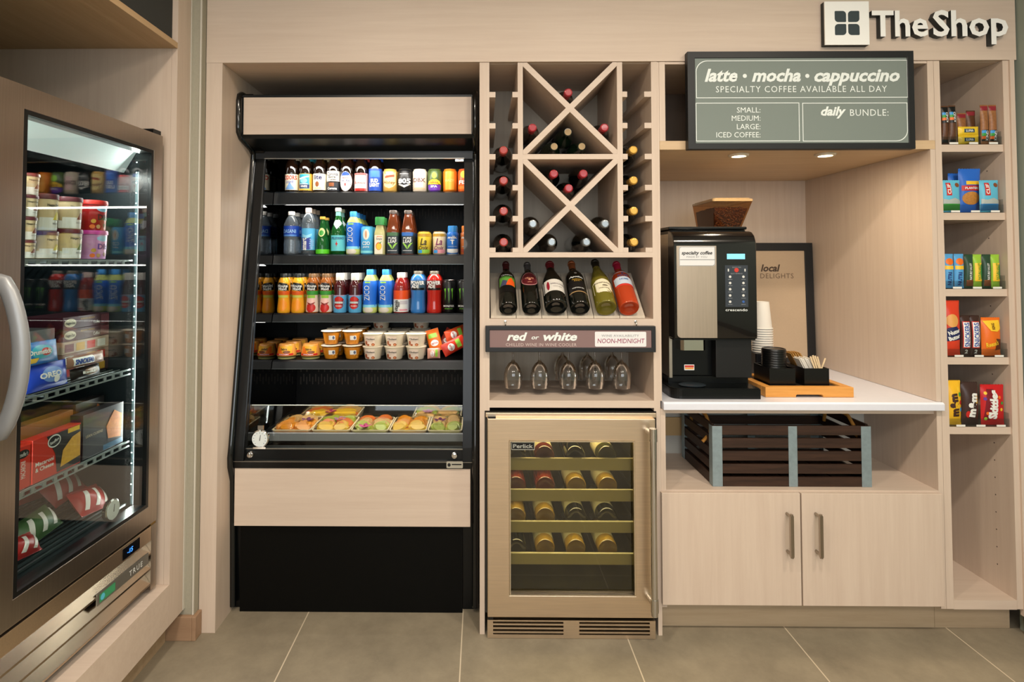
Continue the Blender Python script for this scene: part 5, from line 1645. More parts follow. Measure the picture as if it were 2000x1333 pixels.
def zico(px, label, zb, grp, ybase, top):
    p = drink('coconut_water_bottle', label, 'bottle', px, 29, top, ZICOB, P('coconut_body', (206, 218, 120)), zb, grp, ybase)
    p.band(ZBLUE, .16, .74).text(WHT, 'ZICO', .46, .13, .34, x=-.30, rot=PI / 2, bold=.0).shape(LIME, 'rect', -.6, .2, .69, .72).shape(P('pale_aqua', (130, 206, 226)), 'rect', -.97, .97, .13, .19, .0009).shape(P('cocoa_cream', (214, 206, 190)), 'oval', -.8, .6, .005, .14, .0008, parent=p.o).cap(P('zico_cap', (60, 150, 226)), .875, 1, .50)
    return p
p = zico(690, 'blue coconut water bottle beside the green bottles on the second shelf', z2_, G2, 498, 414)
behind(p.o, 3, 2 * p.R + 0.003, ['blue coconut water bottle second in its row on the second shelf', 'blue coconut water bottle third in its row on the second shelf', 'blue coconut water bottle at the back of its row on the second shelf'])
p = drink('coconut_water_can', 'light blue drink can with pale palm picture on the second shelf', 'can', 717, 26, 443, SLIMCAN, P('coco_can', (80, 176, 226), .3), z2_, G2, 498)
p.shape(P('palm_pale', (220, 226, 214)), 'oval', -.5, .5, .52, .9, .0006, name='label').shape(P('palm_tan', (214, 160, 120)), 'oval', -.16, .16, .58, .84, .0009).text(WHT, 'C2O', .40, .12, .6).text(WHT, 'pure', .28, .06, .5, shear=.2).shape(P('palm_aqua', (130, 216, 226)), 'rect', -.95, .95, .06, .14, .0006)
behind(p.o, 1, 2 * p.R + 0.003, 'light blue drink can behind the front light blue can')
p = drink('lemonade_bottle', 'square juice bottle with green cap and mango picture on the second shelf', 'bottle', 742.5, 23, 425, SQBOT, P('lemonade', (190, 186, 130), .1), z2_, G2, 498, sq=.6)
p.shape(P('label_ivory', (236, 230, 206)), 'rect', -.85, .6, .02, .52, .0006, name='label').shape(ORG, 'oval', -.62, .45, .12, .33, .0009).shape(YEL, 'oval', -.5, .4, .13, .30, .0012).shape(GRN, 'poly', 0, 0, 0, 0, .0014, [(-.1, .30), (.5, .36), (.2, .29)]).text(P('label_grey', (110, 100, 110)), 'Simply', .42, .05, .55).text(ORG, 'LEMONADE', .48, .03, .5).cap(P('cap_green', (60, 160, 80)), .79, 1, .88)
behind(p.o, 1, 2 * p.R + 0.012, 'square juice bottle with green cap behind the front one')
TEA = mat('brown_tea', (120, 56, 26), 0.06, coat=.5)
for px, lab, topm in ((768, 'tea bottle with dark green topped leaf label on the second shelf', P('tea_green', (70, 110, 70))), (797, 'tea bottle with blue topped leaf label on the second shelf', P('tea_blue', (50, 110, 190)))):
    p = drink('tea_bottle', lab, 'bottle', px, 26, 412, TEABOT, TEA, z2_, G2, 498, sq=.5)
    p.band(P('tea_navy', (26, 40, 48)), .02, .50).shape(topm, 'rect', -.97, .97, .42, .50).text(WHT, 'PURE', .37, .045, .62).text(WHT, 'LEAF', .30, .07, .66).shape(LIME, 'poly', 0, 0, 0, 0, .0012, [(-.02, .12), (-.3, .17), (-.8, .27), (-.5, .26), (-.1, .20)]).shape(LIME, 'poly', 0, 0, 0, 0, .0012, [(.02, .12), (.3, .17), (.85, .27), (.5, .26), (.1, .20)]).text(WHT, 'unsweetened', .095, .022, .7).cap(P('cap_smoke', (90, 80, 74), .2), .925, 1, .62)
    behind(p.o, 2, 2 * p.R + 0.003, ['tea bottle directly behind the %s tea bottle' % ('green topped' if px < 780 else 'blue topped'), 'tea bottle at the back behind the %s tea bottle' % ('green topped' if px < 780 else 'blue topped')])
for px, lab, c0, c1, txt in ((828, 'yellow sparkling water can beside the tea bottles', P('lacroix_yellow', (222, 196, 60), .3), LIME, P('script_dark', (60, 50, 30))), (858, 'yellow topped sparkling water can with purple script on the second shelf', P('lacroix_peach', (226, 206, 170), .3), PINK, P('script_purple', (130, 50, 100)))):
    p = drink('sparkling_water_can', lab, 'can', px, 27, 453, CAN, c0, z2_, G2, 498)
    p.shape(GOLD, 'rect', -.97, .97, .78, .9, .0006, name='label').shape(c1, 'rect', -.9, .9, .06, .22, .0006).text(txt, 'La', .56, .28, .5, shear=.3).text(txt, 'Croix', .30, .16, .7, shear=.3).shape(SKY, 'rect', -.8, -.2, .07, .2, .0009)
    MB().lathe([(.86 * p.R, p.H * .982), (.86 * p.R, p.H * 1.002), (.79 * p.R, p.H * 1.002), (.77 * p.R, p.H * .979), (0, p.H * .979)], (0, 0, 0), 24).build('can_end', P('end_gold', (210, 170, 90), .3, metal=.5), p.o, smooth=True)
    behind(p.o, 1, 2 * p.R + 0.003, 'yellow sparkling water can behind the %s front can' % ('left' if px < 840 else 'purple script'))
for px, lab, c0, c1 in ((884, 'bright blue milk shake bottle with white base on the second shelf', P('shake_blue', (40, 110, 196), .3), WHT), (911, 'orange brown shake bottle cut by the right frame of the case', P('shake_orange', (190, 104, 50), .3), P('shake_rust', (150, 60, 36)))):
    p = drink('milk_shake_bottle', lab, 'bottle', px, 25, 442, MILKB, c0, z2_, G2, 498)
    p.shape(c1, 'rect', -.98, .98, .01, .20, .0006, name='label').text(WHT, 'milk', .60, .09, .75, bold=.03).shape(WHT, 'poly', 0, 0, 0, 0, .0008, [(-.45, .50), (-.1, .47), (-.08, .36), (.08, .36), (.1, .47), (.45, .50), (.1, .52), (-.1, .52)]).text(P('shake_pale', (190, 210, 230)), 'CHOCOLATE', .28, .03, .7).cap(P('cap_' + ('blue' if px < 900 else 'orange'), (60, 150, 226) if px < 900 else (226, 130, 50)), .79, 1, .80)
    behind(p.o, 1, 2 * p.R + 0.003, 'shake bottle behind the %s front shake bottle' % ('blue' if px < 900 else 'orange brown'))

# ---------------------------------------------------------------- shelf 3: juice and sports drinks
z3_ = SHELVES[2][0]
G3 = 'juice and sports drinks on the third shelf'
OJ = P('orange_juice', (240, 168, 40), .15)
AJ = P('apple_juice', (150, 84, 30), .12)
for k, px in enumerate((554.5, 582)):
    p = drink('orange_juice_bottle', ('orange juice bottle with black and orange label, first on the third shelf', 'orange juice bottle with black and orange label, second on the third shelf')[k], 'bottle', px, 27, 535, MINUTE, OJ, z3_, G3, 613)
    p.shape(BLK, 'poly', 0, 0, 0, 0, .0007, [(-.85, .585), (.85, .55), (.85, .74), (-.85, .79)], name='label').text(WHT, 'Minute', .69, .07, .75).text(WHT, 'Maid', .615, .07, .6).band(P('oj_orange', (226, 96, 30)), .46, .555, name='label_band').shape(P('oj_leaf', (206, 206, 90)), 'rect', -.75, .75, .39, .45, parent=p.o).shape(P('oj_deep', (244, 150, 30)), 'oval', -.7, .7, .05, .34, parent=p.o).cap(P('cap_black', (30, 34, 34)), .90, 1, .62)
    if k == 0: oj = p
    behind(p.o, 2, 2 * p.R + 0.002, ['orange juice bottle behind the %s front orange juice' % nm[k], 'orange juice bottle at the back behind the %s front one' % nm[k]])
# the row of three has its front bottle a little lower in the row
for k, px in enumerate((610, 636.5)):
    p = drink('apple_juice_bottle', ('apple juice bottle with green band and red apples, left of the two', 'apple juice bottle with green band and red apples, right of the two')[k], 'bottle', px, 25.5, 535, MINUTE, AJ, z3_, G3, 613)
    p.shape(BLK, 'poly', 0, 0, 0, 0, .0007, [(-.85, .57), (.85, .57), (.85, .75), (-.85, .78)], name='label').text(WHT, 'Minute', .69, .065, .75).text(WHT, 'Maid', .615, .065, .6).band(GRN, .46, .56, name='label_band').band(P('apple_white', (226, 206, 190)), .03, .455, name='lower_label').shape(LIME, 'rect', -.6, .6, .38, .45, .0009).shape(RED, 'oval', -.78, .72, .02, .25, .0009).shape(P('apple_pink', (236, 190, 180)), 'oval', -.7, .62, .21, .38, .0012).shape(P('apple_dark', (140, 30, 20)), 'poly', 0, 0, 0, 0, .0014, [(-.7, .28), (0, .215), (.66, .28), (.5, .24), (0, .19), (-.5, .24)]).cap(P('cap_clear_brown', (120, 90, 60), .2), .90, 1, .62)
    behind(p.o, 2, 2 * p.R + 0.002, ['apple juice bottle behind the %s green banded bottle' % ('left' if k == 0 else 'right'), 'apple juice bottle at the back behind the %s green banded bottle' % ('left' if k == 0 else 'right')])
CRAN = mat('cranberry_juice', (64, 14, 20), 0.08, coat=.5)
for k, px in enumerate((664, 693.5)):
    p = drink('cranberry_juice_bottle', ('dark cranberry juice bottle with white cap, left of the two', 'dark cranberry juice bottle with white cap, right of the two')[k], 'bottle', px, 26.2, 534, OCEAN, CRAN, z3_, G3, 613)
    p.band(P('ocean_blue', (90, 170, 216)), .01, .45).shape(P('berry_dark', (130, 24, 34)), 'oval', -.85, .85, .10, .42, .0008).shape(RED, 'oval', -.6, .6, .28, .41, .0011).shape(RED, 'oval', -.55, .5, .10, .24, .0011).shape(P('ocean_grey', (170, 190, 190)), 'rect', -.6, .6, .24, .29, .0014).text(WHT, 'Ocean Spray', .265, .032, .66, off=.0018).text(WHT, 'CRANBERRY', .18, .025, .5, off=.0018).shape(P('label_mauve', (170, 150, 180)), 'rect', -.97, .97, .425, .45, .0008).cap(WCAP, .82, 1, .66)
    behind(p.o, 2, 2 * p.R + 0.005, ['cranberry juice bottle behind the %s front cranberry bottle' % ('left' if k == 0 else 'right'), 'cranberry juice bottle at the back behind the %s cranberry one' % ('left' if k == 0 else 'right')])
for k, px in enumerate((722.5, 753)):
    p = zico(px, ('blue coconut water bottle beside the cranberry juice on the third shelf', 'blue coconut water bottle beside the red vitamin drink on the third shelf')[k], z3_, G3, 613, 527)
    behind(p.o, 1, 2 * p.R + 0.003, 'blue coconut water bottle behind the %s front blue bottle of the third shelf' % ('left' if k == 0 else 'right'))
p = drink('vitamin_drink_bottle', 'red drink bottle with orange band over white label on the third shelf', 'bottle', 783.5, 31, 533, VITAMIN, mat('red_vitamin_drink', (140, 34, 30), .08, coat=.4), z3_, G3, 613)
p.band(WHT, .03, .34).band(P('vita_orange', (236, 84, 30)), .34, .56, name='upper_band').text(BLK, 'vitamin', .18, .09, .28, x=-.55, rot=PI / 2, bold=.03).text(BLK, 'water', .22, .06, .14, x=-.22, rot=PI / 2).shape(P('vita_grey', (206, 200, 204)), 'rect', 0, .9, .22, .31, .0010).shape(PINK, 'rect', -.1, .9, .06, .10, .0010).cap(P('cap_pinkish', (226, 200, 190)), .87, 1, .56)
behind(p.o, 1, 2 * p.R + 0.003, 'red drink bottle behind the orange banded one')
for k, (px, col) in enumerate(((816.5, (52, 120, 190)), (848, (190, 40, 30)))):
    p = drink('sports_drink_bottle', ('blue sports drink bottle with black and white label on the third shelf', 'red sports drink bottle with black and white label on the third shelf')[k], 'bottle', px, 31, 530, POWERB, mat('sport_%d' % k, col, .1, coat=.4), z3_, G3, 613)
    p.band(P('sport_band%d' % k, (60, 90, 110) if k == 0 else (110, 24, 22)), .545, .775).shape(BLK, 'rect', -.8, .97, .55, .60).text(WHT, 'POWER', .72, .085, .88, bold=.04).text(WHT, 'ADE', .635, .075, .5, x=-.3, bold=.04).cap(P('cap_smoke2', (110, 104, 90), .25), .925, 1, .58)
    behind(p.o, 1, 2 * p.R + 0.003, 'sports drink bottle behind the %s front one' % ('blue' if k == 0 else 'red'))
for k, px in enumerate((877, 905.5)):
    p = drink('energy_drink_can', ('black energy drink can with green claw marks beside the red sports drink', 'black energy drink can with green claw marks cut by the right frame')[k], 'can', px, 27, 548, SLIMCAN, BLK, z3_, G3, 613)
    CL = P('claw_green', (120, 200, 60))
    first = True
    for x, zt, zb in ((-.55, .74, .38), (0, .75, .30), (.5, .74, .40)):
        p.shape(CL, 'poly', 0, 0, 0, 0, .0007, [(x - .16, zt), (x - .02, zt - .05), (x + .02, zb), (x + .08, zb + .12), (x + .06, zt - .12), (x + .14, zt + .02)], name='claw_mark', parent=p.o)
    p.text(WHT, 'MONSTER', .22, .055, .8).text(CL, 'ENERGY', .14, .022, .6)
    MB().lathe([(.88 * p.R, p.H * .975), (.90 * p.R, p.H * 1.002), (.83 * p.R, p.H * 1.002), (.81 * p.R, p.H * .982), (0, p.H * .982)], (0, 0, 0), 24).build('can_end', ALU, p.o, smooth=True)
    behind(p.o, 1, 2 * p.R + 0.003, 'black energy drink can behind the %s front one' % ('left' if k == 0 else 'right'))

# ---------------------------------------------------------------- shelf 4: dips, fruit cups, yogurt, snack bags
z4_ = SHELVES[3][0]
G4 = 'snacks on the fourth shelf'
HUM_L = P('hummus_lid', (70, 84, 50), .3)
def hummus(px, label, Y=0.0):
    w = 38
    R = w / 2 / pxm(YL + .03)
    Yc = YL + R + .001 + Y
    H = Z_(px, 671, YL + R) - z4_
    o = thing('pretzel_dip_cup', label, 'snack cup', (0, 0, 0), G4, world=False)
    prof = [(0, 0), (.84, 0), (.90, .03), (.90, .14), (.96, .16), (.98, .22), (1, .26), (.98, .32), (.80, .92), (.74, .97), (0, .97)]
    prof = [(r * R, z * H) for r, z in prof]
    MB().lathe(prof[:5] + [(0, .16 * H)], (0, 0, 0), 24).build('dip_tub', P('dip_tub', (150, 150, 96), .15), o, smooth=True)
    MB().lathe([(0, .165 * H)] + prof[5:], (0, 0, 0), 24).build('pretzel_cup', P('pretzel_cup', (214, 146, 70), .2), o, smooth=True)
    cone = lambda x, z, off: (x, -interp(prof, z) * max(0.05, 1 - (x / interp(prof, z)) ** 2) ** .5 - off, z)
    q = MB(); decal(q, 'rect', -.72 * R, .72 * R, .36 * H, .86 * H, cone, .0006, 14, 4)
    lb = q.build('label', P('dip_label', (240, 176, 50)), o)
    for nm_, k_, a, b, c, d, m_, of in (('print', 'rect', -.84, .84, .28, .40, RED, .0010), ('print', 'poly', 0, 0, 0, 0, ORG, .0010), ('print', 'oval', -.1, .62, .40, .58, BRN, .0012)):
        q = MB()
        poly = [(-.70 * R, .42 * H), (-.1 * R, .42 * H), (-.45 * R, .84 * H), (-.62 * R, .84 * H)] if k_ == 'poly' else None
        decal(q, k_, a * R, b * R, c * H, d * H, cone, of, 12, 2, poly=poly)
        q.build(nm_, m_, lb)
    q = MB(); put_text(q, 'Sabra', 0, .68 * H, .13 * H, cone, width=.62 * R, bold=.03); q.build('lettering', BLK, lb)
    q = MB(); put_text(q, 'SNACKERS', 0, .34 * H, .06 * H, cone, width=1.0 * R, bold=.02, off=.0016); q.build('lettering', WHT, lb)
    o.location = (X_(px, 705, Yc), Yc, z4_ + .0008)
    return o, R
for k, px in enumerate((560, 607)):
    o, R = hummus(px, ('dip and pretzel cup with yellow and red label, left of the two', 'dip and pretzel cup with yellow and red label, right of the two')[k])
    behind(o, 2, 2 * R + .006, ['dip and pretzel cup behind the %s front one' % ('left' if k == 0 else 'right'), 'dip and pretzel cup at the back behind the %s one' % ('left' if k == 0 else 'right')])

FRUIT = mat('mandarin_pieces', (240, 150, 40), .3, var=.25, vscale=60)
CLEARP = pane_glass('clear_plastic', (246, 244, 236), .9, f0=.06)
def fruit_cup(label):
    R = 20 / pxm(YL + .03)
    H = Z_(646, 655, YL + R) - Z_(646, 683, YL + R)
    o = thing('fruit_cup', label, 'fruit cup', (0, 0, 0), G4, world=False)
    MB().lathe([(0, .01 * H), (.60 * R, 0), (.64 * R, .02 * H), (.86 * R, .78 * H), (.90 * R, .90 * H), (.91 * R, .92 * H)], (0, 0, 0), 26).build('cup', CLEARP, o, smooth=True)
    MB().lathe([(0, .02 * H), (.58 * R, .02 * H), (.62 * R, .06 * H), (.83 * R, .80 * H), (.7 * R, .86 * H), (.4 * R, .84 * H), (0, .87 * H)], (0, 0, 0), 26).build('fruit', FRUIT, o, smooth=True)
    sl = MB()
    rg = random.Random(11)
    for k in range(16):
        a = -PI * rg.random(); z = rg.uniform(.15, .72) * H
        r = (.60 + .28 * z / H) * R
        q = MB().lathe([(0, -.20 * R), (.14 * R, -.1 * R), (.16 * R, 0), (.14 * R, .1 * R), (0, .20 * R)], (0, 0, 0), 8)
        q.xf(Matrix.Translation((r * .80 * math.cos(a), r * .80 * math.sin(a), z)) @ Euler((rg.random() * 3, rg.random() * 3, 0)).to_matrix().to_4x4())
        sl.add(q.v, q.f)
    so = sl.build('fruit_segments', mat('mandarin_segment', (246, 170, 60), .25), o, smooth=True)
    so['kind'] = 'stuff'
    MB().lathe([(0, .965 * H), (.90 * R, .965 * H), (.97 * R, .95 * H), (R, .925 * H), (.97 * R, .90 * H), (.91 * R, .90 * H)], (0, 0, 0), 26).build('rim', P('cup_lid_white', (230, 214, 190), .25), o, smooth=True)
    dr_ = lambda x, z, off: (x, -((.62 + .27 * z / H) * R) * max(.05, 1 - (x / ((.62 + .27 * z / H) * R)) ** 2) ** .5 - .001 - off, z)
    q = MB(); decal(q, 'rect', -.05 * R, .52 * R, .34 * H, .64 * H, dr_, .0012, 8, 2); s = q.build('label', WHT, o)
    q = MB(); decal(q, 'oval', .28 * R, .48 * R, .38 * H, .60 * H, dr_, .0016); q.build('print', P('label_slate', (90, 100, 130)), s)
    return o, R, H
fc, FR_, FH_ = fruit_cup('clear cup of mandarin pieces, top of the left front stack')
first = True
for c_, px in (('left', 647), ('right', 688)):
    for row in range(3):
        for lv in range(2):
            Yc = YL + FR_ + .001 + row * (2 * FR_ + .003)
            loc = (X_(px, 690, YL + FR_), Yc, z4_ + .0008 + lv * (FH_ + .0005))
            lab = 'clear cup of mandarin pieces, %s of the %s stack, %s row' % (('bottom', 'top')[lv], c_, ('front', 'second', 'third')[row])
            if first:
                fc.location = loc; fc['label'] = lab; first = False
            else:
                copy_tree(fc, loc, lab)
YOG = P('yogurt_cup', (226, 212, 186), .35)
def yogurt(label):
    R = 20.4 / pxm(YL + .03)
    H = Z_(771, 660, YL + R) - Z_(771, 685, YL + R)
    o = thing('yogurt_cup', label, 'yogurt cup', (0, 0, 0), G4, world=False)
    prof = [(0, .02), (.68, .02), (.72, 0), (.75, .05), (.90, .80), (.93, .86), (.93, .90), (1, .93), (1, .965), (.95, .97)]
    prof = [(r * R, z * H) for r, z in prof]
    MB().lathe(prof, (0, 0, 0), 26).build('cup', YOG, o, smooth=True)
    MB().lathe([(.99 * R, .966 * H), (.99 * R, .985 * H), (.9 * R, .99 * H), (0, .985 * H)], (0, 0, 0), 26).build('foil_top', P('foil_cream', (232, 220, 196), .3), o, smooth=True)
    dr_ = lambda x, z, off: (x, -interp(prof, z) * max(.05, 1 - (x / interp(prof, z)) ** 2) ** .5 - off, z)
    q = MB(); decal(q, 'rect', -.62 * R, .30 * R, .08 * H, .78 * H, dr_, .0005, 10, 3); lb = q.build('label', P('yog_pink', (238, 218, 200)), o)
    q = MB(); put_text(q, 'Chobani', -.14 * R, .58 * H, .14 * H, dr_, width=.86 * R, bold=.02); q.build('lettering', P('yog_ink', (40, 44, 40)), lb)
    q = MB(); put_text(q, 'almond coco loco', -.14 * R, .42 * H, .05 * H, dr_, width=.5 * R); q.build('lettering', P('yog_ink2', (150, 130, 120)), lb)
    for k, (a, b, c, d) in enumerate(((-.62, -.42, .10, .44), (-.45, -.22, .04, .20), (-.02, .30, .04, .26))):
        q = MB(); decal(q, 'oval', a * R, b * R, c * H, d * H, dr_, .0011); q.build('print', P('almond', (170, 88, 50)), lb)
    q = MB(); decal(q, 'oval', .04 * R, .22 * R, .08 * H, .2 * H, dr_, .0014); q.build('print', P('almond_lt', (222, 150, 100)), lb)
    return o, R, H
yg, YR_, YH_ = yogurt('white yogurt cup')
first = True
for c_, px in (('left', 728.5), ('middle', 770.5), ('right', 812.5)):
    for row in range(3):
        for lv in range(3 if row == 2 and c_ != 'middle' else 2):
            loc = (X_(px, 690, YL + YR_) + .0015 * row, YL + YR_ + .001 + row * (2 * YR_ + .003), z4_ + .0008 + lv * (YH_ + .0004))
            lab = 'white yogurt cup with almond print, %s of the %s column, %s row' % (('bottom', 'second', 'top')[lv], c_, ('front', 'second', 'third')[row])
            if first:
                yg.location = loc; yg['label'] = lab; first = False
            else:
                copy_tree(yg, loc, lab)


def pouch_fn(w_, h_, t, crimp=.06):
    def f(x, z, off=0.0):
        u = min(1, abs(x) / (w_ / 2)); v = min(1, abs(z - h_ / 2) / (h_ / 2 * (1 - crimp)))
        b = (1 - u ** 2.4) ** .6 * (1 - v ** 2.2) ** .7 if v < 1 else 0
        wr = 1 + .10 * math.sin(9 * x / w_ + 4 * z / h_) * (1 - u)
        return (x, -t / 2 * b * wr - off, z)
    return f


def pouch(name, label, cat, group, w_, h_, t, m, crimp_m=None, n=12):
    """a pillow bag standing on its lower seal, face towards -Y"""
    o = thing(name, label, cat, (0, 0, 0), group, world=False)
    f = pouch_fn(w_, h_, t)
    q = MB()
    for side in (1, -1):
        vs_ = []
        for j in range(n + 1):
            for i in range(n + 1):
                x, y, z = f(-w_ / 2 + w_ * i / n, h_ * j / n)
                vs_.append((x, y * side, z))
        fs_ = [(j * (n + 1) + i, j * (n + 1) + i + 1, (j + 1) * (n + 1) + i + 1, (j + 1) * (n + 1) + i) for j in range(n) for i in range(n)]
        if side < 0:
            fs_ = [tuple(reversed(g)) for g in fs_]
        q.add(vs_, fs_)
    q.build('film', m, o, smooth=True)
    cm_ = crimp_m or m
    for z0, z1 in ((0, .05 * h_), (.95 * h_, h_)):
        c = MB(); zz = []
        k = 16
        c.prism([(-w_ / 2 + w_ * i / k, z1 + (.012 * h_ if i % 2 else 0) * (1 if z1 > h_ / 2 else 0)) for i in range(k, -1, -1)] + [(-w_ / 2, z0), (w_ / 2, z0)], -.0008, .0008)
        c.build('seal', cm_, o)
    return o, f


def pdecal(o, f, m, kind, x0, x1, z0, z1, off=.0007, poly=None, name='print', n=10, mm=6):
    q = MB(); decal(q, kind, x0, x1, z0, z1, f, off, n, mm, poly=poly)
    return q.build(name, m, o)


def ptext(o, f, m, s, x, z, h, w_, rot=0.0, off=.0013, **kw):
    q = MB(); put_text(q, s, x, z, h, f, width=w_, rot=rot, off=off, fine=True, **kw)
    return q.build('lettering', m, o)


k_ = pxm(YL + .05)
bagspec = [  # px centre, base py, tilt (rotation about Y), lean (about X), width, height, colour, label, Y
    (848, 690, -.28, -.25, 26, 44, ORG, 'orange snack bag with green stamp standing beside the yogurt', .085, .018),
    (889, 681, 1.25, -.6, 24, 46, P('bag_orange_red', (214, 80, 36)), 'orange snack bag lying on top of the other bags at the shelf end', .10, .060),
    (886, 700, 1.12, -.35, 24, 48, P('bag_red', (216, 56, 34)), 'red snack bag with yellow stripe at the front right shelf end', .030, .010),
    (847, 704, 1.55, -.2, 20, 24, P('bag_pink', (222, 160, 140), .15), 'clear pink snack bag lying low between the orange and red bags', .016, .002),
    (876, 682, .5, -.5, 28, 42, P('bag_dark_red', (150, 50, 36)), 'dark red snack bag behind the orange one at the shelf end', .125, .020),
]
for k, (px, py, ry, rx_, w_, h_, m_, lab, dy, dz) in enumerate(bagspec):
    W_, H_ = w_ / k_, h_ / k_
    o, f = pouch('snack_bag', lab, 'snack bag', 'snack bags at the end of the fourth shelf', W_, H_, .024, m_)
    pdecal(o, f, LIME, 'rect', -W_ * .36, W_ * .30, H_ * .60, H_ * .80)
    pdecal(o, f, WHT, 'oval', -W_ * .30, W_ * .30, H_ * .22, H_ * .50)
    ptext(o, f, P('bag_ink', (190, 60, 40)), 'carrots', 0, H_ * .36, H_ * .10, W_ * .5, bold=.02)
    M3 = (Euler((0, ry, 0)).to_matrix() @ Euler((rx_, 0, 0)).to_matrix()).to_euler()
    o.rotation_euler = M3
    lo = min((M3.to_matrix() @ Vector((sx * W_ / 2, 0, z)))[2] for sx in (-1, 1) for z in (0, H_))
    cxz = (M3.to_matrix() @ Vector((0, 0, H_ / 2)))
    o.location = (X_(px, py, YL + dy) - cxz.x, YL + dy - cxz.y, z4_ + .003 + dz - lo)

# ---------------------------------------------------------------- bottom deck: clear trays of cut fruit
GT = 'clear fruit trays on the bottom deck'
rngT = random.Random(21)
PULP = [mat('mango_slice', (238, 148, 22), .3), mat('pineapple_slice', (238, 186, 44), .3), mat('melon_slice', (232, 118, 46), .3), mat('green_melon', (176, 186, 66), .3), mat('cheese_slice', (226, 176, 112), .45)]
def fruit_tray(x0, x1, y0, y1, pulps, orchid, label, sd, h=.046):
    """a clear lidded tray; corners at floor level in X, Y"""
    rg = random.Random(sd)
    w_, d_ = x1 - x0, y1 - y0
    cx, cy_ = (x0 + x1) / 2, (y0 + y1) / 2
    z = DZ + .0012
    o = thing('fruit_tray', label, 'food tray', (cx, cy_, z), GT)
    e = .006
    q = MB()
    a = rrect(x0 + e, x1 - e, y0 + e, y1 - e, .010, 4)
    b = rrect(x0, x1, y0, y1, .012, 4)
    n = len(a)
    q.v = [(p[0], p[1], z) for p in a] + [(p[0], p[1], z + h * .55) for p in b]
    q.f = [tuple(range(n - 1, -1, -1))] + [(i, (i + 1) % n, (i + 1) % n + n, i + n) for i in range(n)]
    q.build('tray', mat('pale_plastic_tray', (226, 200, 164), .25, alpha=.55), o)
    MB().ring(rrect(x0 - .002, x1 + .002, y0 - .002, y1 + .002, .012, 4), rrect(x0 + .003, x1 - .003, y0 + .003, y1 - .003, .010, 4), z + h * .55, z + h * .62, 'z').build('rim', mat('tray_rim', (236, 214, 176), .2), o)
    q = MB()
    b2 = rrect(x0 + .012, x1 - .012, y0 + .012, y1 - .012, .010, 4)
    q.v = [(p[0], p[1], z + h * .62) for p in rrect(x0 + .003, x1 - .003, y0 + .003, y1 - .003, .010, 4)] + [(p[0], p[1], z + h) for p in b2]
    q.f = [tuple(range(n, 2 * n))] + [(i, (i + 1) % n, (i + 1) % n + n, i + n) for i in range(n)]
    q.build('clear_cover', CLEARP, o)
    # slices fanned over the tray
    ns = 3 if w_ > .1 else 2
    for k, mm in enumerate(pulps):
        fu = (k + .5) / len(pulps)
        for j in range(6):
            q = MB()
            L_, Wd, T_ = w_ * rg.uniform(.36, .5), d_ * .26, .013
            q.lathe([(0, -T_ / 2), (.8, -T_ / 2), (1, 0), (.8, T_ / 2), (0, T_ / 2)], (0, 0, 0), 14)
            q.v = [(p[0] * L_ / 2, p[1] * Wd / 2, p[2]) for p in q.v]
            px_ = x0 + w_ * (.27 + .46 * (j % 2)) + rg.uniform(-.008, .008)
            py_ = y0 + d_ * (.16 + .68 * fu) + (j // 2 - 1) * d_ * .10
            q.xf(Matrix.Translation((px_, py_, z + h * .52 + rg.uniform(0, .006))) @ Euler((rg.uniform(.25, .55), rg.uniform(-.2, .2), rg.uniform(-.6, .6))).to_matrix().to_4x4())
            q.build('fruit_slice', mm, o, smooth=True)
    q = MB().box(x0 + .010, x1 - .010, y0 + .010, y1 - .010, z + .002, z + h * .42)
    q.build('fruit_bed', pulps[0], o)
    if orchid:
        ox, oy, col = orchid
        oc = mat('orchid_' + col, {'purple': (124, 34, 110), 'pink': (206, 40, 130), 'pale': (200, 140, 190)}[col], .5)
        q = MB()
        bx, by, bz = x0 + w_ * ox, y0 + d_ * oy, z + h * .86
        for k in range(5):
            a_ = 2 * PI * k / 5 + .3
            pt = MB().lathe([(0, -.002), (.014, 0), (0, .003)], (0, 0, 0), 10, sx=1.0, sy=.62)
            pt.xf(Matrix.Translation((bx + .014 * math.cos(a_), by + .014 * math.sin(a_), bz)) @ Euler((0, -.3, a_)).to_matrix().to_4x4())
            q.add(pt.v, pt.f)
        q.lathe([(0, .001), (.004, .002), (.003, .006), (0, .007)], (bx, by, bz), 8)
        fl_ = q.build('orchid', oc, o, smooth=True)
    return o
# built from the corners seen in the photo: left, right edge of the near side and their depths
def tray_px(px0, px1, rowY, dep, *a, **k):
    x0 = X_(px0, 846, rowY); x1 = X_(px1, 846, rowY)
    return fruit_tray(x0 + .002, x1 - .002, rowY, rowY + dep, *a, **k)
MG, PA, ML, GM, CH = PULP
Y0 = .218
tray_px(530, 606, Y0, .198, [MG, MG, CH], (.72, .55, 'purple'), 'clear fruit tray with mango and a purple orchid, left end of front row', 1)
tray_px(607.5, 683, Y0, .198, [PA, ML, GM], (.55, .62, 'pale'), 'clear fruit tray with pineapple and melon beside the orchid mango tray', 2)
tray_px(684.5, 758, Y0, .198, [GM, CH, ML], (.35, .10, 'pink'), 'clear fruit tray with bright pink orchid at its front edge', 3)
tray_px(759.5, 833, Y0, .198, [PA, MG, MG], None, 'clear fruit tray of mango slices without a flower in the front row', 4)
tray_px(834.5, 902.5, Y0, .198, [GM, CH, CH], (.30, .55, 'purple'), 'clear fruit tray with green melon and purple orchid, right end of front row', 5)
Y1 = Y0 + .206
xa, xb = X_(583, 812, Y1), X_(697, 812, Y1)
fruit_tray(xa, xb, Y1, Y1 + .17, [PA, ML, CH], (.50, .25, 'pink'), 'clear fruit tray with bright pink orchid in the back row left', 6)
xa, xb = X_(806, 812, Y1), X_(900, 812, Y1)
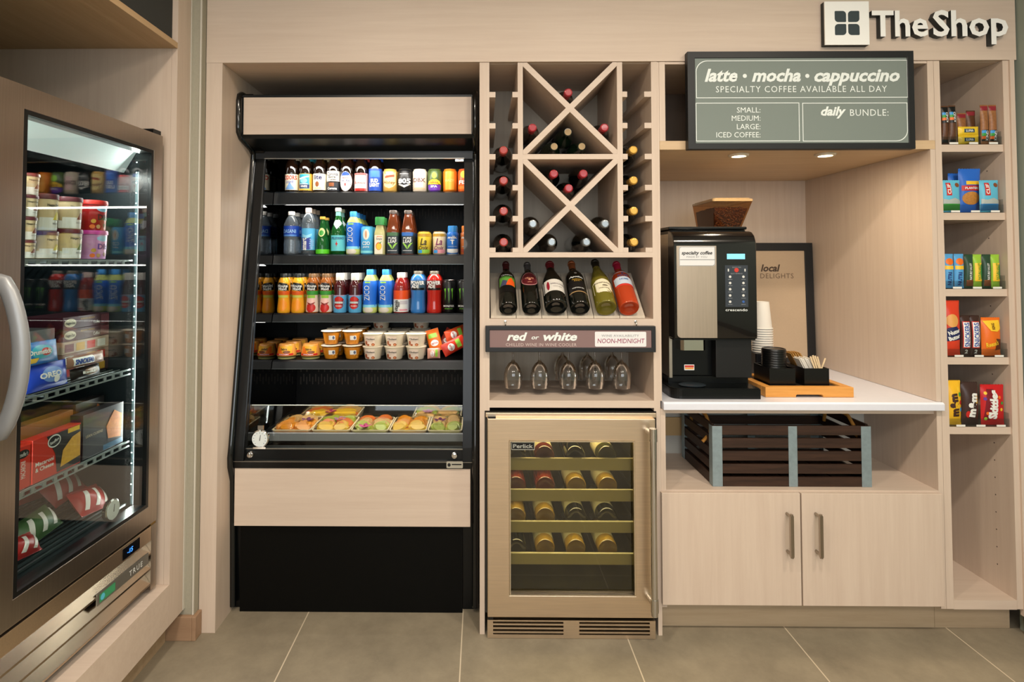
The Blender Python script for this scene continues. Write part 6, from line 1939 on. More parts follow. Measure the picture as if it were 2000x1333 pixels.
fruit_tray(xa, xb, Y1, Y1 + .17, [CH, GM, PA], (.30, .25, 'pale'), 'clear fruit tray with green fruit in the back row right', 7)

# =================================================================== WINE
DKG = mat('dark_wine_glass', (10, 13, 10), 0.05, coat=.7)
CAPR = mat('red_capsule', (168, 36, 46), 0.28, coat=.3)
CAPRL = mat('brick_capsule', (176, 62, 54), 0.3, coat=.3)
CAPG = mat('gold_capsule', (206, 160, 72), 0.28, .5)
CAPS = mat('silver_capsule', (138, 144, 146), 0.3, .7)
CORK = mat('natural_cork', (176, 150, 110), .7)
BWH = .300
BWR = .0375


def wine_bottle(label, group, capm, glass=DKG, bare=False, R=BWR, H=BWH, prof=WINEB, name='wine_bottle'):
    p = Prod(name, label, 'bottle', group, R, H, prof, glass, seg=28)
    if bare:
        MB().lathe([(0, .985 * H), (.34 * R, .985 * H), (.34 * R, 1.002 * H), (0, 1.002 * H)], (0, 0, 0), 16).build('cork', CORK, p.o, smooth=True)
    else:
        MB().lathe([(.385 * R, .80 * H), (.375 * R, .95 * H), (.425 * R, .955 * H), (.425 * R, .978 * H), (.375 * R, .982 * H), (.37 * R, 1.003 * H), (.30 * R, 1.006 * H), (.30 * R, 1.003 * H), (0, 1.003 * H)], (0, 0, 0), 20).build('capsule', capm, p.o, smooth=True, angle=35)
    return p


LIE = Euler((PI / 2, 0, 0))          # neck towards the viewer (-Y)
def lay(o, x, y_neck, zc):
    """bottle on its side, neck end at y_neck, its axis at height zc"""
    o.rotation_euler = LIE
    o.location = (x, y_neck + BWH, zc)
    return o
GR = 'wine bottles lying in the rack'
proto = {}
def rack_bottle(px, py, kind, label, zc=None, x=None, yn=.035):
    capm, bare = {'brick': (CAPRL, False), 'red': (CAPR, False), 'gold': (CAPG, False), 'silver': (CAPS, False), 'bare': (None, True)}[kind]
    if kind not in proto:
        g = mat('dark_green_bare_glass', (24, 40, 26), .06, coat=.6) if bare else DKG
        p = wine_bottle(label, GR, capm, g, bare)
        proto[kind] = p.o
        o = p.o
    else:
        o = copy_tree(proto[kind], (0, 0, 0), label)
    X, Z = at(px, py, yn)
    lay(o, X if x is None else x, yn, Z if zc is None else zc)
    return o
lvl = ['third', 'fourth', 'fifth', 'bottom']
for k in range(4):
    zt = cleat_tops[k + 2]
    # the bottle lies in the gap between two rails, carried by their edges
    xm = (.0525 + .1150) / 2
    zc = zt + math.sqrt(max(BWR ** 2 - ((.1150 - .0525) / 2) ** 2, 0)) + .0006
    rack_bottle(0, 0, 'brick', 'wine bottle with brick red capsule in the left column, %s slot' % lvl[k], zc, xm)
for k in range(4):
    zt = cleat_tops[k + 2]
    xm = (.5377 + .6000) / 2
    zc = zt + math.sqrt(max(BWR ** 2 - ((.6000 - .5377) / 2) ** 2, 0)) + .0006
    rack_bottle(0, 0, 'gold', 'wine bottle with gold capsule in the right column, %s slot' % lvl[k], zc, xm)
xmid = (vL1 + vR0) / 2
zA0, zA1 = 1.7345, FZ - .001
zB0, zB1 = RZ0, 1.715
dx_ = (vR0 - vL1) / 2
def on_v(zm, dzh):                     # resting in the V above a crossing
    ang = math.atan2(dzh, dx_)
    return zm + (BWR + .0108) / math.cos(ang)
zmA, dA = (zA0 + zA1) / 2, (zA1 - zA0) / 2
zmB, dB = (zB0 + zB1) / 2, (zB1 - zB0) / 2
rack_bottle(0, 0, 'red', 'wine bottle with red capsule alone in the top opening of the lattice', on_v(zmA, dA) + .0008, xmid)
def wedge(side, z0, dzh):
    """in the corner between the upright and a rising board"""
    ang = math.atan2(dzh, dx_)
    x = (vL1 + BWR + .0012) if side < 0 else (vR0 - BWR - .0012)
    dist = x - vL1 if side < 0 else vR0 - x
    zline = z0 + dist * math.tan(ang)
    return x, zline + (BWR + .0110) / math.cos(ang)
for s, z0, dzh, nm_, col in ((-1, zA0, dA, 'upper left', 'red'), (1, zA0, dA, 'upper right', 'red'), (-1, zB0, dB, 'lower left', 'silver'), (1, zB0, dB, 'lower right', 'silver')):
    x, zc = wedge(s, z0, dzh)
    rack_bottle(0, 0, col, 'wine bottle with %s capsule in the %s side opening of the lattice' % (col, nm_), zc, x)
for k, (px, zc) in enumerate(((1078, 1.7345 + BWR + .0008), (1147, 1.7345 + BWR + .0008), (1113.5, 1.7345 + BWR + .0555))):
    xx = xmid + (-.0520, .0520, 0)[k]
    rack_bottle(0, 0, 'bare', ('bare green wine bottle at the left in the upper middle opening', 'bare green wine bottle at the right in the upper middle opening', 'bare green wine bottle lying on the other two bare bottles')[k], zc, xx, .052)
zc0 = on_v(zmB, dB) + .0008
rack_bottle(0, 0, 'red', 'wine bottle with red capsule lowest in the lower middle V', zc0, xmid)
angB = math.atan2(dB, dx_)
for s in (-1, 1):
    t_ = 2 * BWR + .001
    xx = xmid + s * t_ * math.cos(angB) * 1.02
    zz = zc0 + t_ * math.sin(angB) * 1.02
    rack_bottle(0, 0, 'red', 'wine bottle with red capsule at the upper %s of the lower middle V' % ('left' if s < 0 else 'right'), zz, xx)
for s in (-1, 1):
    rack_bottle(0, 0, 'silver', 'wine bottle with silver capsule on the rack floor, %s of the two' % ('left' if s < 0 else 'right'), RZ0 + BWR + .0008, xmid + s * .0650)

# six bottles shown lying back on the tilted boards
GD = 'wine bottles displayed on the tilted boards'
ty, tz = TILT1[0] - TILT0[0], TILT1[1] - (TILT0[1] + .006)
ta = math.atan2(tz, ty)
def display(px, R, H, prof, glass, capm, label):
    p = wine_bottle(label, GD, capm, glass, R=R, H=H, prof=prof)
    # stand upright -> lie along the board: base to the front and down, neck to the back and up
    p.o.rotation_euler = Euler((-(PI / 2 - ta), 0, 0))
    d0 = .003                        # distance of the base from the board's foot
    yb = TILT0[0] + d0 * math.cos(ta) - (R + .0012) * math.sin(ta)
    zb = TILT0[1] + .006 + d0 * math.sin(ta) + (R + .0012) * math.cos(ta)
    p.o.location = (X_(px, 600, yb), yb, zb)
    # labels face up and to the viewer: the upright bottle's -Y side turns towards +Z
    return p
k_ = 1 / pxm(.06)
p = display(992.5, 17.6 * k_, .262, WINEB, DKG, mat('maroon_capsule', (74, 22, 26), .35), 'dark wine bottle with green and orange label, first on the tilted boards')
p.shape(P('wl_green', (92, 150, 60)), 'rect', -.85, .85, .36, .56, .0006, name='label').shape(P('wl_orange', (232, 90, 30)), 'poly', 0, 0, 0, 0, .0010, [(-.2, .36), (.8, .36), (.8, .46), (.45, .53), (.15, .48)]).shape(P('wl_slate', (70, 72, 100)), 'poly', 0, 0, 0, 0, .0010, [(-.8, .36), (-.15, .36), (.0, .45), (-.5, .48)]).text(WHT, 'Carmenere', .585, .030, .62, shear=.15).shape(BLK, 'rect', -.86, .86, .22, .355, .0008)
p = display(1038, 17.6 * k_, .258, WINEB, DKG, mat('grey_capsule', (92, 90, 92), .3, .4), 'dark wine bottle with round maroon label, second on the tilted boards')
p.shape(P('wl_rose', (190, 130, 130)), 'oval', -.88, .88, .36, .66, .0006, name='label').shape(P('wl_maroon', (92, 28, 34)), 'oval', -.82, .82, .375, .645, .0009).text(P('wl_copper', (200, 140, 110)), 'CELLAR', .52, .03, .5).shape(P('wl_copper', (200, 140, 110)), 'oval', -.15, .15, .47, .505, .0012).shape(P('wl_copper', (200, 140, 110)), 'rect', -.25, .25, .425, .435, .0012)
p = display(1086, 21.5 * k_, .252, BURG, DKG, mat('dark_red_capsule', (110, 24, 34), .3), 'dark wine bottle with white label and red sprig, third on the tilted boards')
p.shape(P('wl_white', (222, 216, 206)), 'rect', -.96, .96, .19, .44, .0006, name='label').shape(P('wl_red', (150, 34, 50)), 'oval', -.70, -.45, .22, .40, .0010).text(P('wl_grey', (150, 140, 140)), 'MEIOMI', .34, .03, .6, x=.25).text(P('wl_grey', (150, 140, 140)), 'PINOT NOIR', .28, .015, .4, x=.25)
p = display(1133, 19.0 * k_, .262, WINEB, DKG, mat('copper_capsule', (160, 92, 54), .3, .4), 'dark wine bottle with black and gold label, fourth on the tilted boards')
p.shape(P('wl_black', (24, 22, 22)), 'rect', -.9, .9, .20, .66, .0006, name='label').text(WHT, 'Apothic', .52, .035, .72, shear=.2).text(GOLD, 'WINEMAKERS', .46, .018, .5).text(GOLD, 'BLEND', .43, .015, .3).shape(P('wl_tan', (186, 150, 100)), 'rect', -.9, .9, .195, .21, .0010).text(WHT, 'CALIFORNIA RED', .28, .018, .6).shape(SLVR, 'oval', -.15, .15, .585, .62, .0010)
p = display(1184, 20.0 * k_, .268, BURG, mat('olive_white_wine', (132, 122, 40), .06, trans=.35, coat=.5), mat('black_capsule', (30, 28, 22), .35), 'golden white wine bottle with cream label, fifth on the tilted boards')
p.shape(P('wl_cream', (236, 226, 194)), 'poly', 0, 0, 0, 0, .0006, [(-.92, .18), (.92, .18), (.92, .38), (.6, .43), (0, .45), (-.6, .43), (-.92, .38)], name='label').text(P('wl_dim', (120, 110, 90)), 'Kendall-Jackson', .37, .025, .8, shear=.2).shape(P('wl_dim', (120, 110, 90)), 'oval', -.15, .4, .295, .325, .0010).text(P('wl_dim', (120, 110, 90)), 'CHARDONNAY', .26, .018, .5)
p = display(1229, 19.0 * k_, .258, WINEB, mat('rose_wine', (214, 76, 36), .06, trans=.35, coat=.5), mat('pink_capsule', (170, 26, 62), .35), 'rose wine bottle with pale blue label, sixth on the tilted boards')
p.shape(P('wl_paleblue', (200, 210, 222)), 'rect', -.92, .92, .38, .66, .0006, name='label').text(P('wl_blue', (70, 110, 160)), 'SUTTER', .565, .035, .55).text(P('wl_blue', (70, 110, 160)), 'HOME', .48, .035, .45).shape(P('wl_navy', (40, 60, 110)), 'oval', -.12, .12, .60, .63, .0010).shape(P('wl_coral', (214, 60, 50)), 'rect', -.9, .9, .34, .375, .0008)

# stemmed glasses hanging upside down from the rails
GLS = mat('wine_glass', (250, 250, 250), 0.0, trans=1.0, ior=1.45)
gz_r = 1.0705                            # the foot rests on the rails' flanges
def hang_glass(label):
    o = thing('wine_glass', label, 'wine glass', (0, 0, 0), 'wine glasses hanging under the shelf', world=False)
    rim = Z_(1002, 757, .10) - gz_r      # negative
    Rb = 18.0 / pxm(.10)
    top = Z_(1002, 708, .10) - gz_r
    body = [(0, .0035), (.028, .0030), (.0285, .0015), (.020, .0005), (.005, -.004), (.0036, -.012), (.0036, top + .012), (.008, top + .002)]
    H = top - rim
    outer = [(Rb * .45, top - .03 * H), (Rb * .80, top - .22 * H), (Rb * .98, top - .45 * H), (Rb, top - .60 * H), (Rb * .96, top - .82 * H), (Rb * .90, rim)]
    inner = [(r - .0012, z) for r, z in reversed(outer)]
    MB().lathe(body + outer + inner + [(.006, top - .004), (0, top - .002)], (0, 0, 0), 32).build('glass', GLS, o, smooth=True, angle=70)
    return o
g0 = None
xg = [1002, 1054, 1110, 1162, 1214]
for row in range(2):
    for k, px in enumerate(xg):
        yy = .10 + row * .155
        x = GXS[k]
        if row and k < 2: continue
        lab = 'upside-down stemmed glass hanging in the front row, %s from the left' % nm[k] if row == 0 else 'upside-down stemmed glass hanging behind the %s front glass' % nm[k]
        if g0 is None:
            g0 = hang_glass(lab); o = g0
        else:
            o = copy_tree(g0, (0, 0, 0), lab)
        o.location = (x, yy, gz_r)

# bottles lying in the wine cooler, bases to the front
GC = 'wine bottles lying in the wine cooler'
WGOLD = mat('golden_wine_glass', (150, 120, 40), .06, trans=.3, coat=.5)
WGREEN = mat('olive_wine_glass', (70, 72, 34), .06, trans=.2, coat=.5)
WROSE = mat('dark_rose_glass', (110, 40, 26), .06, trans=.2, coat=.5)
PALE = P('pale_wine_label', (196, 192, 160))
cool = {}
def cooler_bottle(px, row, kind, label, lab=True):
    glass = {'dark': DKG, 'gold': WGOLD, 'olive': WGREEN, 'rose': WROSE}[kind]
    key = (kind, lab)
    if key not in cool:
        p = wine_bottle(label, GC, CAPS, glass, R=.0362, H=.29)
        if lab:
            p.band(PALE, .16, .50)
        cool[key] = p.o; o = p.o
    else:
        o = copy_tree(cool[key], (0, 0, 0), label)
    o.rotation_euler = Euler((-PI / 2, 0, 0))
    zr = CRACK[row][1] + .0075
    yb = .040
    o.location = (X_(px, (894, 955, 1017, 1079)[row] - 20, yb), yb, zr + .0362 + .0006)
rows = [[(1009, 'dark', 0), (1064, 'rose', 1), (1124, 'dark', 0), (1186, 'olive', 1)], [(1008, 'rose', 0), (1065, 'rose', 0), (1126, 'gold', 1), (1187, 'gold', 1)], [(1008, 'gold', 0), (1065, 'gold', 1), (1126, 'dark', 1), (1186, 'dark', 1)], [(1009, 'dark', 0), (1065, 'gold', 1), (1125, 'gold', 1), (1187, 'gold', 1)]]
rn = ['top', 'second', 'third', 'bottom']
for r, row in enumerate(rows):
    for k, (px, kind, lab) in enumerate(row):
        cooler_bottle(px, r, kind, 'wine bottle lying %s from the left on the %s cooler rack' % (nm[k], rn[r]), bool(lab))

# =================================================================== SNACKS IN THE TOWER
ACR = pane_glass('clear_acrylic_bin', (238, 240, 240), .5)
def tower_bins(k):
    """a clear low acrylic bin along the shelf with three price tags on its front"""
    zt = TSH[k][0]
    a, b = 1.6888, 1.9048
    o = thing('acrylic_bin', 'clear acrylic snack bin along the %s tower shelf' % nm[k], 'bin', ((a + b) / 2, .17, zt))
    MB().box(a, b, .0062, .30, zt + .0006, zt + .0022).box(a, a + .0014, .0087, .30, zt + .0022, zt + .050).box(b - .0014, b, .0087, .30, zt + .0022, zt + .050).box(a, b, .0062, .0082, zt + .0022, zt + .030).build('bin_walls', ACR, o)
    w_ = (b - a) / 3
    for i in range(3):
        MB().box(a + w_ * (i + .34), a + w_ * (i + .78), .0044, .0058, zt + .0015, zt + .0085).build('price_tag', P('tag_white', (232, 230, 222)), o)
for k in range(5):
    tower_bins(k)
def floor_t(k): return TSH[k][0] + .0028
def clampx(x, W_): return min(max(x, 1.6908 + W_ / 2), 1.9022 - W_ / 2)
def tpx(px, Y): return X_(px, 690, Y)
kT = lambda Y=.02: pxm(Y)


def stand_pouch(k, pxc, top, wpx, Y, t, m, label, name='snack_pack', cat='snack pack', group=None, crimp=None, lean=0.0, tilt=0.0):
    """bag standing in a bin on shelf k; pxc, wpx and top measured in the photo"""
    z = floor_t(k)
    base_px = (283, 416, 565, 698, 834)[k]
    W_ = wpx / kT(Y)
    H_ = Z_(pxc, top, Y) - z
    o, f = pouch(name, label, cat, group, W_, H_, t, m, crimp)
    X0 = {0: (base_px + top) / 2}.get(0)
    o.location = (clampx(X_(pxc, (base_px + top) / 2, Y), W_ + abs(tilt) * H_ * 1.2), Y, z + .0005)
    o.rotation_euler = (lean, tilt, 0)
    return o, f, W_, H_


def box_pack(k, pxc, top, wpx, Y, t, m, label, name='candy_box', cat='candy box', group=None, lean=0.0):
    z = floor_t(k)
    base_px = (283, 416, 565, 698, 834)[k]
    W_ = wpx / kT(Y)
    H_ = Z_(pxc, top, Y) - z
    o = thing(name, label, cat, (X_(pxc, (base_px + top) / 2, Y), Y, z + .0005), group, world=False)
    MB().box(-W_ / 2, W_ / 2, 0, t, 0, H_).build('carton', m, o, bevel=.001)
    o.rotation_euler = (lean, 0, 0)
    return o, (lambda x, zz, off: (x, -off, zz)), W_, H_


NUT = mat('nut_pieces', (150, 100, 60), .35, var=.5, vscale=130)
NUTD = mat('dark_nut_pieces', (92, 58, 36), .35, var=.6, vscale=130)
# shelf 1: nut bars
GB1 = 'nut bars on the first tower shelf'
for i, (pxc, top, wpx, Y, m_, lab, sealm) in enumerate((
        (1844.8, 208, 13.4, .019, NUTD, 'nut bar with black wrapper end, left of the two at the left', BLK),
        (1859.5, 207, 13.4, .018, NUTD, 'nut bar with black wrapper end, right of the two at the left', BLK),
        (1878, 222, 17, .056, NUT, 'nut bar with red striped top standing behind the yellow bars, left one', P('stripe_red', (140, 40, 50))),
        (1896, 217, 17, .058, NUTD, 'nut bar with red striped top standing behind the yellow bars, right one', P('stripe_red', (140, 40, 50))),
        (1922, 206, 14.6, .020, NUT, 'nut bar with red striped top at the right end, left one', P('stripe_red', (140, 40, 50))),
        (1938.5, 206, 14.6, .021, NUT, 'nut bar with red striped top at the right end, right one', P('stripe_red', (140, 40, 50))))):
    o, f, W_, H_ = stand_pouch(0, pxc, top, wpx, Y, .016, m_, lab, 'nut_bar', 'nut bar', GB1)
    pdecal(o, f, sealm, 'rect', -W_ * .48, W_ * .48, H_ * .86, H_ * .98)
    if i in (0, 1):
        pdecal(o, f, BLK, 'rect', -W_ * .45, W_ * .45, H_ * .55, H_ * .86)
        for c_, z0 in ((SKY, .76), (GRN, .69), (ORG, .62)):
            pdecal(o, f, c_, 'rect', -W_ * .45, W_ * .0, H_ * z0, H_ * (z0 + .07), .0011)
        ptext(o, f, WHT, 'KIND', W_ * .18, H_ * .70, W_ * .38, H_ * .26, rot=PI / 2, bold=.02, off=.0016)
        pdecal(o, f, BLK, 'rect', -W_ * .45, W_ * .45, H_ * .03, H_ * .12)
    elif i in (4, 5):
        pdecal(o, f, BLK, 'rect', -W_ * .45, W_ * .45, H_ * .08, H_ * .36)
        for c_, z0 in ((SKY, .28), (GRN, .21), (ORG, .13)):
            pdecal(o, f, c_, 'rect', -W_ * .45, W_ * .0, H_ * z0, H_ * (z0 + .07), .0011)
        ptext(o, f, WHT, 'KIND', W_ * .18, H_ * .22, W_ * .38, H_ * .24, rot=PI / 2, bold=.02, off=.0016)
for lv, (top, lab) in enumerate(((262, 'yellow nut bar lying flat at the bottom of the pair in the middle bin'), (247, 'yellow nut bar lying on top of the other in the middle bin'))):
    Y = .0205
    W_ = 39 / kT(Y); H_ = 17 / kT(Y)
    o, f = pouch('nut_bar', lab, 'nut bar', 'yellow nut bars', W_, H_, .020, P('luna_yellow', (236, 200, 50)))
    pdecal(o, f, P('luna_teal', (30, 70, 90)), 'rect', -W_ * .28, W_ * .22, H_ * .30, H_ * .72)
    ptext(o, f, WHT, 'LUNA', -W_ * .03, H_ * .51, H_ * .26, W_ * .36, bold=.03)
    o.location = (X_(1891, 265, Y), Y, floor_t(0) + .0006 + lv * (H_ + .001))
# shelf 2: energy bars and nuts
for pxc, lab, low in ((1855.5, 'blue energy bar pack with green foot and mountains, left of second shelf', GRN), (1931, 'blue energy bar pack with mountains, right of second shelf', P('clif_blue', (40, 120, 180)))):
    o, f, W_, H_ = stand_pouch(1, pxc, 353, 36, .0215, .024, P('clif_sky', (96, 186, 216)), lab, 'energy_bar', 'energy bar', 'energy bar packs on the second tower shelf')
    pdecal(o, f, low, 'rect', -W_ * .48, W_ * .48, H_ * .03, H_ * .26)
    pdecal(o, f, P('clif_grey', (176, 184, 178)), 'poly', 0, 0, 0, 0, .0010, [(-W_ * .46, H_ * .26), (W_ * .46, H_ * .26), (W_ * .46, H_ * .36), (W_ * .1, H_ * .44), (-W_ * .2, H_ * .38), (-W_ * .46, H_ * .42)])
    pdecal(o, f, RED, 'rect', -W_ * .30, -W_ * .06, H_ * .52, H_ * .92, .0012)
    ptext(o, f, WHT, 'CLIF', -W_ * .18, H_ * .72, W_ * .15, H_ * .32, rot=PI / 2, bold=.03, off=.0018)
    pdecal(o, f, BRN, 'oval', W_ * .18, W_ * .42, H_ * .78, H_ * .92)
for pxc, top, Y, lab in ((1872, 340, .084, 'blue peanut bag standing behind the left energy bar'), (1892, 331, .051, 'blue peanut bag with red band and nuts in the middle of the second shelf')):
    o, f, W_, H_ = stand_pouch(1, pxc, top, 42, Y, .028, P('nut_bag_blue', (40, 104, 200)), lab, 'peanut_bag', 'nut bag', 'peanut bags', lean=.02)
    pdecal(o, f, YEL, 'rect', -W_ * .25, W_ * .42, H_ * .64, H_ * .72)
    pdecal(o, f, RED, 'rect', -W_ * .42, W_ * .44, H_ * .50, H_ * .62)
    pdecal(o, f, mat('peanut_picture', (190, 130, 60), .4, var=.4, vscale=160), 'oval', -W_ * .40, W_ * .36, H_ * .18, H_ * .48)
    ptext(o, f, WHT, 'PLANTERS', 0, H_ * .56, H_ * .05, W_ * .6, bold=.03)
# shelf 3: granola bars
for i, pxc in enumerate((1852.5, 1872.5)):
    o, f, W_, H_ = stand_pouch(2, pxc, 497, 18, .0195, .018, P('nutri_blue', (84, 160, 214)), ('blue cereal bar with orange sun picture, left one', 'blue cereal bar with orange sun picture, right one')[i], 'cereal_bar', 'cereal bar', 'blue cereal bars')
    pdecal(o, f, ORG, 'oval', -W_ * .4, W_ * .4, H_ * .68, H_ * .88)
    pdecal(o, f, YEL, 'rect', -W_ * .45, W_ * .45, H_ * .55, H_ * .66)
    ptext(o, f, P('nutri_navy', (30, 50, 120)), 'NUTRI', -W_ * .05, H_ * .28, W_ * .34, H_ * .38, rot=PI / 2, bold=.03)
for i, pxc in enumerate((1892, 1908.5, 1926.5, 1943.5)):
    left = i % 2 == 0
    o, f, W_, H_ = stand_pouch(2, pxc, 498, 16.2, .0195 + .002 * i, .018, P('gran_dark', (40, 70, 50)) if left else P('gran_lime', (150, 196, 60)), ('dark green granola bar in the middle bin of the third shelf', 'lime green granola bar in the middle bin of the third shelf', 'dark green granola bar in the right bin of the third shelf', 'lime green granola bar in the right bin of the third shelf')[i], 'granola_bar', 'granola bar', 'green granola bars')
    pdecal(o, f, BRN if left else YEL, 'rect', -W_ * .4, W_ * .4, H_ * (.06 if left else .2), H_ * (.24 if left else .75))
    ptext(o, f, WHT if left else GRN, 'NATURE VALLEY', 0, H_ * .5, W_ * .26, H_ * .5, rot=PI / 2, bold=.02)
    if not left:
        pdecal(o, f, P('gran_green', (50, 130, 60)), 'oval', W_ * .15, W_ * .46, H_ * .25, H_ * .72, .0010)
# shelf 4: cookies and candy
o, f, W_, H_ = stand_pouch(3, 1858.5, 588, 30, .0250, .030, P('cookie_red', (214, 62, 34)), 'red peanut cookie pack with round biscuit picture on the fourth shelf', 'cookie_pack', 'cookie pack')
pdecal(o, f, P('biscuit', (222, 160, 84)), 'oval', -W_ * .46, W_ * .25, H_ * .52, H_ * .76)
pdecal(o, f, NAVY, 'poly', 0, 0, 0, 0, .0010, [(-W_ * .48, H_ * .26), (W_ * .42, H_ * .30), (W_ * .42, H_ * .44), (W_ * .1, H_ * .54), (-W_ * .48, H_ * .50)])
ptext(o, f, WHT, 'Nutter', -W_ * .02, H_ * .44, H_ * .07, W_ * .72, rot=.35, bold=.04, off=.0016)
ptext(o, f, WHT, 'Butter', .0, H_ * .34, H_ * .07, W_ * .72, rot=.35, bold=.04, off=.0016)
for i, pxc in enumerate((1885, 1903.5)):
    o, f, W_, H_ = stand_pouch(3, pxc, 617, 17.5, .0215, .022, P('snk_brown', (58, 36, 30)), ('brown candy bar with blue lettering, left of the pair', 'brown candy bar with blue lettering, right of the pair')[i], 'candy_bar', 'candy bar', 'brown candy bars')
    pdecal(o, f, RED, 'rect', -W_ * .40, W_ * .42, H_ * .20, H_ * .86)
    pdecal(o, f, WHT, 'rect', -W_ * .34, W_ * .34, H_ * .22, H_ * .84, .0010)
    ptext(o, f, ROYAL, 'SNICKERS', 0, H_ * .53, W_ * .52, H_ * .60, rot=PI / 2, bold=.02, shear=-.15, off=.0015)
    ptext(o, f, WHT, '2', -W_ * .05, H_ * .11, H_ * .09, W_ * .3, bold=.03)
o, f, W_, H_ = stand_pouch(3, 1934.5, 621, 36, .0250, .030, P('cup_orange', (232, 112, 30)), 'orange peanut cup pack with yellow flash at the right of the fourth shelf', 'candy_pack', 'candy pack', lean=.0, tilt=.0)
pdecal(o, f, YEL, 'poly', 0, 0, 0, 0, .0010, [(-W_ * .46, H_ * .92), (W_ * .40, H_ * .94), (W_ * .42, H_ * .72), (W_ * .2, H_ * .64), (-W_ * .15, H_ * .66), (-W_ * .3, H_ * .78)])
ptext(o, f, P('cup_brown', (90, 44, 20)), 'KING', .0, H_ * .78, W_ * .16, H_ * .16, rot=PI / 2, bold=.03, off=.0016)
pdecal(o, f, P('cup_brown', (90, 44, 20)), 'poly', 0, 0, 0, 0, .0010, [(W_ * .1, H_ * .15), (W_ * .42, H_ * .18), (W_ * .42, H_ * .44), (W_ * .12, H_ * .46)])
ptext(o, f, YEL, "Reese's", -W_ * .08, H_ * .32, H_ * .12, W_ * .62, rot=.3, bold=.03, shear=.2, off=.0018)
# shelf 5: candy bags
o, f, W_, H_ = stand_pouch(4, 1861, 744, 29, .0250, .030, P('mm_yellow', (240, 186, 40)), 'yellow chocolate candy bag with brown letters on the fifth shelf', 'candy_bag', 'candy bag')
ptext(o, f, P('mm_brown', (64, 36, 26)), 'm&m', -W_ * .10, H_ * .46, W_ * .46, H_ * .52, rot=PI / 2 + .08, bold=.06, off=.0016)
for x, z, c_ in ((.30, .70, GRN), (.22, .82, YEL), (.34, .52, RED), (.36, .36, SKY)):
    pdecal(o, f, c_, 'oval', W_ * (x - .09), W_ * (x + .09), H_ * (z - .05), H_ * (z + .05))
o, f, W_, H_ = stand_pouch(4, 1893, 747, 31, .0250, .030, P('mm_dark', (60, 40, 36)), 'dark brown chocolate candy bag with white letters on the fifth shelf', 'candy_bag', 'candy bag')
ptext(o, f, WHT, 'm&m', .0, H_ * .48, W_ * .44, H_ * .56, rot=PI / 2 - .12, bold=.06, off=.0016)
pdecal(o, f, RED, 'oval', -W_ * .34, -W_ * .10, H_ * .18, H_ * .34)
pdecal(o, f, GOLD, 'rect', W_ * .22, W_ * .36, H_ * .52, H_ * .74)
o, f, W_, H_ = stand_pouch(4, 1937.5, 752, 44, .0250, .030, P('skittle_red', (196, 28, 32)), 'red fruit candy bag with big white letters on the fifth shelf', 'candy_bag', 'candy bag')
pdecal(o, f, P('skittle_dark', (120, 16, 30)), 'poly', 0, 0, 0, 0, .0007, [(-W_ * .44, H_ * .15), (-W_ * .2, H_ * .12), (0, H_ * .9), (-W_ * .3, H_ * .9)])
for x, z, c_ in ((-.36, .80, YEL), (-.38, .66, PURP), (-.36, .16, LIME), (-.30, .30, ORG), (.26, .40, YEL), (.3, .56, GRN), (.2, .7, ORG)):
    pdecal(o, f, c_, 'oval', W_ * (x - .06), W_ * (x + .06), H_ * (z - .04), H_ * (z + .04), .0011)
ptext(o, f, WHT, 'Skittles', -W_ * .08, H_ * .52, W_ * .30, H_ * .72, rot=PI / 2 - .06, bold=.06, off=.0018)

# =================================================================== FREEZER CONTENTS
def FP(px, py, c):
    """local place in the freezer of a pixel on the plane local x = c"""
    y, z = fz(px, py, c)
    return y, z


def kF(px, py, c):
    """pixels per metre along the freezer's front at that place"""
    y, z = fz(px, py, c)
    y2, _ = fz(px + 5, py, c)
    return 5 / abs(y2 - y)


def kFz(px, py, c):
    y, z = fz(px, py, c)
    _, z2 = fz(px, py + 5, c)
    return 5 / abs(z2 - z)


def setF(o, lx, ly, lz, rot=(0, 0, 0)):
    """stand a thing, built with its front towards -Y, in the freezer facing out of the door"""
    p = FM @ Vector((lx, ly, lz))
    o.location = p
    o.rotation_euler = (Euler((0, 0, FROT + PI / 2)).to_matrix() @ Euler(rot).to_matrix()).to_euler()
    return o


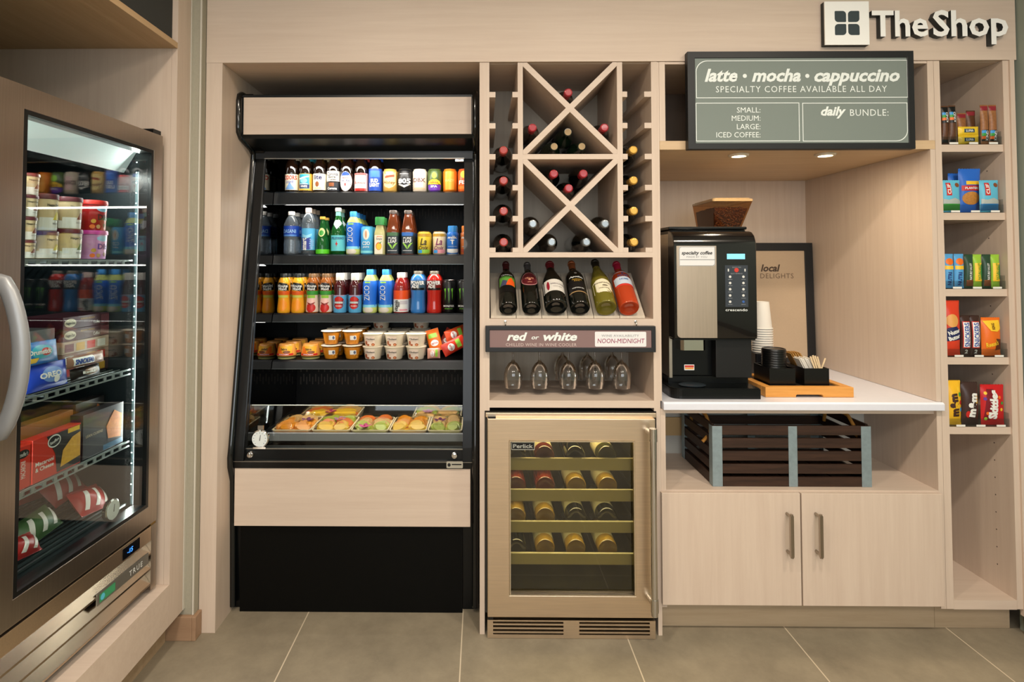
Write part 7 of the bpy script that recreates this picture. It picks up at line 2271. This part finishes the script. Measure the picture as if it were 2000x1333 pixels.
GI = 'ice cream tubs on the top freezer shelf'
CRM = P('ice_cream_label', (222, 200, 160))
LIDM = P('plum_lid', (92, 40, 48))
def tub(label, px, py0, py1, wpx, c, lidm, bodym, kind):
    """tub spanning pixel rows py0 (top) to py1 (bottom)"""
    ly, zb = FP(px, py1, c)
    _, zt = FP(px, py0, c)
    H = zt - zb
    R = wpx / 2 / kFz(px, (py0 + py1) / 2, c) * .98
    prof = [(0, 0), (.86 * R, 0), (.88 * R, .01 * H), (.98 * R, .86 * H), (0, .86 * H)]
    o = thing('ice_cream_tub', label, 'ice cream tub', (0, 0, 0), GI, world=False)
    MB().lathe(prof, (0, 0, 0), 24).build('tub', bodym, o, smooth=True, angle=50)
    MB().lathe([(.98 * R, .855 * H), (1.04 * R, .86 * H), (1.04 * R, .95 * H), (1.0 * R, 1.0 * H), (0, .995 * H)], (0, 0, 0), 24).build('lid', lidm, o, smooth=True, angle=50)
    rr = lambda z: (.88 + .10 * z / H) * R
    dr_ = lambda x, z, off: (x, -rr(z) * max(.03, 1 - (x / rr(z)) ** 2) ** .5 - off, z)
    if kind in ('choc', 'pist', 'van'):
        q = MB(); decal(q, 'rect', -.9 * R, .9 * R, .02 * H, .36 * H, dr_, .0006, 14, 2); lb = q.build('label', WHT, o)
        q = MB(); put_text(q, 'Haagen-Dazs', .1 * R, .70 * H, .075 * H, dr_, width=1.05 * R, bold=.02); q.build('lettering', BLK, lb)
        col = {'choc': P('choc_piece', (120, 56, 30)), 'pist': P('pist_piece', (110, 120, 50)), 'van': P('van_flower', (226, 206, 70))}[kind]
        q = MB(); decal(q, 'poly', 0, 0, 0, 0, dr_, .0012, poly=[(.05 * R, .30 * H), (.75 * R, .30 * H), (.62 * R, .48 * H), (.38 * R, .54 * H)]); q.build('print', col, lb)
        q = MB(); put_text(q, {'choc': 'CHOCOLATE', 'pist': 'PISTACHIO', 'van': 'VANILLA'}[kind], .3 * R, .2 * H, .05 * H, dr_, width=.6 * R); q.build('lettering', BLK, lb)
    else:
        q = MB(); decal(q, 'oval', -.35 * R, .60 * R, .62 * H, .82 * H, dr_, .0006); lb = q.build('label', P('tub_sky', (150, 196, 226)), o)
        q = MB(); put_text(q, 'Dibs', .22 * R, .44 * H, .18 * H, dr_, width=1.0 * R, bold=.05); q.build('lettering', P('dibs_brown', (74, 24, 28)) if kind == 'red' else PURP, lb)
        for x, z, c_ in ((-.5, .3, GOLD), (-.2, .12, P('tan2', (200, 160, 110))), (.3, .16, BRN), (-.55, .12, ORG)):
            q = MB(); decal(q, 'oval', (x - .14) * R, (x + .14) * R, (z - .07) * H, (z + .07) * H, dr_, .0010); q.build('print', c_, lb)
    setF(o, c - R, ly, zb, (0, 0, -.25))
    return o, R, H
zs0 = FSH[0] + .0045
def tubs_column(px, rows, wpx, c, kinds, labels, lids=None, dx=0):
    """stack from the shelf up; rows = pixel rows of the tops, lowest first"""
    prev = 505
    z_prev = None
    for i, (top, kd, lab) in enumerate(zip(rows, kinds, labels)):
        bodym = {'red': P('dibs_red', (176, 30, 34)), 'pinkd': P('dibs_pink', (214, 150, 206))}.get(kd, CRM)
        lm = {'red': RED, 'pinkd': P('lid_magenta', (190, 60, 150))}.get(kd, LIDM)
        o, R, H = tub(lab, px + dx * i, top, prev, wpx, c, lm, bodym, kd)
        ly, _ = FP(px + dx * i, prev, c)
        zb = zs0 + .0006 if z_prev is None else z_prev
        setF(o, c - R, ly, zb, (0, 0, -.25))
        z_prev = zb + H + .0008
        prev = top
tubs_column(204, (450, 392), 52, -.066, ('pinkd', 'red'), ('pink and purple treat tub with magenta lid, under the red tub', 'red treat tub with red lid standing on the pink tub'))
tubs_column(155, (448, 386), 50, -.068, ('pist', 'choc'), ('cream ice cream tub with green piece under the chocolate tub, beside pink tub', 'cream ice cream tub with chocolate piece beside the red tub'))
tubs_column(108, (452, 380), 46, -.070, ('van', 'van'), ('cream ice cream tub with yellow flower, lower of the two', 'cream ice cream tub with yellow flower, upper of the two'))
tubs_column(64, (470, 425, 383, 341), 42, -.068, ('choc', 'choc', 'choc', 'choc'), ('lowest cream ice cream tub of the tall left stack', 'second cream ice cream tub from the bottom of the tall left stack', 'third cream ice cream tub from the bottom of the tall left stack', 'topmost cream ice cream tub of the tall left stack'), dx=2.5)
tubs_column(18, (470, 425, 383, 341), 42, -.066, ('choc', 'choc', 'choc', 'choc'), ('lowest cream tub of the stack cut by the door edge', 'second cream tub of the stack cut by the door edge', 'third cream tub of the stack cut by the door edge', 'topmost cream tub of the stack cut by the door edge'), dx=2.5)


def f_box(name, label, cat, group, px0, px1, zb, h, c, d, m, lean=0.0, rz=0.0):
    """carton with its front at local x = c between two pixel columns"""
    y0, _ = FP(px0, 700, c)
    y1, _ = FP(px1, 700, c)
    y0, y1 = max(y0, -FW + .064), min(y1, -.064)
    W_ = abs(y1 - y0)
    o = thing(name, label, cat, (0, 0, 0), group, world=False)
    MB().box(-W_ / 2, W_ / 2, 0, d, 0, h).build('carton', m, o, bevel=.0008)
    setF(o, c, (y0 + y1) / 2, zb, (lean, 0, rz))
    return o, (lambda x, z, off: (x, -off, z)), W_, h
zs1 = FSH[1] + .004
PLUM = P('plum_carton', (70, 32, 42))
# snack boxes stacked at the back of the second shelf: lowest ones plain, two plum cartons on top
bx_h = abs(fz(190, 618, -.07)[1] - fz(190, 638, -.07)[1])
zlev = zs1 + .0005
labs = ['dark carton at the bottom of the stack on the second freezer shelf', 'mottled carton second from the bottom of the stack in the freezer', 'mottled carton third from the bottom of the stack in the freezer', 'lower of the two plum ice cream cartons on the stack', 'upper of the two plum ice cream cartons on the stack']
top_z = fz(190, 618, -.07)[1]
hh = (top_z - zlev) / 5 - .0006
for i in range(5):
    m_ = [P('carton_dark', (60, 40, 44)), P('carton_mottle', (140, 110, 96)), P('carton_cream', (190, 170, 150)), PLUM, PLUM][i]
    o, f, W_, H_ = f_box('ice_cream_carton', labs[i], 'ice cream carton', 'cartons stacked in the freezer', 122, 246, zlev, hh, -.135, .14, m_)
    zlev += hh + .0006
    if i >= 3:
        q = MB(); decal(q, 'oval', -W_ * .48, -W_ * .24, hh * .15, hh * .85, f, .0007); lb = q.build('label', P('oval_cream', (214, 206, 180)), o)
        q = MB(); put_text(q, 'Haagen-Dazs', -W_ * .36, hh * .5, hh * .24, f, width=W_ * .19, bold=.02, off=.0013); q.build('lettering', BLK, lb)
        q = MB(); put_text(q, 'Coffee', W_ * .20, hh * .35, hh * .28, f, width=W_ * .14); q.build('lettering', WHT, o)
        q = MB(); put_text(q, 'ALMOND CRUNCH', 0.0, hh * .75, hh * .14, f, width=W_ * .3); q.build('lettering', GOLD, o)
        q = MB(); decal(q, 'rect', W_ * .30, W_ * .49, hh * .1, hh * .9, f, .0007); q.build('print', P('plum_rose', (120, 66, 76)), o)
    else:
        for k in range(4):
            q = MB(); decal(q, 'rect', W_ * (-.46 + .23 * k), W_ * (-.28 + .23 * k), hh * .15, hh * .8, f, .0007); q.build('print', (RED, WHT, P('plum_rose', (120, 66, 76)), GOLD)[(k + i) % 4], o)
o, f, W_, H_ = f_box('ice_cream_carton', 'grey ended dark carton beside the plum cartons behind the handle', 'ice cream carton', None, 40, 106, zs1 + .0005, (fz(80, 640, -.16)[1] - zs1) * .98, -.13, .10, P('carton_grey', (90, 92, 92)))
for k, (px, zb_, col, lab, w_, h_, txt) in enumerate((
        (92, .000, P('bag_royal', (34, 70, 190)), 'royal blue ice cream cookie bag lying at the front of the second freezer shelf', .150, .070, 'OREO'),
        (70, .0725, P('bag_skyblue', (40, 120, 190)), 'light blue ice cream cone bag lying on the royal blue bag', .150, .060, 'Drumstick'),
        (168, .000, P('bag_black', (26, 20, 20)), 'dark ice cream bar wrapper at the front right of the second shelf', .120, .036, 'bar'),
        (168, .0385, P('bag_snk', (150, 110, 90)), 'brown ice cream bar wrapper with blue letters on the second shelf', .150, .034, 'SNICKERS'))):
    o, f = pouch('ice_cream_pack', lab, 'ice cream pack', None, w_, h_, .034, col)
    if k == 3:
        pdecal(o, f, WHT, 'rect', -w_ * .40, w_ * .10, h_ * .2, h_ * .85)
        ptext(o, f, ROYAL, txt, -w_ * .15, h_ * .5, h_ * .4, w_ * .45, bold=.05, shear=.15)
    else:
        pdecal(o, f, P('lt_' + str(k), ((110, 150, 220), (70, 180, 200), (120, 90, 60))[k]), 'oval', -w_ * .2, w_ * .3, h_ * .25, h_ * .85)
        if k == 0: pdecal(o, f, WHT, 'oval', w_ * .05, w_ * .2, h_ * .2, h_ * .5, .0011)
        if k == 1:
            pdecal(o, f, YEL, 'rect', -w_ * .35, -w_ * .05, h_ * .08, h_ * .3, .0011); pdecal(o, f, RED, 'oval', 0, w_ * .25, h_ * .35, h_ * .7, .0011)
        ptext(o, f, WHT, txt, 0, h_ * .55, h_ * .2, w_ * .5, bold=.04, off=.0017)
    y_, _ = FP(px, 720, -.088)
    setF(o, -.088, y_, zs1 + .0008 + zb_, (-.12 if k != 3 else -.08, 0, 0))
zs2 = FSH[2] + .004
# frozen meals on the third shelf
mh = fz(40, 865, -.11)[1] - zs2
o, f, W_, H_ = f_box('frozen_meal_box', 'red frozen macaroni box turned end-on at the left of the third freezer shelf', 'frozen meal', 'frozen meal boxes', 34, 64, zs2 + .0005, .108, -.068, .02, P('meal_red', (206, 52, 34)))
q = MB(); decal(q, 'oval', -W_ * .4, W_ * .4, H_ * .72, H_ * .92, f, .0007); lb = q.build('label', BLK, o)
ptext(o, f, WHT, "Stouffer's", 0, H_ * .82, W_ * .22, W_ * .6, off=.0013)
ptext(o, f, WHT, 'MACARONI', 0, H_ * .45, W_ * .3, H_ * .4, rot=PI / 2, off=.0013)
o, f, W_, H_ = f_box('frozen_meal_box', 'red and black frozen macaroni and cheese box with pasta picture on the third shelf', 'frozen meal', 'frozen meal boxes', 68, 161, zs2 + .0005, .114, -.066, .035, P('meal_red', (206, 52, 34)), rz=.0)
q = MB(); decal(q, 'poly', 0, 0, 0, 0, f, .0007, poly=[(-W_ * .02, H_ * .03), (W_ * .49, H_ * .03), (W_ * .49, H_ * .97), (-W_ * .24, H_ * .97), (-W_ * .06, H_ * .5)]); lb = q.build('label', P('meal_black', (34, 28, 26)), o)
q = MB(); decal(q, 'poly', 0, 0, 0, 0, f, .0011, poly=[(W_ * .05, H_ * .12), (W_ * .48, H_ * .20), (W_ * .48, H_ * .80), (W_ * .30, H_ * .74), (W_ * .10, H_ * .50)]); q.build('print', mat('macaroni_picture', (236, 172, 60), .4, var=.35, vscale=90), lb)
q = MB(); decal(q, 'oval', -W_ * .22, W_ * .05, H_ * .66, H_ * .96, f, .0012); s_ = q.build('print', WHT, lb)
q = MB(); decal(q, 'oval', -W_ * .20, W_ * .03, H_ * .69, H_ * .93, f, .0015); s_ = q.build('print', BLK, lb)
q = MB(); put_text(q, 'Stouffers', -W_ * .085, H_ * .81, H_ * .07, f, width=W_ * .19, off=.0019, rot=.25, bold=.02); q.build('lettering', WHT, lb)
ptext(o, f, WHT, 'Macaroni', -W_ * .27, H_ * .42, H_ * .09, W_ * .36, bold=.02)
ptext(o, f, WHT, '& Cheese', -W_ * .27, H_ * .29, H_ * .09, W_ * .36, bold=.02)
pdecal(o, f, YEL, 'rect', W_ * .2, W_ * .46, H_ * .86, H_ * .97, .0012)
for i, (px0, px1, h_, c, d, lab, pic) in enumerate(((165, 243, .130, -.070, .04, 'dark frozen meal box with shrimp pasta picture at the right of the third shelf', (214, 130, 60)), (150, 205, .150, -.13, .04, 'dark frozen meal box standing behind the shrimp pasta box', (180, 100, 50)), (40, 145, .140, -.125, .04, 'orange brown frozen meal box behind the macaroni box', (150, 90, 50)))):
    o, f, W_, H_ = f_box('frozen_meal_box', lab, 'frozen meal', 'frozen meal boxes', px0, px1, zs2 + .0005, h_, c, d, P('meal_dark', (38, 34, 36)) if i < 2 else P('meal_brown', (150, 96, 50)))
    q = MB(); decal(q, 'poly', 0, 0, 0, 0, f, .0008, poly=[(W_ * .10, H_ * .25), (W_ * .42, H_ * .18), (W_ * .46, H_ * .72), (W_ * .25, H_ * .88), (W_ * .05, H_ * .55)]); q.build('print', mat('pasta_%d' % i, pic, .4, var=.4, vscale=110), o)
    pdecal(o, f, P('meal_blue', (70, 110, 140)), 'rect', -W_ * .02, W_ * .49, H_ * .02, H_ * .14)
    ptext(o, f, P('meal_cream', (214, 190, 150)), 'LEAN CUISINE', -W_ * .24, H_ * .5, H_ * .06, W_ * .4)
# frozen bags on the floor rack
for i, (px, dx, h_, lab, tz) in enumerate(((190, -.10, .085, 'red and white frozen bag lying at the right on the freezer floor rack', .0), (140, -.20, .10, 'red and white frozen bag behind the right one on the floor rack', .03), (66, -.30, .12, 'red and white frozen bag leaning at the back right of the floor rack', .03), (90, -.13, .075, 'green frozen bag lying in the middle of the freezer floor rack', .0), (46, -.09, .06, 'red and white frozen bag at the left front of the floor rack', .0))):
    col = P('frozen_red', (166, 40, 38)) if i != 3 else P('frozen_green', (70, 100, 60))
    w_ = .13
    o, f = pouch('frozen_food_bag', lab, 'frozen food', 'frozen bags on the freezer floor', w_, h_, .05, col)
    for k in range(3):
        pdecal(o, f, P('frozen_white', (226, 222, 214)), 'poly', 0, 0, 0, 0, .0009, [(-w_ * .4 + k * .04, h_ * .15), (-w_ * .28 + k * .04, h_ * .12), (-w_ * .1 + k * .04, h_ * .8), (-w_ * .2 + k * .04, h_ * .82)])
    y_, _ = FP(px, 990, dx)
    setF(o, dx, y_, FFL + .012 + tz, (-.75, .12 * (-1) ** i, 0))
# dial thermometer inside the glass
y_, z_ = FP(219, 996, -.03)
th2 = thing('thermometer', 'round white dial thermometer inside the freezer glass at bottom right', 'thermometer', (0, 0, 0), world=False)
MB().lathe([(0, -.002), (.0285, -.002), (.032, .001), (.032, .012), (0, .012)], (0, 0, 0), 32, 'y').build('case', CHROME, th2, smooth=True)
MB().lathe([(0, -.0028), (.028, -.0028), (.028, -.0021), (0, -.0021)], (0, 0, 0), 32, 'y').build('dial', mat('dial_white', (225, 230, 228), 0.5), th2)
MB().prism([(-.001, -.006), (.003, .016), (.0045, .0155), (.0015, -.006)], -.0036, -.003).build('needle', BLACK_TXT, th2)
setF(th2, -.0145 - .0135, y_, z_)
